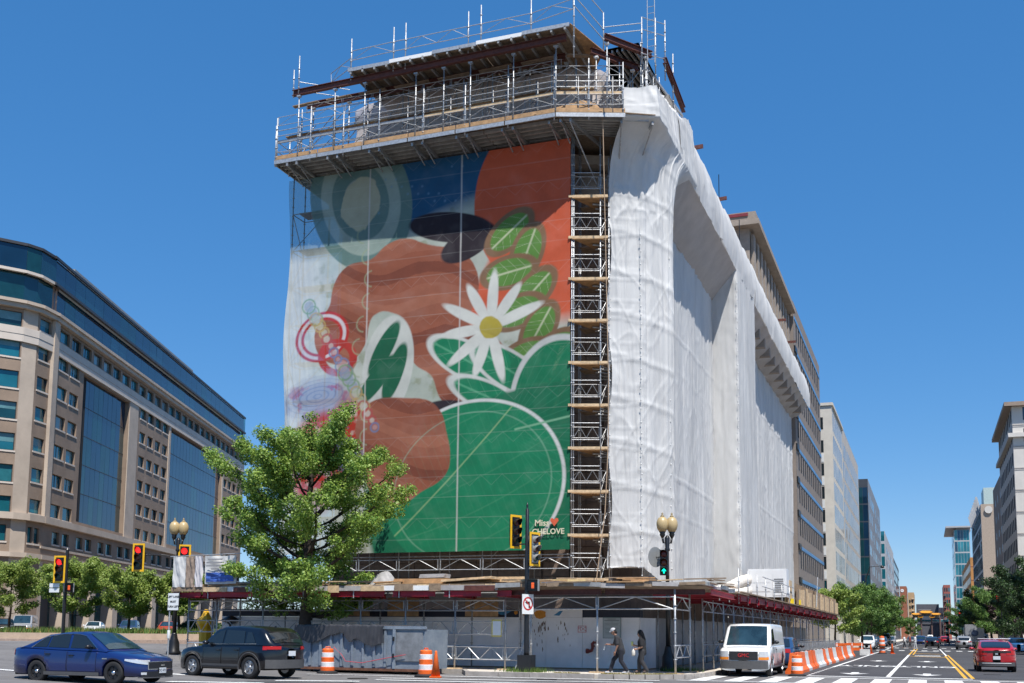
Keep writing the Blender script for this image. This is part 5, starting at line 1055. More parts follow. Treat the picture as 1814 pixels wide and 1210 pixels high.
def make_tree(name, label, group, h, R, z0, seed, leafmat, barkmat, nleaf, lsize, trunk_r, nlimb=18, clump=.5, shape=None, lean=.45, sub=5, u0=.32):
    rg = random.Random(seed); t = thing(name,label,'tree',(0,0,0),group); b = MB()
    tp = [Vector((.06*h*.1*math.sin(k*1.3+seed),.06*h*.1*math.cos(k*1.7+seed),h*.92*k/9)) for k in range(10)]; tr = [trunk_r*(1.25 if k==0 else 1)*(1-.93*k/9)+.012 for k in range(10)]
    b.path(tp,tr,9); cen = []; cr = []
    shape = shape or (lambda f: math.sin(math.pi*min(1,.18+.78*f))**.8)
    for i in range(nlimb):
        f = (i+.5)/nlimb; zb = z0*.72+(h*.84-z0*.72)*f**1.05; az = i*2.39996+rg.uniform(-.4,.4); r_ = R*shape(f)*rg.uniform(.66,1.14)
        k = min(8.99,zb/(h*.92)*9); base = tp[int(k)].lerp(tp[int(k)+1],k-int(k)); rise = r_*(lean+.5*f)*rg.uniform(.7,1.3)-.12*r_*(f<.2)
        tip = base+Vector((math.cos(az)*r_,math.sin(az)*r_,rise)); mid = base.lerp(tip,.5)+Vector((rg.uniform(-.2,.2),rg.uniform(-.2,.2),-.08*r_))
        rr_ = max(.02,trunk_r*.36*(1-.6*f)); b.path([base,base.lerp(mid,.5)+Vector((0,0,-.03*r_)),mid,mid.lerp(tip,.55)+Vector((0,0,.03)),tip],[rr_,rr_*.8,rr_*.6,rr_*.38,.012],6)
        for s_ in range(sub):
            u = u0+(1-u0)*(s_+rg.random()*.8)/sub; p = base.lerp(mid,u*2) if u<.5 else mid.lerp(tip,(u-.5)*2); az2 = az+rg.choice((-1,1))*rg.uniform(.5,1.3); l2 = r_*rg.uniform(.16,.34)*(1.25-u*.6)
            q = p+Vector((math.cos(az2)*l2,math.sin(az2)*l2,l2*rg.uniform(.1,.9))); b.path([p,p.lerp(q,.5)+Vector((0,0,.04)),q],[rr_*.3+.006,rr_*.2+.005,.006],5)
            for w_ in (.45,1.0): cen.append(p.lerp(q,w_)); cr.append(clump*rg.uniform(.55,1.15))
        cen.append(tip); cr.append(clump*rg.uniform(.5,.9))
    for k in range(5): cen.append(tp[8].lerp(tp[9],k/4)+Vector((rg.uniform(-.2,.2),rg.uniform(-.2,.2),.1*k))); cr.append(clump*.75)
    b.build('trunk', barkmat, t, True); leaf_cloud('crown',np.array([tuple(c) for c in cen]),np.array(cr),nleaf,lsize,leafmat,t,seed)
    return t
BARK = M('bark',(.045,.032,.024),.9,0,.35,5,.6,14)
GINK = M('ginkgo_leaf',(.11,.22,.033),.5,0,.45,1.6,trans=.36,detail=6,col2=(.34,.46,.09),isl=.55); PALE = M('pale_green_leaf',(.16,.25,.04),.55,0,.4,1.2,trans=.38,col2=(.34,.42,.10),isl=.5); MIDG = M('street_leaf',(.06,.145,.025),.55,0,.5,1.0,trans=.32,col2=(.17,.28,.06),isl=.5); DKG = M('shade_dark_leaf',(.016,.04,.011),.55,0,.5,.8,trans=.25,col2=(.05,.10,.025),isl=.5); PLUM = M('plum_leaf',(.04,.02,.018),.6,0,.4,1.0,trans=.2)  # right row's dark leaf colour stands in for the shade of buildings
g = make_tree('ginkgo_tree','large leafy green tree in front of the banner',None,11.3,4.5,2.8,4,GINK,BARK,125000,.09,.34,41,.53,lambda f: (.78+.55*f if f<.3 else (.96-.0*f if f<.5 else .96-.72*((f-.5)/.5)**1.3)),.42,6,.25)
place(g,(-25.0,41.75,.14),rad(40))
# young trees by the planter
pl = [('pale green street tree at the far left edge by the parked vans',(-73.3,74,1.0),6.2,2.9,31),('pale green tree behind the left red signal pole',(-64.6,71.7,1.0),6.3,2.9,37),('pale green tree left of the hanging red signal',(-60.2,73.2,1.0),5.5,2.6,43),('small sparse tree under the banner left of the lamp post',(-57.5,76,1.2),5.2,2.0,47)]
for lab,loc,h_,R_,sd_ in pl: place(make_tree('street_tree',lab,'trees by the planter island',h_,R_,2.2,sd_,PALE,BARK,20000,.15,.12,18,.62),loc,rad(sd_*20))
# street trees, left row: own crowns for three models, then copies
def rowtrees(protos, spots, group):
    for i,(lab,x,y,sc_,k) in enumerate(spots):
        pr_ = protos[k]
        if pr_.get('used'): o = copy_tree(pr_['o'])
        else: o = pr_['o']; pr_['used'] = True
        o['label'] = lab; o['group'] = group; place(o,(x,y,.14),i*1.9,sc_)
pA = dict(o=make_tree('street_tree','x tree','g',8.4,3.6,2.4,51,MIDG,BARK,20000,.17,.16,15,.7)); pB = dict(o=make_tree('street_tree','x tree','g',7.8,3.9,2.2,57,MIDG,BARK,20000,.17,.16,15,.75)); pC = dict(o=make_tree('street_tree','x tree','g',6.4,2.6,2.3,59,PALE,BARK,8000,.2,.12,11,.6))
rowtrees((pA,pB,pC),[('bright thin tree just past the end of the timber palisade',-8.6,116,1.0,2),('nearest full green tree on the left of the street',-6.9,132,.9,0),('second full tree on the left, behind the nearest one',-7.2,150,.95,1),('third green tree along the left pavement',-7.6,172,1.05,0),('fourth green tree along the left pavement',-7.8,196,1.05,1),('fifth green tree along the left pavement',-7.8,224,1.0,0),('sixth green tree along the left pavement',-7.8,262,1.0,1),('tiny rounded tree on the left near the gateway',-5.2,420,.95,0)],'trees on the left of the street')
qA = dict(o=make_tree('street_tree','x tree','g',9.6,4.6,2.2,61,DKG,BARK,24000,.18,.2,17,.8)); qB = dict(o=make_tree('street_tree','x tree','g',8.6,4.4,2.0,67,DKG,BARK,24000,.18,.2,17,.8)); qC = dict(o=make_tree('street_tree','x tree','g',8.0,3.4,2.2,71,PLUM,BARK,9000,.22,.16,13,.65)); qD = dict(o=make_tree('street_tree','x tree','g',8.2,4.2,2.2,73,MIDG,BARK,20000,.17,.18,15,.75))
rowtrees((qA,qB,qC,qD),[('nearest tree at the right edge, leaves coloured dark for shade',13.2,112,1.0,0),('dark tree just left of the right edge tree',11.4,126,1.0,1),('dark tree above the white parked car on the right',10.6,146,1.0,0),('purple leaved tree in the dark right row',11.6,170,1.15,2),('lighter green tree in the middle of the right row',9.6,164,1.0,3),('dark tree behind the purple leaved one',9.8,196,1.05,1),('green tree before the far end of the right row',9.4,226,1.05,3),('farthest green tree of the right row',8.8,262,1.05,3),('small distant tree below the footbridge on the right',8.4,330,.9,3)],'trees on the right of the street')
# shrubs in the planter
def shrub(lab,x,y,z,rx,ry,rz_,n,mat,seed):
    t = thing('shrub',lab,'shrub',(x,y,z),'clipped shrubs in the planter'); r = np.random.default_rng(seed); c = r.normal(0,1,(40,3)); c /= np.linalg.norm(c,axis=1,keepdims=True); c[:,2] = np.abs(c[:,2]); c = c*np.array([rx,ry,rz_])*.75+np.array([x,y,z+.1])
    leaf_cloud('foliage',c,np.array(.4),n,.16,mat,t,seed); b = MB()
    for k in range(7): b.path([(x,y,z),(x+rx*.3*math.cos(k),y+ry*.3*math.sin(k),z+rz_*.5)],[.03,.012],5)
    b.build('stem', BARK, t); return t
SHR = M('shrub_leaf',(.035,.085,.02),.6,0,.45,2,trans=.2)
shrub('rounded dark hedge shrub left of the lamp post in the planter',-57.5,79,1.2,2.6,1.6,1.5,4500,SHR,5); shrub('second rounded hedge shrub right behind the lamp post',-52.3,78.5,1.2,2.6,1.6,1.5,4500,SHR,6); shrub('third hedge shrub seen through the shed end',-47.0,79,1.2,2.4,1.6,1.6,4000,SHR,8)
# ================================================================ vehicles
def paint(name,col,metal=.0): return M('car_paint_'+name,col,.28,metal,.05,2,coat=.7,spec=.5)
TRIM = M('grey_cladding',(.07,.07,.072),.7,0,.1,8); LAMPW = M('headlamp_lens',(.62,.64,.66),.12,.3,.1,20); LAMPR = M('tail_lens',(.45,.012,.015),.2,0,.1,10); LAMPO = M('amber_lens',(.7,.22,.02),.25,0,.1,10); PLATE = M('plate_white',(.62,.64,.66),.5,0,.05,10); STEELW = M('alloy_rim',(.45,.45,.46),.3,.8,.1,8); BLKRIM = M('black_rim',(.02,.02,.022),.45,.2,.1,8)
GLASSF = M('windscreen_glass',(.02,.045,.06),.03,.15,.5,1.2,spec=1.0)  # brighter teal tint paints the windscreen's reflection into its colour
def lerp_prof(P,x): return float(np.interp(x,[p[0] for p in P],[p[1] for p in P]))
WHEELS = {}
def wheel_meshes(r,w_,style):
    if (r,w_,style) in WHEELS: return WHEELS[(r,w_,style)]
    rot = Matrix.Rotation(rad(90),4,'X'); h = w_/2
    ty = MB().lathe([(r*.62,-h*.9),(r*.80,-h),(r*.95,-h*.92),(r,-h*.6),(r,h*.6),(r*.95,h*.92),(r*.80,h),(r*.62,h*.9)],28,(0,0,0),rot,False).mesh('tyre',True)
    rm = MB().lathe([(r*.64,-h*.8),(r*.64,h*.82),(r*.58,h*.86),(r*.55,h*.4),(r*.05,h*.4)],24,(0,0,0),rot)
    n = 5 if style=='alloy' else 6
    for k in range(n):
        m = rot@Matrix.Rotation(2*math.pi*k/n,4,'Z')
        if style=='alloy': rm.box(r*.08,r*.56,-r*.12,r*.12,h*.42,h*.75,m)
        else: rm.box(r*.15,r*.56,-r*.16,r*.16,h*.42,h*.6,m)
    cp_ = MB().lathe([(r*.2,h*.4),(r*.2,h*.78),(r*.12,h*.92),(.002,h*.94)],16,(0,0,0),rot).mesh('hub_cap',True)
    WHEELS[(r,w_,style)] = (ty,rm.mesh('rim',False),cp_); return WHEELS[(r,w_,style)]
def vehicle(name,label,cat,S,pm,loc,rz,group=None,lod=0):
    t = thing(name,label,cat,(0,0,0),group); L,Wd,wb,R = S['L'],S['W'],S['wb'],S['r']; xf = L/2-S['fo']; xr = xf-wb; p_,q_ = S.get('p',8),S.get('q',3.0)
    hw = lambda x: Wd/2*max(.0,1-abs(2*x/L)**p_)**(1/q_); front = lambda y: L/2*(max(0,1-(2*abs(y)/Wd)**q_))**(1/p_)
    zt = lambda x: lerp_prof(S['deck'],x); zs0 = S['sill']; AR = R*1.17
    def zb(x):
        z = lerp_prof(S.get('under',[(-L/2,.34),(-L/2+.5,zs0),(L/2-.5,zs0),(L/2,.22)]),x)
        for c in (xf,xr):
            if abs(x-c)<AR: z = max(z,R*.96+math.sqrt(AR*AR-(x-c)**2))
        return z
    n = 70 if not lod else 40; u = np.linspace(-1,1,n); xs = list(np.sign(u)*(1-(1-np.abs(u))**1.6)*L/2*.999)
    for c in (xf,xr): xs += [c+AR*a for a in (-1.001,-.97,-.85,-.6,-.3,0,.3,.6,.85,.97,1.001)]
    xs = sorted(xs)
    tum = S.get('tuck',.05)
    def sect(x):
        h = hw(x); a = zb(x); top = zt(x); sh = top-S.get('shd',.07); mid = max(a,zs0+.42*(sh-zs0)); a = min(a,sh-.05); mid = min(mid,sh-.02)
        return [(h*.90,a),(h*.975,a+.02),(h,mid),(h*.992,mid+.5*(sh-mid)),(h*.965,sh),(h*.88,top-.012),(h*.5,top+.012),(0,top+.02)]
    SEC = [sect(x) for x in xs]
    def sideY(x,z):
        s = sect(x); return float(np.interp(z,[q[1] for q in s[:5]],[q[0] for q in s[:5]]))
    P = np.array([[(x,y,z) for y,z in s]+[(x,-y,z) for y,z in s[-2::-1]] for x,s in zip(xs,SEC)])
    b = MB().grid(P); b.f = [f[::-1] for f in b.f]; b.build('body', pm, t, True)
    MB().box(-L/2+.35,L/2-.35,-Wd/2*.86,Wd/2*.86,zs0-.02,zs0+.35).build('underbody', DARK, t)
    # greenhouse
    G = S['roof']; x0,x1 = G[0][0],G[-1][0]; zr = lambda x: lerp_prof(G,x); belt = lambda x: zt(x)-.03; hm = max(g_[1] for g_ in G)-belt((x0+x1)/2); tb = S.get('tumble',.17)
    yS = lambda z,x: Wd/2*(.945-tb*max(0,(z-belt(x)))/hm)*min(1,hw(x)/(Wd/2)*1.02)
    gx = np.unique(np.concatenate([np.linspace(x0,x1,36),[g_[0] for g_ in G]])); rows_ = []
    for x in gx:
        zb_,zt_ = belt(x),max(belt(x)+.004,zr(x)); e = min(.07,.4*(zt_-zb_)); r_ = [(yS(zb_,x),zb_),(yS(zb_+.5*(zt_-e-zb_),x),zb_+.5*(zt_-e-zb_)),(yS(zt_-e,x),zt_-e),(yS(zt_,x)-.06,zt_-.01),(yS(zt_,x)*.5,zt_+.012*min(1,(zt_-zb_)*4)),(0,zt_+.018*min(1,(zt_-zb_)*4))]
        rows_.append([(x,y,z) for y,z in r_]+[(x,-y,z) for y,z in r_[-2::-1]])
    b = MB().grid(np.array(rows_)); b.f = [f[::-1] for f in b.f]; b.build('cabin', pm, t, True)
    def topglass(nm,xa,xb,wf=.84,mat=GLASSD):
        gxx = np.linspace(xa,xb,10); ww_ = np.linspace(-1,1,9); Pg = []
        sl = (zr(xb)-zr(xa))/(xb-xa); nl = Vector((-sl,0,1)).normalized()*.012
        for x in gxx: Pg.append([(x+nl.x,w_*max(.05,(yS(zr(x),x)-.07))*wf/.84*.93,zr(x)+.018*(1-w_*w_)+nl.z) for w_ in ww_])
        b = MB().grid(np.array(Pg)); b.f = [f[::-1] for f in b.f]; return b.build(nm, mat, t, True)
    topglass('windscreen',S['ws'][1],S['ws'][0],.84,GLASSF); 
    if 'rw' in S: topglass('rear_window',S['rw'][0],S['rw'][1])
    for poly in S['win']:
        for sg in (1,-1):
            vs = [(x,sg*(yS(z,x)+.010),z) for x,z in poly]; b = MB().add(vs,[tuple(range(len(vs))) if sg<0 else tuple(range(len(vs)-1,-1,-1))]); b.build('side_window', GLASSD, t)
    if S.get('chromeline'):
        for sg in (1,-1):
            pts_ = S['chromeline']; MB().path([(x,sg*(yS(z,x)+.012),z) for x,z in pts_],.012,5).build('window_trim', CHROME, t)
    # doors, handles, mirrors
    for (xa,xb,za,zb2) in S.get('doors',[]):
        for sg in (1,-1):
            gx_ = np.linspace(xa,xb,9); gz_ = np.linspace(za,zb2,8); Pd = np.array([[(x,sg*(sideY(x,z)+.007),z) for z in gz_] for x in gx_]); b = MB().grid(Pd)
            if sg>0: b.f = [f[::-1] for f in b.f]
            d_ = b.build('door', pm, t, True); xh = xa+.14; z_ = zb2-.09; MB().beam((xh-.09,sg*(sideY(xh,z_)+.03),z_),(xh+.09,sg*(sideY(xh,z_)+.03),z_),.03,.03).build('handle', S.get('handle',BLACK), d_)
            for xe_ in (xa,xb): MB().path([(xe_,sg*(sideY(xe_,z)+.0075),z) for z in gz_],.006,4).build('door_gap', DARK, d_)
    for sg in (1,-1):
        xm,zm = S['mir']; y_ = yS(zm,xm); MB().path([(xm,sg*y_,zm-.02),(xm+.0,sg*(y_+.1),zm)],[.03,.03],6).lathe([(.02,-.09),(.085,-.05),(.1,.03),(.06,.08)],10,(xm-.02,sg*(y_+.17),zm),Matrix.Rotation(rad(90),4,'Y')@Matrix.Diagonal((.75,1.2,1,1))).build('mirror', S.get('mirmat',pm), t, True)
    # wheels
    ty,rm,cp_ = wheel_meshes(R,S.get('tw',.22),S.get('rim','alloy'))
    for x in (xf,xr):
        for sg in (1,-1):
            w_ = put('wheel',ty,t,RUBBER,mw=Matrix.Translation((x,sg*(Wd/2-S.get('tw',.22)/2-.02),R))@Matrix.Rotation(0 if sg<0 else math.pi,4,'Z')); mw = w_.matrix_basis.copy(); put('rim',rm,w_,S.get('rimmat',STEELW),mw=mw); put('hub_cap',cp_,w_,S.get('capmat',STEELW),mw=mw)
    if S.get('clad'):
        for x in (xf,xr):
            for sg in (1,-1):
                aa = np.linspace(-8,188,18); Pc = []
                for a in aa:
                    row = []
                    for k,rr_ in ((.0,AR-.005),(.012,AR),(.016,AR+.06),(.0,AR+.085)):
                        xx = x+rr_*math.cos(rad(a)); zz_ = R*.96+rr_*math.sin(rad(a)); row.append((xx,sg*(sideY(xx,max(zz_,zs0+.02))+.006+k),zz_))
                    Pc.append(row)
                b = MB().grid(np.array(Pc)); 
                if sg<0: b.f = [f[::-1] for f in b.f]
                b.build('arch_cladding', TRIM, t, True)
        for sg in (1,-1):
            MB().grid(np.array([[(x,sg*(sideY(x,z)+.012),z) for z in np.linspace(zs0,zs0+.16,4)] for x in np.linspace(xr+AR+.06,xf-AR-.06,8)])).build('sill_cladding', TRIM, t, True)
    # lamps, grille, plates
    def sidepatch(nm,mat,xa,xb,za,zb2,sl=0,off=.012):
        for sg in (1,-1):
            Pp = []
            for x in np.linspace(xa,xb,12):
                f = (x-xa)/(xb-xa); Pp.append([(x+math.copysign(off*.8,x)*min(1,abs(2*x/L)**8),sg*(sideY(min(abs(x),L/2*.9985)*math.copysign(1,x),min(z,zt(x)-.08))+off),z) for z in np.linspace(za+sl*f+(zb2-za)*.55*(1-f if x>0 else f)*(nm=='headlight' and S.get('p',8)<12),zb2+sl*f*.6,5)])
            b = MB().grid(np.array(Pp)); 
            if sg>0: b.f = [f[::-1] for f in b.f]
            b.build(nm, mat, t, True)
    def endpatch(nm,mat,y1,za,zb2,end=1,off=.014,y0=None,curve=0):
        y0 = -y1 if y0 is None else y0; Pp = [[(end*(front(y)+off),y,z+curve*(y/max(.1,y1))**2) for z in np.linspace(za,zb2,5)] for y in np.linspace(y0,y1,13)]
        b = MB().grid(np.array(Pp)); 
        if end<0: b.f = [f[::-1] for f in b.f]
        return b.build(nm, mat, t, True)
    for a in S.get('side',[]): sidepatch(*a)
    for a in S.get('end',[]): endpatch(*a)
    for (end,y,z,txt) in S.get('plates',[]):
        xx = end*(front(y)+.03); b = MB().box(min(xx,xx+end*.01),max(xx,xx+end*.01),y-.155,y+.155,z-.08,z+.08); po = b.build('licence_plate', PLATE, t)
        if txt and not lod: text('plate_number',txt,.1,facing((xx+end*.012,y,z),(0,end,0),(0,0,1)),SIGNK,po,.001)
    for f in S.get('extra',[]): f(t)
    place(t,loc,rz); return t
def plain(S,**k): d = dict(S); d.update(k); return d
# ---- shapes
SEDAN = dict(L=5.15,W=1.93,wb=2.87,fo=1.02,r=.345,sill=.25,p=9,q=2.7,deck=[(-2.58,.93),(-2.4,1.05),(-1.85,1.08),(-.6,1.03),(.95,1.0),(1.15,.99),(1.9,.88),(2.35,.78),(2.5,.68),(2.58,.55)],
 roof=[(-2.05,1.04),(-1.75,1.16),(-1.05,1.45),(-.45,1.53),(.1,1.54),(.4,1.49),(.85,1.25),(1.28,.985)],ws=(1.22,.42),rw=(-1.95,-1.08),tumble=.20,
 win=[[(-1.5,1.08),(-.98,1.08),(-.92,1.40),(-1.08,1.375)],[(-.93,1.08),(-.16,1.06),(-.2,1.455),(-.5,1.455),(-.87,1.415)],[(-.08,1.06),(.86,1.04),(.72,1.18),(.35,1.41),(.08,1.455),(-.1,1.455)]],chromeline=[(-1.55,1.06),(-1.1,1.385),(-.5,1.475),(.1,1.475),(.4,1.42),(.9,1.06)],
 doors=[(-1.02,-.17,.38,.96),(-.13,.93,.38,.93)],mirmat=BLACK,mir=(.72,1.10),rim='steel',rimmat=BLKRIM,capmat=CHROME,
 side=[('headlight',LAMPW,1.95,2.52,.64,.76,-.05),('taillight',LAMPR,-2.5,-2.28,.82,1.0)],end=[('grille_surround',CHROME,.56,.45,.685,1,.012),('grille',BLKRIM,.53,.47,.67,1,.02),('lower_grille',BLKRIM,.72,.24,.40,1,.02),('bumper_lip',TRIM,.80,.20,.235,1,.03),('emblem',CHROME,.09,.55,.60,1,.03),('fog_lamp',LAMPW,.74,.30,.37,1,.028,.60),('fog_lamp',LAMPW,-.60,.30,.37,1,.028,-.74)],plates=[(1,-.0,.42,'DC 4721')])
SUV = dict(L=4.6,W=1.87,wb=2.69,fo=.93,r=.36,sill=.30,p=10,q=2.8,deck=[(-2.3,.95),(-2.15,1.10),(-1.4,1.10),(.75,1.06),(.95,1.05),(1.7,.98),(2.1,.88),(2.22,.76),(2.3,.6)],
 roof=[(-2.2,1.08),(-2.05,1.25),(-1.85,1.50),(-1.6,1.63),(-.6,1.69),(.05,1.67),(.4,1.58),(.98,1.05)],ws=(.94,.42),rw=(-2.14,-1.88),tumble=.17,shd=.06,
 win=[[(-1.55,1.16),(-1.12,1.14),(-1.1,1.50),(-1.3,1.49)],[(-1.04,1.13),(-.1,1.10),(-.14,1.56),(-.98,1.53)],[(-.02,1.10),(.72,1.10),(.55,1.28),(.18,1.52),(-.05,1.56)]],chromeline=[(-1.6,1.12),(.75,1.09)],
 doors=[(-.86,-.06,.44,1.0),(-.02,.82,.44,.99)],mir=(.62,1.14),clad=True,
 side=[('headlight',LAMPW,1.9,2.24,.78,.88,-.03),('taillight',LAMPR,-2.27,-1.88,.93,1.05,.0)],end=[('grille',BLKRIM,.55,.52,.74,1,.02),('rear_bumper',TRIM,.86,.34,.62,-1,.03),('taillight_bar',LAMPR,.84,.95,1.02,-1,.02,.45),('taillight_bar',LAMPR,-.45,.95,1.02,-1,.02,-.84)],plates=[(-1,0,.82,'')])
VAN = dict(L=5.68,W=2.0,wb=3.43,fo=.9,r=.37,sill=.32,p=22,q=3.4,deck=[(-2.84,1.15),(-2.7,1.25),(1.5,1.22),(1.75,1.2),(2.45,1.10),(2.7,1.0),(2.8,.85),(2.84,.6)],
 roof=[(-2.80,1.22),(-2.74,1.95),(-2.55,2.06),(.0,2.08),(1.0,2.05),(1.3,1.96),(1.95,1.17)],ws=(1.92,1.3),rw=(-2.80,-2.76),tumble=.10,shd=.05,
 win=[[(.62,1.28),(1.55,1.24),(1.2,1.84),(.62,1.88)]],doors=[(.55,1.62,.5,1.14)],mir=(1.45,1.34),mirmat=BLACK,rimmat=STEELW,rim='steel',handle=BLACK,
 side=[('headlight',LAMPW,2.62,2.815,.78,.98,0),('turn_lamp',LAMPO,2.62,2.815,.66,.77,0)],end=[('headlight',LAMPW,.92,.76,.97,1,.012,.60),('headlight',LAMPW,-.60,.76,.97,1,.012,-.92),('turn_lamp',LAMPO,.92,.65,.755,1,.014,.58),('turn_lamp',LAMPO,-.58,.65,.755,1,.014,-.92),('grille',BLKRIM,.56,.64,.98,1,.012),('bumper',TRIM,.93,.30,.62,1,.05)],plates=[(1,0,.46,'8DL417')])
HATCH = dict(L=4.5,W=1.76,wb=2.70,fo=.93,r=.325,sill=.25,p=9,q=2.8,deck=[(-2.25,1.0),(-2.1,1.08),(-1.4,1.02),(.9,.98),(1.2,.95),(1.9,.82),(2.15,.70),(2.25,.55)],
 roof=[(-2.15,1.05),(-1.8,1.18),(-1.0,1.40),(-.3,1.47),(.1,1.47),(.4,1.42),(1.25,.96)],ws=(1.2,.42),rw=(-2.0,-1.1),tumble=.2,
 win=[[(-1.3,1.08),(-.62,1.06),(-.64,1.36),(-.95,1.33)],[(-.58,1.06),(.05,1.04),(0,1.40),(-.58,1.38)],[(.1,1.04),(.85,1.02),(.65,1.18),(.3,1.36),(.05,1.41)]],doors=[(-.85,.05,.4,.95),(.09,.95,.4,.93)],mir=(.72,1.05),
 side=[('headlight',LAMPW,1.6,2.15,.62,.74,-.05),('taillight',LAMPR,-2.22,-1.9,.78,.98,0)],end=[('grille',BLKRIM,.5,.3,.42,1,.02),('rear_diffuser',TRIM,.78,.28,.46,-1,.02),('bumper_strip',WHITE,.62,.40,.425,-1,.034),('spoiler_glass',GLASSD,.62,.90,.98,-1,.014),('emblem',CHROME,.06,.80,.88,-1,.03),('taillight',LAMPR,.80,.80,1.0,-1,.02,.62),('taillight',LAMPR,-.62,.80,1.0,-1,.02,-.80)],plates=[(-1,0,.66,'')])
def sedan_trim(t):
    for sg in (1,-1):
        MB().beam((-1.0,sg*.945,.30),(1.05,sg*.945,.30),.05,.10).build('sill_trim', TRIM, t); MB().box(1.16,1.34,min(sg*.955,sg*.967),max(sg*.955,sg*.967),.74,.775).build('fender_badge', CHROME, t)
    for k,y in enumerate((-.35,.25)): MB().path([(1.22,y,1.015),(.98,y+.32,1.17)],.012,5).build('wiper', BLACK, t)
def rack(t): rod('roof_bar',(-.55,-.72,1.53),(-.55,.72,1.53),.025,t,STEELW); rod('roof_bar',(.25,-.7,1.53),(.25,.7,1.53),.025,t,BLACK)
def shark(t): MB().prism([(-.1,0),(.1,0),(-.08,.09)],-.015,.015,facing((-1.5,0,1.62),(1,0,0),(0,0,1))).build('antenna_fin', BLACK, t)
# ---- the near vehicles
vehicle('blue_sedan','dark blue four door sedan crossing the left foreground','car',plain(SEDAN,extra=[sedan_trim]),paint('navy',(.005,.018,.10)),(-24.1,27.75,0),0)
vehicle('black_suv','black compact SUV with silver alloy wheels turning left','car',plain(SUV,extra=[shark]),paint('black',(.003,.0035,.006)),(-22.7,33.6,0),rad(180-12.6))
bpy.data.objects['black_suv'].matrix_basis = bpy.data.objects['black_suv'].matrix_basis@Matrix.Scale(1.05,4)
v = vehicle('white_van','white cargo van parked at the kerb beside the shed','van',VAN,paint('white',(.72,.73,.73)),(-6.75,46.9,0),rad(-90))
text('grille_badge','GMC',.2,v.matrix_basis@facing((2.865,0,.82),(0,1,0),(0,0,1)),RED,v,.01)
vehicle('red_hatchback','red hatchback with roof bars driving away on the right','car',plain(HATCH,extra=[rack]),paint('red',(.36,.006,.012)),(3.0,58.6,0),rad(90))
vehicle('parked_blue_car','dark blue car half hidden behind the white van','car',plain(SEDAN,rim='alloy',rimmat=STEELW,plates=[]),paint('slate_blue',(.02,.05,.12)),(-6.7,54.6,0),rad(90),lod=1)
# ---- left background traffic
vehicle('grey_van','silver grey delivery van with dark windscreen by the far left trees','van',VAN,paint('silver',(.32,.33,.34),.2),(-86.0,88.8,.92),rad(-54),lod=1)
vehicle('dark_pickup','black pickup front cut off by the left edge','pickup',plain(SUV,plates=[]),paint('black',(.003,.0035,.006)),(-84.2,84.0,.92),rad(-54),lod=1)
vehicle('white_car','white car with black windows behind the planter island','car',plain(HATCH,plates=[]),paint('white',(.72,.73,.73)),(-83.0,95.5,.95),rad(-58),lod=1)
vehicle('dark_blue_suv','dark blue SUV behind the planter island','car',plain(SUV,plates=[]),paint('slate_blue',(.02,.05,.12)),(-80.5,98.0,.95),rad(-58),lod=1)
vehicle('orange_taxi','orange red cab behind the planter island','car',plain(SEDAN,rim='alloy',rimmat=STEELW,plates=[]),paint('orange',(.50,.07,.03)),(-76.3,99.2,.95),rad(-62),lod=1)
# ---- traffic and parked cars down the street
far = [('black_car','black car with red tail lights heading away in the centre lane',SEDAN,('black',(.003,.0035,.006)),.65,166,90),('red_suv','red SUV ahead of the silver one, far down the street',SUV,('red',(.36,.006,.012)),3.3,238,90),('silver_suv','silver SUV stopped beside the far crossing',SUV,('silver',(.32,.33,.34)),4.3,151,90),
 ('white_parked_car','white hatchback parked under the right hand trees',HATCH,('white',(.72,.73,.73)),8.0,140,90),('blue_parked_car','blue car parked on the right before the dark trees',SEDAN,('mid_blue',(.02,.09,.22)),8.1,118,90),('dark_parked_car','dark car at the right edge beyond the red hatchback',SEDAN,('black',(.003,.0035,.006)),8.0,80,90),
 ('white_suv','white SUV parked on the left beyond the barriers',SUV,('white',(.72,.73,.73)),-6.7,140,-90),('blue_left_suv','blue SUV behind the white parked SUV on the left',SUV,('mid_blue',(.02,.09,.22)),-6.9,150,-90),('dark_left_car','dark car on the left kerb before the second crossing',SEDAN,('slate_blue',(.02,.05,.12)),-6.8,186,-90),('black_left_van','black van on the left kerb under the trees',VAN,('black',(.003,.0035,.006)),-6.8,200,-90),
 ('silver_left_car','silver car on the left kerb past the second crossing',SEDAN,('silver',(.32,.33,.34)),-6.6,228,-90),('grey_left_car','grey car moving towards the camera on the left, far off',HATCH,('grey',(.12,.125,.13)),-3.4,262,-90),('navy_far_car','navy car coming towards the camera past the crossing',SUV,('navy',(.005,.018,.10)),-1.0,208,-90),('white_far_car','white car further up the centre lane',SEDAN,('white',(.72,.73,.73)),-.2,300,-90),
 ('white_far_suv','white SUV in the far right lane',SUV,('white',(.72,.73,.73)),4.2,300,90),('red_far_car','small red car far off in the right lane',HATCH,('red',(.36,.006,.012)),3.9,360,90),('silver_far_car','silver car far off on the left',SEDAN,('silver',(.32,.33,.34)),-3.2,345,-90),('white_van_far','white van far off before the footbridge',VAN,('white',(.72,.73,.73)),1.0,400,90),('dark_right_van','dark van parked on the right near the crossing',VAN,('grey',(.12,.125,.13)),7.4,176,90)]
for nm,lab,S,(pn_,pc_),x,y,a in far: vehicle(nm,lab,'van' if S is VAN else 'car',plain(S,plates=[],doors=[] if y>200 else S['doors']),paint(pn_,pc_),(x,y,.0),rad(a),'cars along the street',1)
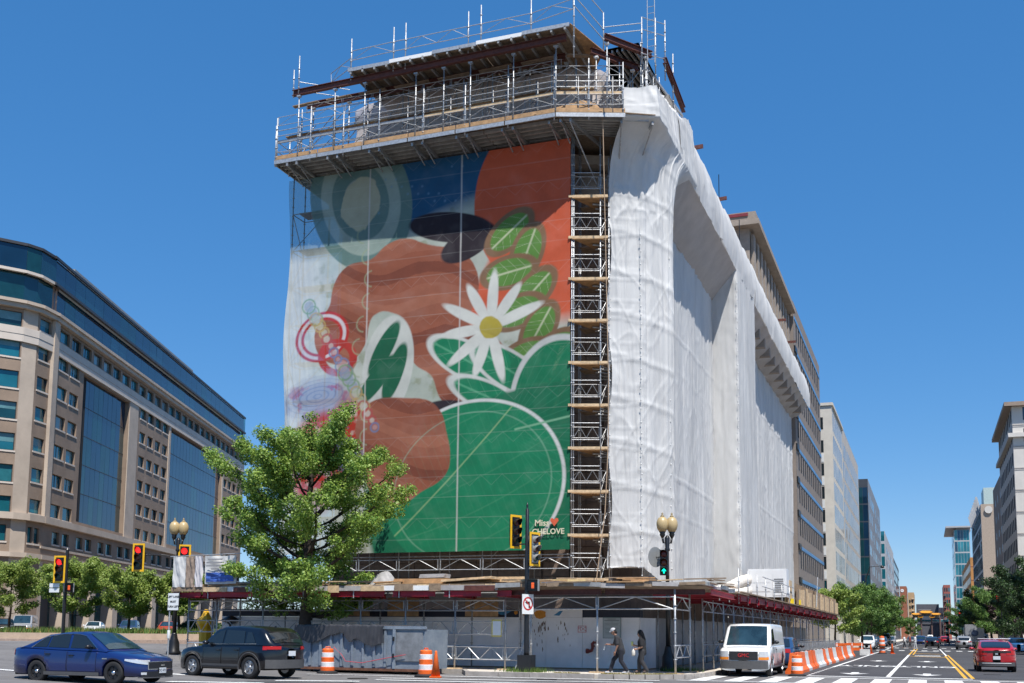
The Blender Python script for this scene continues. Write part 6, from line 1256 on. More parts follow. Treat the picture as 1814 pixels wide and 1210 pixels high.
# ================================================================ signals, lamps, signs, barriers
GLOBE = M('cream_globe',(.55,.42,.22),.35,0,.08,4,trans=.2); REDON = emis('red_lamp_lit',(1,.02,.02),1.6); GRNON = emis('green_lamp_lit',(.0,.75,.45),1.6); LENSR = M('red_lens_off',(.10,.015,.015),.3); LENSA = M('amber_lens_off',(.11,.03,.015),.3); LENSG = M('green_lens_off',(.012,.05,.04),.3); GREYM = M('signal_grey',(.30,.31,.31),.5,.3,.1,6); STG = M('street_sign_green',(.0,.14,.10),.5)
def signal(label, loc, rz, lit=None, plate=True, arrow=False, sc=1.0, grey=False):
    """a three-lamp head facing local -Y, centre at loc"""
    t = thing('traffic_signal',label,'traffic signal',(0,0,0),'traffic signals'); hm_ = GREYM if grey else BLACK
    for k in range(3): MB().box(-.17,.17,-.02,.2,-.52+k*.35,-.185+k*.35).build('housing', hm_, t)
    if plate:
        b = MB(); W_,H_ = .29,.66
        b.box(-W_,W_,.02,.035,-H_,H_).build('backplate', BLACK, t); b = MB()
        for (x0,x1,z0,z1) in ((-W_-.0,-W_+.085,-H_,H_),(W_-.085,W_,-H_,H_),(-W_+.085,W_-.085,H_-.085,H_),(-W_+.085,W_-.085,-H_,-H_+.085)): b.box(x0,x1,.0,.019,z0,z1)
        b.build('yellow_border', YELLOW, t)
    for k,(nm,m0) in enumerate((('green',LENSG),('amber',LENSA),('red',LENSR))):
        zc = -.3525+k*.35; on = lit==nm; mt = (REDON if nm=='red' else GRNON) if on and not arrow else m0
        MB().lathe([(.145,0),(.13,.02),(.08,.035),(.01,.04)],18,(0,-.02,zc),Matrix.Rotation(rad(90),4,'X')).build('lens', mt if not (on and arrow) else DARK, t, True)
        if on and arrow: MB().prism([(-.03,-.1),(.03,-.1),(.03,.02),(.085,.02-.045),(.085,.03),(0,.11),(-.085,.03),(-.085,-.025),(-.03,.02)],0,.006,facing((0,-.066,zc),(1,0,0),(0,0,1))).build('arrow_light', GRNON, t)
        P_ = []                                   # visor: open hood, longer at the top
        for a in np.linspace(-30,210,15):
            l_ = .12+.16*max(0,math.sin(rad(a))); P_.append([(.155*math.cos(rad(a)),-.02,zc+.155*math.sin(rad(a))),(.155*math.cos(rad(a)),-.02-l_,zc+.155*math.sin(rad(a))),(.145*math.cos(rad(a)),-.02-l_,zc+.145*math.sin(rad(a))),(.145*math.cos(rad(a)),-.02,zc+.145*math.sin(rad(a)))])
        MB().grid(np.array(P_)).build('visor', hm_, t)
    place(t,loc,rz,sc); return t
def ped_head(label,loc,rz):
    t = thing('pedestrian_signal',label,'pedestrian signal',(0,0,0)); MB().box(-.2,.2,0,.2,-.22,.22).build('housing', BLACK, t); MB().box(-.17,.17,-.004,-.001,-.18,.18).build('screen', M('ped_screen',(.02,.02,.02),.3), t)
    for i in range(4): MB().box(-.2,.2,-.12,-.006,.2-.0*i,.215).build('hood', BLACK, t) if i==0 else MB().box(-.19,.19,-.08,-.006,.11-.1*i,.115-.1*i).build('louvre', BLACK, t)
    MB().box(.201,.25,-.02,.16,-.22,.22).build('side_plate', GREYM, t); MB().box(-.05,.06,-.0075,-.005,-.12,.1).build('hand_symbol', emis('hand_orange',(.8,.12,.03),.8), t); place(t,loc,rz); return t
def twin_lamp(label,x,y,z,h):
    t = thing('street_lamp',label,'street lamp',(x,y,z),'twin globe street lamps'); c = (x,y,z)
    MB().lathe([(.34,0),(.34,.12),(.27,.2),(.25,.55),(.17,.75),(.13,.95),(.12,1.0)],16,c).build('base', BLACK, t, True)
    MB().lathe([(.10,1.0),(.085,2.5),(.07,h-1.3),(.11,h-1.28),(.11,h-1.2),(.085,h-1.15),(.11,h-.75),(.05,h-.65)],14,c).build('column', BLACK, t, True)
    for s_ in (-1,1):
        d = Vector((.20*s_*math.cos(.5),.20*s_*math.sin(.5),0)); p = Vector(c)+d
        MB().path([Vector(c)+Vector((0,0,h-1.0)),Vector(c)+d*.8+Vector((0,0,h-.95)),p+Vector((0,0,h-.72))],[.04,.045,.05],8).lathe([(.05,h-.75),(.12,h-.62),(.10,h-.56),(.14,h-.5)],12,p).build('arm', BLACK, t, True)
        MB().lathe([(.13,h-.5),(.21,h-.38),(.245,h-.22),(.235,h-.08),(.17,h+.06),(.08,h+.12)],18,p).build('globe', GLOBE, t, True); MB().lathe([(.085,h+.12),(.07,h+.17),(.03,h+.2),(.05,h+.24),(.01,h+.30)],10,p).build('finial', M('bronze_finial',(.25,.19,.1),.5), t, True)
    return t
twin_lamp('black twin globe lamp post at the corner beside the two walkers',-9.85,44.6,.14,6.15)
twin_lamp('black twin globe lamp post at the left by the lane sign',-32.9,43.2,gz(-32.9)+.1,6.1)
# centre pole with its heads and signs
t = thing('signal_pole','black signal pole with a square base on the pavement before the hoarding','pole',(-14.43,40.35,.14))
MB().box(-14.71,-14.15,40.08,40.62,.14,.78).build('transformer_base', BLACK, t); MB().lathe([(.11,.78),(.10,.9),(.09,3),(.07,6.4),(.03,6.45),(.045,6.55),(.005,6.7)],12,(-14.43,40.35,0)).build('shaft', BLACK, t, True)
for z in (5.05,4.55): rod('bracket',(-14.43,40.35,z),(-14.9 if z>5 else -14.1,40.35,z),.03,t,BLACK)
signal('left signal head seen side on, on the centre pole',(-14.93,40.45,5.55),rad(62)); signal('right grey signal head on the centre pole',(-14.12,40.40,4.85),rad(66),grey=True)
ped_head('pedestrian signal box on the centre pole below the signal heads',(-14.16,40.25,3.45),rad(8))
t = thing('no_turn_sign','no left turn sign with red ring on the centre pole','sign',(-14.3,40.2,2.4)); mw = facing((-14.33,40.21,2.72),(.45,.89,0),(0,0,1))
MB().box(-.3,.3,-.38,.38,-.012,0,mw).build('plate', SIGNW, t); b = MB(); n = 28
for i in range(n):
    a0,a1 = 2*math.pi*i/n,2*math.pi*(i+1)/n; b.add([mw@Vector((r_*math.cos(a),.02+r_*math.sin(a),.004)) for r_,a in ((.20,a0),(.26,a0),(.26,a1),(.20,a1))],[(0,1,2,3)])
b.add([mw@Vector(p) for p in ((-.17,.17,.006),(-.14,.2,.006),(.17,-.12,.006),(.14,-.15,.006))],[(3,2,1,0)]); b.build('red_ring', RED, t)
MB().add([mw@Vector(p) for p in ((.03,-.15,.003),(.10,-.15,.003),(.10,.10,.003),(-.03,.10,.003),(-.03,.15,.003),(-.15,.065,.003),(-.03,-.02,.003),(-.03,.03,.003),(.03,.03,.003))],[tuple(range(9))]).build('arrow', SIGNK, t)
# corner lamp's green arrow head
signal('signal head with a lit green arrow on the corner lamp post',(-9.93,44.32,4.52),rad(8),'green',False,True); t = thing('round_sign_back','grey oval sign back fixed beside the green arrow signal','sign',(-10.2,44.4,4.4)); MB().lathe([(.42,0),(.42,.02)],22,(0,0,0),facing((-10.32,44.45,4.75),(.5,.87,0),(0,0,1))).build('disc', GREYM, t); rod('clamp',(-10.3,44.47,4.75),(-9.9,44.58,4.75),.02,t,BLACK)
# left group
t = thing('mast_arm','thin black mast arm carrying a hanging signal left of the lamp post','pole',(-32.9,43.2,5.2)); MB().path([(-32.85,43.2,5.05),(-33.6,42.9,5.12),(-34.5,42.6,5.1)],.03,6).build('arm', BLACK, t)
signal('hanging signal with red lit, left of the lamp post',(-34.55,42.45,4.98),rad(16),'red'); signal('signal with red lit tucked behind the lamp post',(-32.6,43.3,4.95),rad(30),'red')
t = thing('signal_post','slim black signal post behind the blue sedan','pole',(-39.4,42.9,gz(-39.4))); MB().lathe([(.1,0),(.085,.4),(.08,4.9),(.02,5.0)],10,(-39.2,42.95,gz(-39.4))).build('shaft', BLACK, t)
signal('left signal with red lit on the slim post',(-39.45,42.75,4.5),rad(16),'red'); ped_head('pedestrian signal with dull red face on the slim left post',(-38.95,42.9,3.62),rad(60))
t = thing('street_sign','small white street sign below the left red signal','sign',(-39.7,42.8,3.4)); block('plate',-40.05,-39.45,42.80,42.82,3.62,3.82,t,SIGNW); block('plate',-40.05,-39.45,42.80,42.82,3.38,3.58,t,SIGNW)
t = thing('street_name_sign','green street name sign under the signal behind the lamp post','sign',(-32.6,43,4.0)); block('plate',-32.85,-32.3,43.05,43.07,4.02,4.3,t,STG); text('number','13',.24,FACE_W((-32.52,43.04,4.16)),SIGNW,t,.002); block('plate',-32.8,-32.35,43.05,43.07,3.72,3.98,t,STG); text('number','St',.18,FACE_W((-32.55,43.04,3.85)),SIGNW,t,.002)
t = thing('lane_sign','white sign reading left lane must turn left','sign',(-31.0,40.5,.25)); rod('post',(-31.18,40.56,gz(-31)+.0),(-31.18,40.56,3.0),.035,t,GALV); block('plate',-31.27,-30.67,40.50,40.52,2.46,3.24,t,SIGNK); block('face',-31.25,-30.69,40.492,40.499,2.48,3.22,t,SIGNW)
for i,s_ in enumerate(('LEFT LANE','MUST','TURN LEFT')): text('lettering',s_,.125,FACE_W((-30.97,40.488,3.06-.215*i)),SIGNK,t,.002,bold=.004)
rod('sticker_wrap',(-31.18,40.56,1.25),(-31.18,40.56,1.6),.07,t,SIGNW)
# yellow hopper and low frame under the shed end
t = thing('yellow_hopper','yellow salt hopper standing under the left end of the shed','hopper',(-31.8,44.0,.3)); MB().lathe([(.28,.35),(.3,1.35),(.45,1.6),(.45,1.75),(.2,2.0),(.08,2.3)],8,(-31.9,44.2,.3)).build('body', YELLOW, t); 
for dx,dy in ((-.2,-.2),(.2,-.2),(.2,.2),(-.2,.2)): rod('leg',(-31.9+dx,44.2+dy,.2),(-31.9+dx,44.2+dy,.7),.03,t,BLACK)
t = thing('black_kiosk_post','black post with a small hood right of the yellow hopper','post',(-30.6,44.3,.2)); rod('post',(-30.6,44.3,.2),(-30.6,44.3,2.0),.06,t,BLACK); MB().lathe([(.08,1.9),(.4,2.05),(.42,2.12),(.1,2.3)],12,(-30.6,44.3,0)).build('hood', BLACK, t)
# barrels, cones, barriers
def barrel(label,x,y,z=0,s_=1,tilt=0,group='orange and white traffic barrels'):
    t = thing('traffic_barrel',label,'traffic barrel',(0,0,0),group); pr = [(.28,.06),(.285,.24),(.262,.25),(.268,.43),(.25,.44),(.255,.62),(.237,.63),(.243,.80),(.225,.81),(.225,.93),(.19,.97)]; mt = [ORANGE,ORANGE,REFLW,REFLW,ORANGE,ORANGE,REFLW,REFLW,ORANGE,ORANGE]
    b = MB()
    for k in range(10):
        b.mi = 0 if mt[k] is ORANGE else 1; b.lathe([pr[k],pr[k+1]],20,(0,0,0),None,False)
    b.mi = 0; b.lathe([(.19,.97),(.02,.975)],20); b.build('drum', [ORANGE,REFLW], t, True); MB().lathe([(.42,0),(.42,.04),(.30,.09),(.285,.1)],20).build('rubber_base', RUBBER, t, True); MB().path([(-.09,0,.96),(-.09,0,1.03),(.09,0,1.03),(.09,0,.96)],.022,6).build('handle', ORANGE, t); place(t,(x,y,z),tilt,s_); return t
barrel('traffic barrel in front of the dumpster beside the black SUV',-21.95,38.35,0,.98,.3); barrel('traffic barrel at the right end of the dumpster',-17.25,37.3,0,1.0,1.2); barrel('traffic barrel at the near end of the barrier row by the van',-4.95,46.3,0,.86,2.0)
barrel('lower barrel of the far stack down the street',-3.9,108,0,1.0,.5); barrel('upper barrel of the far stack down the street',-3.9,108,.62,1.0,1.5); 
def cone(label,x,y,h=.95):
    t = thing('traffic_cone',label,'traffic cone',(0,0,0),'orange traffic cones'); MB().box(-.2,.2,-.2,.2,0,.05).build('foot', ORANGE, t); MB().lathe([(.17,.05),(.045,h-.05),(.04,h),(.02,h+.01)],18).build('cone', ORANGE, t, True); place(t,(x,y,0),.3); return t
cone('tall orange cone beside the barrel at the dumpster end',-16.6,36.75); cone('orange cone on the lane right of the far barrel stack',-3.05,109,.9); cone('orange cone left of the far barrel stack',-4.85,107,.8)
def barrier_mesh(n=2.0):
    b = MB(); pr = [(-.28,0),(.28,0),(.28,.14),(.17,.32),(.10,.75),(.08,1.02),(-.08,1.02),(-.10,.75),(-.17,.32),(-.28,.14)]
    k = len(pr); ysg = [0.02,.10,.10,.55,.62,.9,.97,1.35,1.42,1.85,1.98]; pin = [1,1,.97,.97,.86,.86,.97,.97,.86,.86,1]
    ysg = np.linspace(.02,n-.02,13); pin = [.94,1,1,.84,1,1,.84,1,1,.84,1,1,.94]
    P = np.array([[(x*(pin[i] if 0.2<z<.9 else 1),y,z) for x,z in pr+[pr[0]]] for i,y in enumerate(ysg)]); b.grid(P); b.add([(x,ysg[0],z) for x,z in pr],[tuple(range(k))]); b.add([(x,ysg[-1],z) for x,z in pr],[tuple(range(k-1,-1,-1))]); return b.mesh('barrier')
bm_ = barrier_mesh(); nub = MB().lathe([(.05,.85),(.05,.91)],8,(0,1.0,0)).mesh('filler_cap')
ords = 'first second third fourth fifth sixth seventh eighth ninth tenth eleventh twelfth thirteenth fourteenth fifteenth sixteenth seventeenth eighteenth nineteenth twentieth'.split()
BWH = M('barrier_white',(.62,.61,.58),.55,0,.15,3)
for i in range(20):
    y = 48.0+2.15*i; x = -5.35-.006*i*2.1; m_ = ORANGE if i%4 in (0,1,3) and i%3!=2 else BWH
    t = thing('water_barrier',f'{"orange" if m_ is ORANGE else "white"} plastic water barrier, {ords[i]} in the row from the van','barrier',(x,y,0),'row of plastic water barriers'); t.rotation_euler = (0,0,0); put('block',bm_,t,m_,mw=Matrix.Translation((x,y,0.0))@Matrix.Rotation(random.uniform(-.03,.03),4,'Z')@Matrix.Diagonal((1,1,.86,1))); put('filler_cap',nub,t,BLACK,mw=Matrix.Translation((x,y,0)))
t = thing('site_fence','low grey steel crowd fence behind the barrier row','fence',(-7.3,80,.14))
for i in range(14): lattice('fence_panel',(-7.4,60+i*3.2,.45),(-7.4,63.1+i*3.2,.45),.75,t,GALVD,.02,10)
for i,(x,y) in enumerate(((-6.4,96),(-5.9,101))):
    t = thing('orange_barricade',('orange plastic barricade beyond the white barriers','second orange barricade beside a pale block')[i],'barricade',(x,y,0)); MB().box(x-.7,x+.7,y-.06,y+.06,.35,.6).box(x-.7,x+.7,y-.06,y+.06,.75,1.0).build('board', ORANGE, t); MB().beam((x-.6,y-.3,0),(x-.6,y,1.05),.06,.06).beam((x+.6,y-.3,0),(x+.6,y,1.05),.06,.06).beam((x-.6,y+.3,0),(x-.6,y+.03,1.0),.06,.06).beam((x+.6,y+.3,0),(x+.6,y+.03,1.0),.06,.06).build('leg', REFLW, t)
block('concrete_block',-5.3,-4.5,97.5,98.3,0,.5,None,BWH,label='pale concrete block at the end of the barrier row',cat='block')
# dumpster with its tarpaulin
DST = M('dumpster_steel',(.17,.21,.26),.6,.2,.3,2.2,.15,12,col2=(.27,.31,.35)); TARP = M('black_tarp',(.045,.045,.05),.55,0,.3,3)
t = thing('dumpster','grey blue steel roll off dumpster under a black tarpaulin','dumpster',(0,0,0)); Ld = 6.1
MB().box(0,Ld,0,.06,.2,1.72).box(0,Ld,1.62,1.68,.2,1.72).box(0,.06,.06,1.62,.2,1.72).box(Ld-.06,Ld,.06,1.62,.2,1.72).box(.06,Ld-.06,.06,1.62,.2,.26).build('shell', DST, t)
for i in range(9): block('rib',.1+i*.52,.2+i*.52,-.07,-.002,.26,1.66,t,DST)
block('top_rail',-.03,Ld+.03,-.09,.08,1.725,1.84,t,DST); block('bottom_rail',-.1,Ld+.05,-.08,.07,.1,.195,t,M('rust_rail',(.16,.07,.04),.8,0,.4,5)); block('gate_panel',Ld-1.28,Ld-.1,-.05,-.004,.5,1.6,t,M('gate_grey',(.22,.23,.24),.6,.2,.3,3)); block('gate_post',Ld-1.42,Ld-1.3,-.1,-.004,.2,1.72,t,DST)
for z in (.7,1.35): rod('hinge',(Ld-1.36,-.13,z-.08),(Ld-1.36,-.13,z+.08),.04,t,BLACK)
for x in (.6,Ld-.7): 
    for y in (.1,1.5): MB().tube((x,y-.06,.1),(x,y+.06,.1),.1,12).build('roller', BLACK, t)
MB().path([(1.9,-.12,1.0),(2.3,-.12,.7),(2.5,-.13,.45),(3.3,-.13,.4),(4.4,-.13,.6),(5.3,-.12,.75)],.014,5).build('red_strap', M('strap_red',(.5,.06,.08),.7), t)
place(t,(-24.05,39.55,0),rad(-7))
tw_ = thing('dumpster_tarp','wrinkled black tarpaulin draped over the left of the dumpster','tarpaulin',(0,0,0)); gu,gv = np.meshgrid(np.linspace(0,1,80),np.linspace(0,1,44),indexing='ij')
hang = .55+.22*np.sin(gu*9)+.3*fbm(gu*5,gv*0,3)+.35*np.exp(-((gu-.62)/.05)**2); s_ = gv*(1.9+hang); yy = np.where(s_<1.9,1.8-s_,-.1); zz_ = np.where(s_<1.9,1.87-.12*np.sin(s_*1.6)*np.abs(np.sin(gu*14)),1.87-(s_-1.9))
wr = .05*fbm(gu*30,gv*4,9)+.03*np.sin(gu*70+gv*5)*gv
MB().grid(np.stack([-.05+4.35*gu+.12*fbm(gu*4,gv*3,5),yy-np.abs(wr)*(s_>1.7)-.03,zz_+wr*(s_<=1.9)*.8+.02],-1)).build('sheet', TARP, tw_, True); place(tw_,(-24.05,39.55,0),rad(-7))
# cooling unit and hoses on the street shed
t = thing('cooling_unit','white portable air handler standing on the street shed deck','air handler',(-9.2,70,3.6)); UW = M('unit_white',(.68,.70,.72),.45,0,.05,2); x0,x1,y0,y1,z0,z1 = -10.35,-8.0,70,71.2,3.95,5.7
MB().box(x0,x1,y0,y1,z0,z1).build('cabinet', UW, t); block('door_panel',x0+.08,x0+1.35,y0-.02,y0-.002,z0+.9,z1-.08,t,UW); block('door_panel',x0+.08,x0+1.35,y0-.02,y0-.002,z0+.35,z0+.86,t,UW); block('vent_panel',x0+1.5,x1-.12,y0-.02,y0-.002,z0+.1,z1-.08,t,UW)
for i in range(7): block('grille_bar',x0+1.58,x1-.2,y0-.04,y0-.021,z0+.3+i*.13,z0+.36+i*.13,t,M('grille_grey',(.18,.19,.2),.6))
for x in (x0+.3,x0+1.1,x1-.3): block('skid',x-.15,x+.15,y0+.05,y1-.05,3.57,z0,t,BLACK)
HOSE = M('hose_fabric',(.62,.58,.52),.8,0,.2,4,.4,14)
def hose(label,pts_,r_):
    t = thing('air_hose',label,'hose',pts_[-1],'white air hoses'); P_ = []; R_ = []
    for k in range(len(pts_)-1):
        for q in range(10): P_.append(Vector(pts_[k]).lerp(Vector(pts_[k+1]),q/10)); R_.append(r_*(1+.07*math.sin((k*10+q)*2.2)))
    MB().path(P_,R_,12).build('duct', HOSE, t, True)
hose('upper fat white air hose curling from the air handler to the sheeting',[(-10.3,70.4,5.1),(-10.7,69.4,4.9),(-11.2,67.5,4.4),(-11.9,64.8,3.95),(-12.3,62,3.85)],.34); hose('lower white air hose lying on the deck by the yellow markers',[(-10.3,70.4,4.4),(-10.6,69.0,4.2),(-10.8,66,3.9),(-11.6,61,3.85),(-12.3,58,3.85)],.3)
for i,(x,y,lab) in enumerate(((-9.6,60.5,'yellow marker box left of the air handler'),(-7.9,71.4,'yellow marker box right of the air handler'),(-7.75,74,'yellow marker box by the timber crate'))): block('marker_box',x-.16,x+.16,y-.1,y+.1,3.58,3.9,None,M('marker_yellow',(.8,.6,.02),.5),label=lab,cat='marker',group='yellow marker boxes')
# far street furniture
def street_light(label,x,y,h,side):
    t = thing('street_light',label,'street light',(x,y,0),'tall street lights'); MB().path([(x,y,.1),(x,y,h*.85),(x+side*.6,y,h),(x+side*2.2,y,h+.15)],[.11,.08,.06,.05],8).build('mast', BLACK, t, True); MB().lathe([(.05,.25),(.22,.1),(.28,-.1),(.1,-.2)],12,(x+side*2.3,y,h)).build('lantern', BLACK, t, True)
street_light('black street light mast beyond the left trees',-8.0,168,11.5,1); street_light('black street light on the right behind the trees',9.3,168,9.5,-1)
for i,(x,y,z,lab) in enumerate(((8.6,160,6.2,'red signal glowing in the right hand trees, nearer one'),(6.4,250,6.0,'red signal glowing in the right hand trees, farther one'),(12.2,158,6.6,'red signal glowing at the far right among dark leaves'))):
    signal(lab,(x,y-6,z),0,'red',False,False,1.3); t = bpy.data.objects['traffic_signal'] ; m_ = rod('signal_mast',(x+.4,y-5.6,.1),(x+.4,y-5.6,z+.8),.08,None,BLACK); tag(m_,('black signal mast under the nearer red light in the right trees','black signal mast under the farther red light in the right trees','black signal mast at the far right among dark leaves')[i],'pole')
t = thing('bus_advert','white framed advert panel with red print on the far right pavement','advert panel',(6.7,205,0)); block('frame',5.9,7.5,205,205.2,.6,3.2,t,SIGNW); block('print',6.1,7.3,204.96,204.99,.9,2.9,t,M('advert_print',(.25,.06,.10),.6,0,.7,1.2)); rod('leg',(6.7,205.1,.14),(6.7,205.1,.6),.1,t,BLACK)
t = thing('delivery_truck','grey box truck with a dark round mark behind the silver SUV','truck',(6.2,166,0)); block('box_body',5.0,7.4,166,171,.9,3.3,t,M('truck_grey',(.23,.24,.26),.6)); block('cab',5.1,7.3,171.1,172.8,.5,2.4,t,WHITE); MB().lathe([(.45,0),(.45,.02)],18,(0,0,0),facing((6.2,165.96,2.1),(1,0,0),(0,0,1))).build('round_mark', M('mark_navy',(.02,.04,.09),.6), t)
for x in (5.2,7.2):
    for y in (167,171.8): MB().tube((x-.12,y,.45),(x+.12,y,.45),.45,16).build('wheel', RUBBER, t)
# ================================================================ people
SKIN = M('skin_brown',(.30,.155,.10),.6,0,.1,12); SKIN2 = M('skin_tan',(.34,.19,.125),.6,0,.1,12)
def blobmesh(name, caps, mat, parent, vox=.012):
    b = MB()
    for (p,r0,q,r1) in caps:
        p,q = Vector(p),Vector(q)
        if (q-p).length > 1e-4: b.tube(p,q,r0,12,r1)
        for c,r_ in ((p,r0),(q,r1)): b.lathe([(r_*math.sin(a),-r_*math.cos(a)) for a in np.linspace(.12,math.pi-.12,8)],12,c)
    o = b.build(name, mat, parent, True); m = o.modifiers.new('remesh','REMESH'); m.mode = 'VOXEL'; m.voxel_size = vox; m.use_smooth_shade = True
    s_ = o.modifiers.new('smooth','SMOOTH'); s_.iterations = 3; s_.factor = .5; return o
def hand(caps, wr, d, up, s_=1, curl=.6):
    d = Vector(d).normalized(); up = Vector(up).normalized(); sd_ = d.cross(up).normalized(); pm = Vector(wr)+d*.05*s_; caps.append((tuple(wr),.024*s_,tuple(pm),.034*s_)); kn = pm+d*.035*s_
    for i,l in enumerate((.07,.08,.075,.058)):
        b0 = kn+sd_*(.026-.0175*i)*s_; m1 = b0+(d*math.cos(curl*.5)-up*math.sin(curl*.5))*l*.5*s_; e = m1+(d*math.cos(curl*1.4)-up*math.sin(curl*1.4))*l*.5*s_; caps += [(tuple(pm+sd_*(.02-.013*i)*s_),.016*s_,tuple(b0),.0105*s_),(tuple(b0),.0105*s_,tuple(m1),.0095*s_),(tuple(m1),.0095*s_,tuple(e),.008*s_)]
    t0 = Vector(wr)+d*.03*s_+sd_*.03*s_; t1 = t0+(d*.6+sd_*.7-up*.2).normalized()*.035*s_; t2 = t1+(d*.9+sd_*.15-up*.3).normalized()*.03*s_; caps += [(tuple(wr),.02*s_,tuple(t0),.014*s_),(tuple(t0),.014*s_,tuple(t1),.0115*s_),(tuple(t1),.0115*s_,tuple(t2),.009*s_)]
def person(label, loc, rz, J, skin, cl, hairfn):
    t = thing('person',label,'person',(0,0,0),'people walking past the hoarding'); caps = []
    hd,nk,ch,pv = (Vector(J[k]) for k in ('head','neck','chest','pelvis')); fw = Vector(J.get('look',(1,0,0))).normalized(); up = (hd-nk).normalized()
    caps += [(tuple(pv),.125,tuple(pv.lerp(ch,.5)),.12),(tuple(pv.lerp(ch,.5)),.12,tuple(ch),.135),(tuple(ch),.10,tuple(nk),.055),(tuple(nk),.055,tuple(hd-up*.06),.055)]
    caps += [(tuple(hd+up*.03-fw*.015),.088,tuple(hd-up*.02+fw*.01),.08),(tuple(hd-up*.07+fw*.035),.052,tuple(hd-up*.085+fw*.05),.042),(tuple(hd+fw*.075+up*.0),.016,tuple(hd+fw*.1-up*.03),.017),(tuple(hd-up*.065+fw*.082),.016,tuple(hd-up*.066+fw*.084),.016),(tuple(hd+fw*.068+up*.022),.026,tuple(hd+fw*.07+up*.024),.026)]
    sdv = up.cross(fw)
    for s_ in (1,-1): caps.append((tuple(hd+sdv*.083*s_-fw*.005),.02,tuple(hd+sdv*.085*s_-up*.03),.014))
    for s_ in ('L','R'):
        sh,el,wr = J['sh'+s_],J['el'+s_],J['wr'+s_]; hp,kn,an = J['hip'+s_],J['kn'+s_],J['an'+s_]; caps += [(tuple(ch.lerp(Vector(sh),.4)),.08,sh,.062),(sh,.058,el,.042),(el,.042,wr,.026),(hp,.09,kn,.058),(kn,.058,tuple(Vector(kn).lerp(Vector(an),.35)),.055),(tuple(Vector(kn).lerp(Vector(an),.35)),.055,an,.038)]
        hand(caps, wr, Vector(wr)-Vector(el) if ('hd'+s_) not in J else J['hd'+s_], J.get('hu'+s_,(0,1 if s_=='L' else -1,0)), 1, J.get('cu'+s_,.5))
        caps.append((an,.04,J['toe'+s_],.03))
    blobmesh('body',caps,skin,t,.009)
    shirt = [(tuple(pv+Vector((0,0,-.06))),.158,tuple(pv.lerp(ch,.45)),.15),(tuple(pv.lerp(ch,.45)),.15,tuple(ch),.162),(tuple(ch),.13,tuple(nk-up*.02),.075)]
    for s_ in ('L','R'):
        sh,el = Vector(J['sh'+s_]),Vector(J['el'+s_]); shirt += [(tuple(ch.lerp(sh,.4)),.11,tuple(sh),.082),(tuple(sh),.082,tuple(sh.lerp(el,.78)),.075)]
    blobmesh('shirt',shirt,cl[0],t,.012)
    tr = [(tuple(pv+Vector((0,0,.02))),.138,tuple(pv-Vector((0,0,.06))),.14)]
    for s_ in ('L','R'):
        hp,kn,an = (Vector(J[k+s_]) for k in ('hip','kn','an')); tr += [(tuple(hp),.112,tuple(kn),.082),(tuple(kn),.082,tuple(an+Vector((0,0,.02))),.072)]
    blobmesh('trousers',tr,cl[1],t,.012)
    for s_ in ('L','R'):
        an,to = Vector(J['an'+s_]),Vector(J['toe'+s_]); blobmesh('shoe',[(tuple(an-(to-an)*.25+Vector((0,0,-.035))),.046,tuple(an+(to-an)*.5+Vector((0,0,-.02))),.046),(tuple(an+(to-an)*.5+Vector((0,0,-.02))),.046,tuple(to),.036)],cl[2],t,.01)
    hairfn(t,hd,up,fw,sdv); place(t,loc,rz); return t
EYE = M('eye_dark',(.02,.015,.012),.3)
def eyes(t,hd,up,fw,sdv):
    for s_ in (1,-1): MB().lathe([(.011*math.sin(a),-.011*math.cos(a)) for a in np.linspace(.1,3.04,6)],8,hd+fw*.083+sdv*.03*s_+up*.008).build('eye', EYE, t, True)
def cap_hair(t,hd,up,fw,sdv):
    eyes(t,hd,up,fw,sdv); blobmesh('hair',[(tuple(hd-fw*.03+up*.02),.094,tuple(hd-fw*.05-up*.04),.075)],M('hair_black',(.01,.008,.008),.8),t,.01); blobmesh('cap',[(tuple(hd+up*.055-fw*.02),.095,tuple(hd+up*.06+fw*.0),.092),(tuple(hd+up*.045+fw*.07),.04,tuple(hd+up*.03+fw*.13),.022)],M('cap_grey',(.42,.42,.43),.8,0,.2,20),t,.01)
def long_hair(t,hd,up,fw,sdv):
    eyes(t,hd,up,fw,sdv); HB = M('hair_black',(.01,.008,.008)); c = [(tuple(hd+up*.04-fw*.02),.105,tuple(hd-fw*.05-up*.05),.1),(tuple(hd-fw*.05-up*.05),.1,tuple(hd-fw*.09-up*.26),.085),(tuple(hd-fw*.09-up*.26),.085,tuple(hd-fw*.08-up*.42),.05)]
    for s_ in (1,-1): c.append((tuple(hd+sdv*.075*s_+up*.02),.045,tuple(hd+sdv*.085*s_-up*.2-fw*.01),.035))
    blobmesh('hair',c,HB,t,.011)
CH_ = M('charcoal_cotton',(.03,.03,.033),.9,0,.2,15); JN = M('dark_jeans',(.012,.014,.022),.9,0,.25,15); SHW = M('white_shoe',(.45,.46,.48),.6,0,.15,20); SHK = M('dark_shoe',(.03,.03,.033),.6)
W1 = dict(head=(.22,0,1.56),neck=(.13,0,1.40),chest=(.06,0,1.22),pelvis=(-.06,0,.88),look=(1,.05,-.35),shL=(.08,.19,1.33),elL=(.06,.25,1.05),wrL=(.14,.22,.82),shR=(.10,-.18,1.33),elR=(.20,-.22,1.08),wrR=(.42,-.12,1.08),hdR=(.95,.1,.1),huR=(0,-.2,1),cuR=.9,hipL=(-.06,.09,.86),knL=(-.06,.10,.48),anL=(-.28,.10,.12),toeL=(-.13,.11,.045),hipR=(-.04,-.09,.86),knR=(.22,-.09,.52),anR=(.34,-.09,.10),toeR=(.52,-.09,.05))
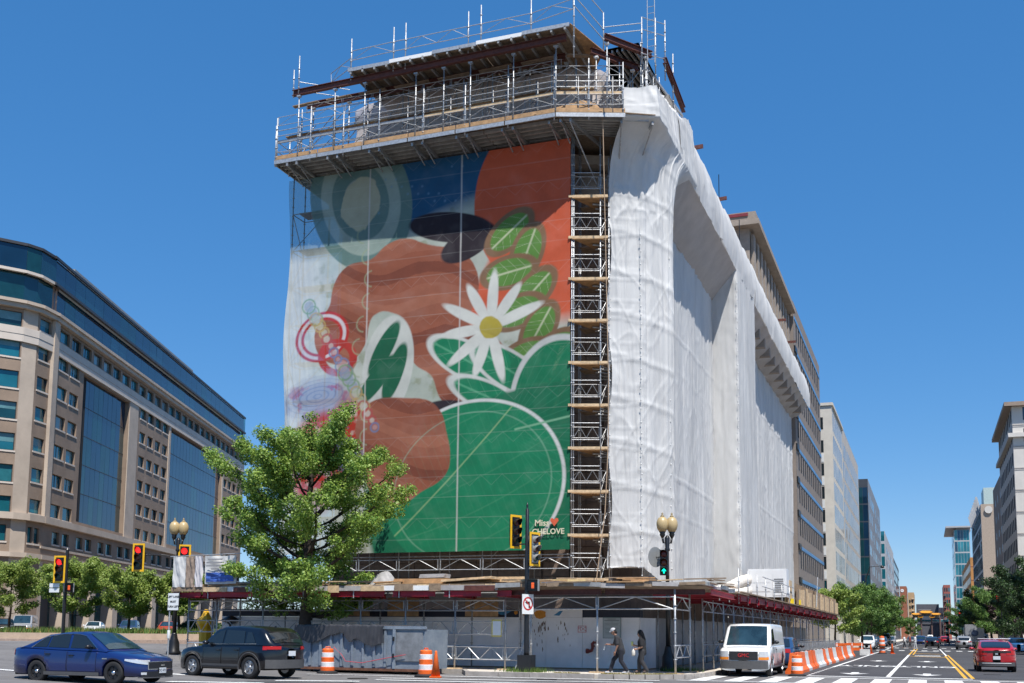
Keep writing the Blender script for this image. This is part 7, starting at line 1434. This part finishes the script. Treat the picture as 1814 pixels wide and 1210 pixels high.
person('person in a grey cap, charcoal T-shirt and dark jeans striding left',(-10.75,40.35,.14),rad(192),W1,SKIN,(CH_,JN,SHW),cap_hair)
W2 = dict(head=(.06,0,1.50),neck=(.03,0,1.34),chest=(0,0,1.17),pelvis=(-.03,0,.85),look=(1,.0,-.15),shL=(.02,.17,1.27),elL=(-.02,.22,1.0),wrL=(.18,.16,.90),hdL=(1,-.1,.05),huL=(0,.9,.4),cuL=1.0,shR=(.03,-.17,1.27),elR=(.05,-.22,1.0),wrR=(.24,-.12,1.04),hdR=(.9,.1,.3),huR=(0,-1,.2),cuR=1.1,hipL=(-.03,.085,.83),knL=(.0,.09,.47),anL=(-.2,.09,.11),toeL=(-.05,.10,.045),hipR=(-.02,-.085,.83),knR=(.10,-.08,.48),anR=(.10,-.08,.09),toeR=(.27,-.08,.045))
person('person with long black hair in dark clothes carrying a cup and a bag',(-10.15,41.35,.14),rad(190),W2,SKIN2,(M('black_cotton',(.014,.014,.016),.9,0,.2,15),M('grey_trousers',(.03,.03,.034),.9,0,.2,15),SHK),long_hair)
def held(loc,rz,p): return Matrix.Translation(loc)@Matrix.Rotation(rz,4,'Z')@Vector(p)
c = held((-10.15,41.35,.14),rad(190),(.36,-.10,1.10)); t = thing('paper_cup','pale green cup held by the long haired walker','cup',tuple(c-Vector((0,0,.07)))); MB().lathe([(.034,-.07),(.047,.08),(.05,.085),(.045,.095)],14,c).build('cup', M('cup_green',(.50,.62,.22),.5), t, True)
c = held((-10.15,41.35,.14),rad(190),(.30,.14,.80)); t = thing('shopping_bag','small white bag in the long haired walker\'s hand','bag',tuple(c-Vector((0,0,.14)))); MB().lathe([(.05,-.14),(.075,-.1),(.07,.02),(.03,.1),(.015,.12)],10,c).build('bag', M('bag_white',(.58,.56,.50),.6,0,.1,9), t, True)
c = held((-10.75,40.35,.14),rad(192),(.54,-.1,1.06)); t = thing('white_earphones','small white object dangling from the capped walker\'s hand','object',tuple(c-Vector((0,0,.16)))); MB().path([c,c+Vector((-.02,0,-.08)),c+Vector((-.05,0,-.16))],.006,5).lathe([(.01,-.19),(.016,-.17),(.01,-.15)],8,c+Vector((-.05,0,0))).build('cord', SIGNW, t)
# tiny figures on the far crossing
def far_person(label,x,y,a,top,bot):
    t = thing('person',label,'person',(0,0,0),'people on the far crossing'); b = [((0,0,.85),.13,(0,0,1.3),.15),((0,0,1.3),.1,(0,0,1.46),.05),((0,0,1.56),.09,(0,0,1.6),.09)]; 
    for s_ in (1,-1): b += [((0,.16*s_,1.36),.055,(.05*s_,.2*s_,1.1),.045),((.05*s_,.2*s_,1.1),.04,(.12*s_+.05,.18*s_,.86),.03),((0,.08*s_,.85),.085,(.08*s_,.08*s_,.45),.06),((.08*s_,.08*s_,.45),.055,(.16*s_,.08*s_,.08),.04),((.16*s_,.08*s_,.06),.04,(.16*s_+.16,.08*s_,.04),.03)]
    blobmesh('body',b,SKIN,t,.025); blobmesh('shirt',[((0,0,.88),.16,(0,0,1.34),.175)]+[((0,.16*s_,1.36),.075,(.04*s_,.19*s_,1.15),.065) for s_ in (1,-1)],top,t,.025); blobmesh('trousers',[((0,.08*s_,.86),.11,(.08*s_,.08*s_,.45),.08) for s_ in (1,-1)]+[((.08*s_,.08*s_,.45),.075,(.15*s_,.08*s_,.12),.06) for s_ in (1,-1)],bot,t,.025); place(t,(x,y,.0),rad(a)); return t
far_person('person in white top crossing far down the street, left one',-2.9,160.5,180,M('white_cotton',(.6,.6,.6),.9),JN); far_person('person in dark red top crossing far down the street',-2.2,161.5,0,M('maroon_cotton',(.2,.04,.04),.9),CH_); far_person('person in pale clothes crossing beside the black car',-1.5,160,170,M('white_cotton',(.6,.6,.6)),SHW)
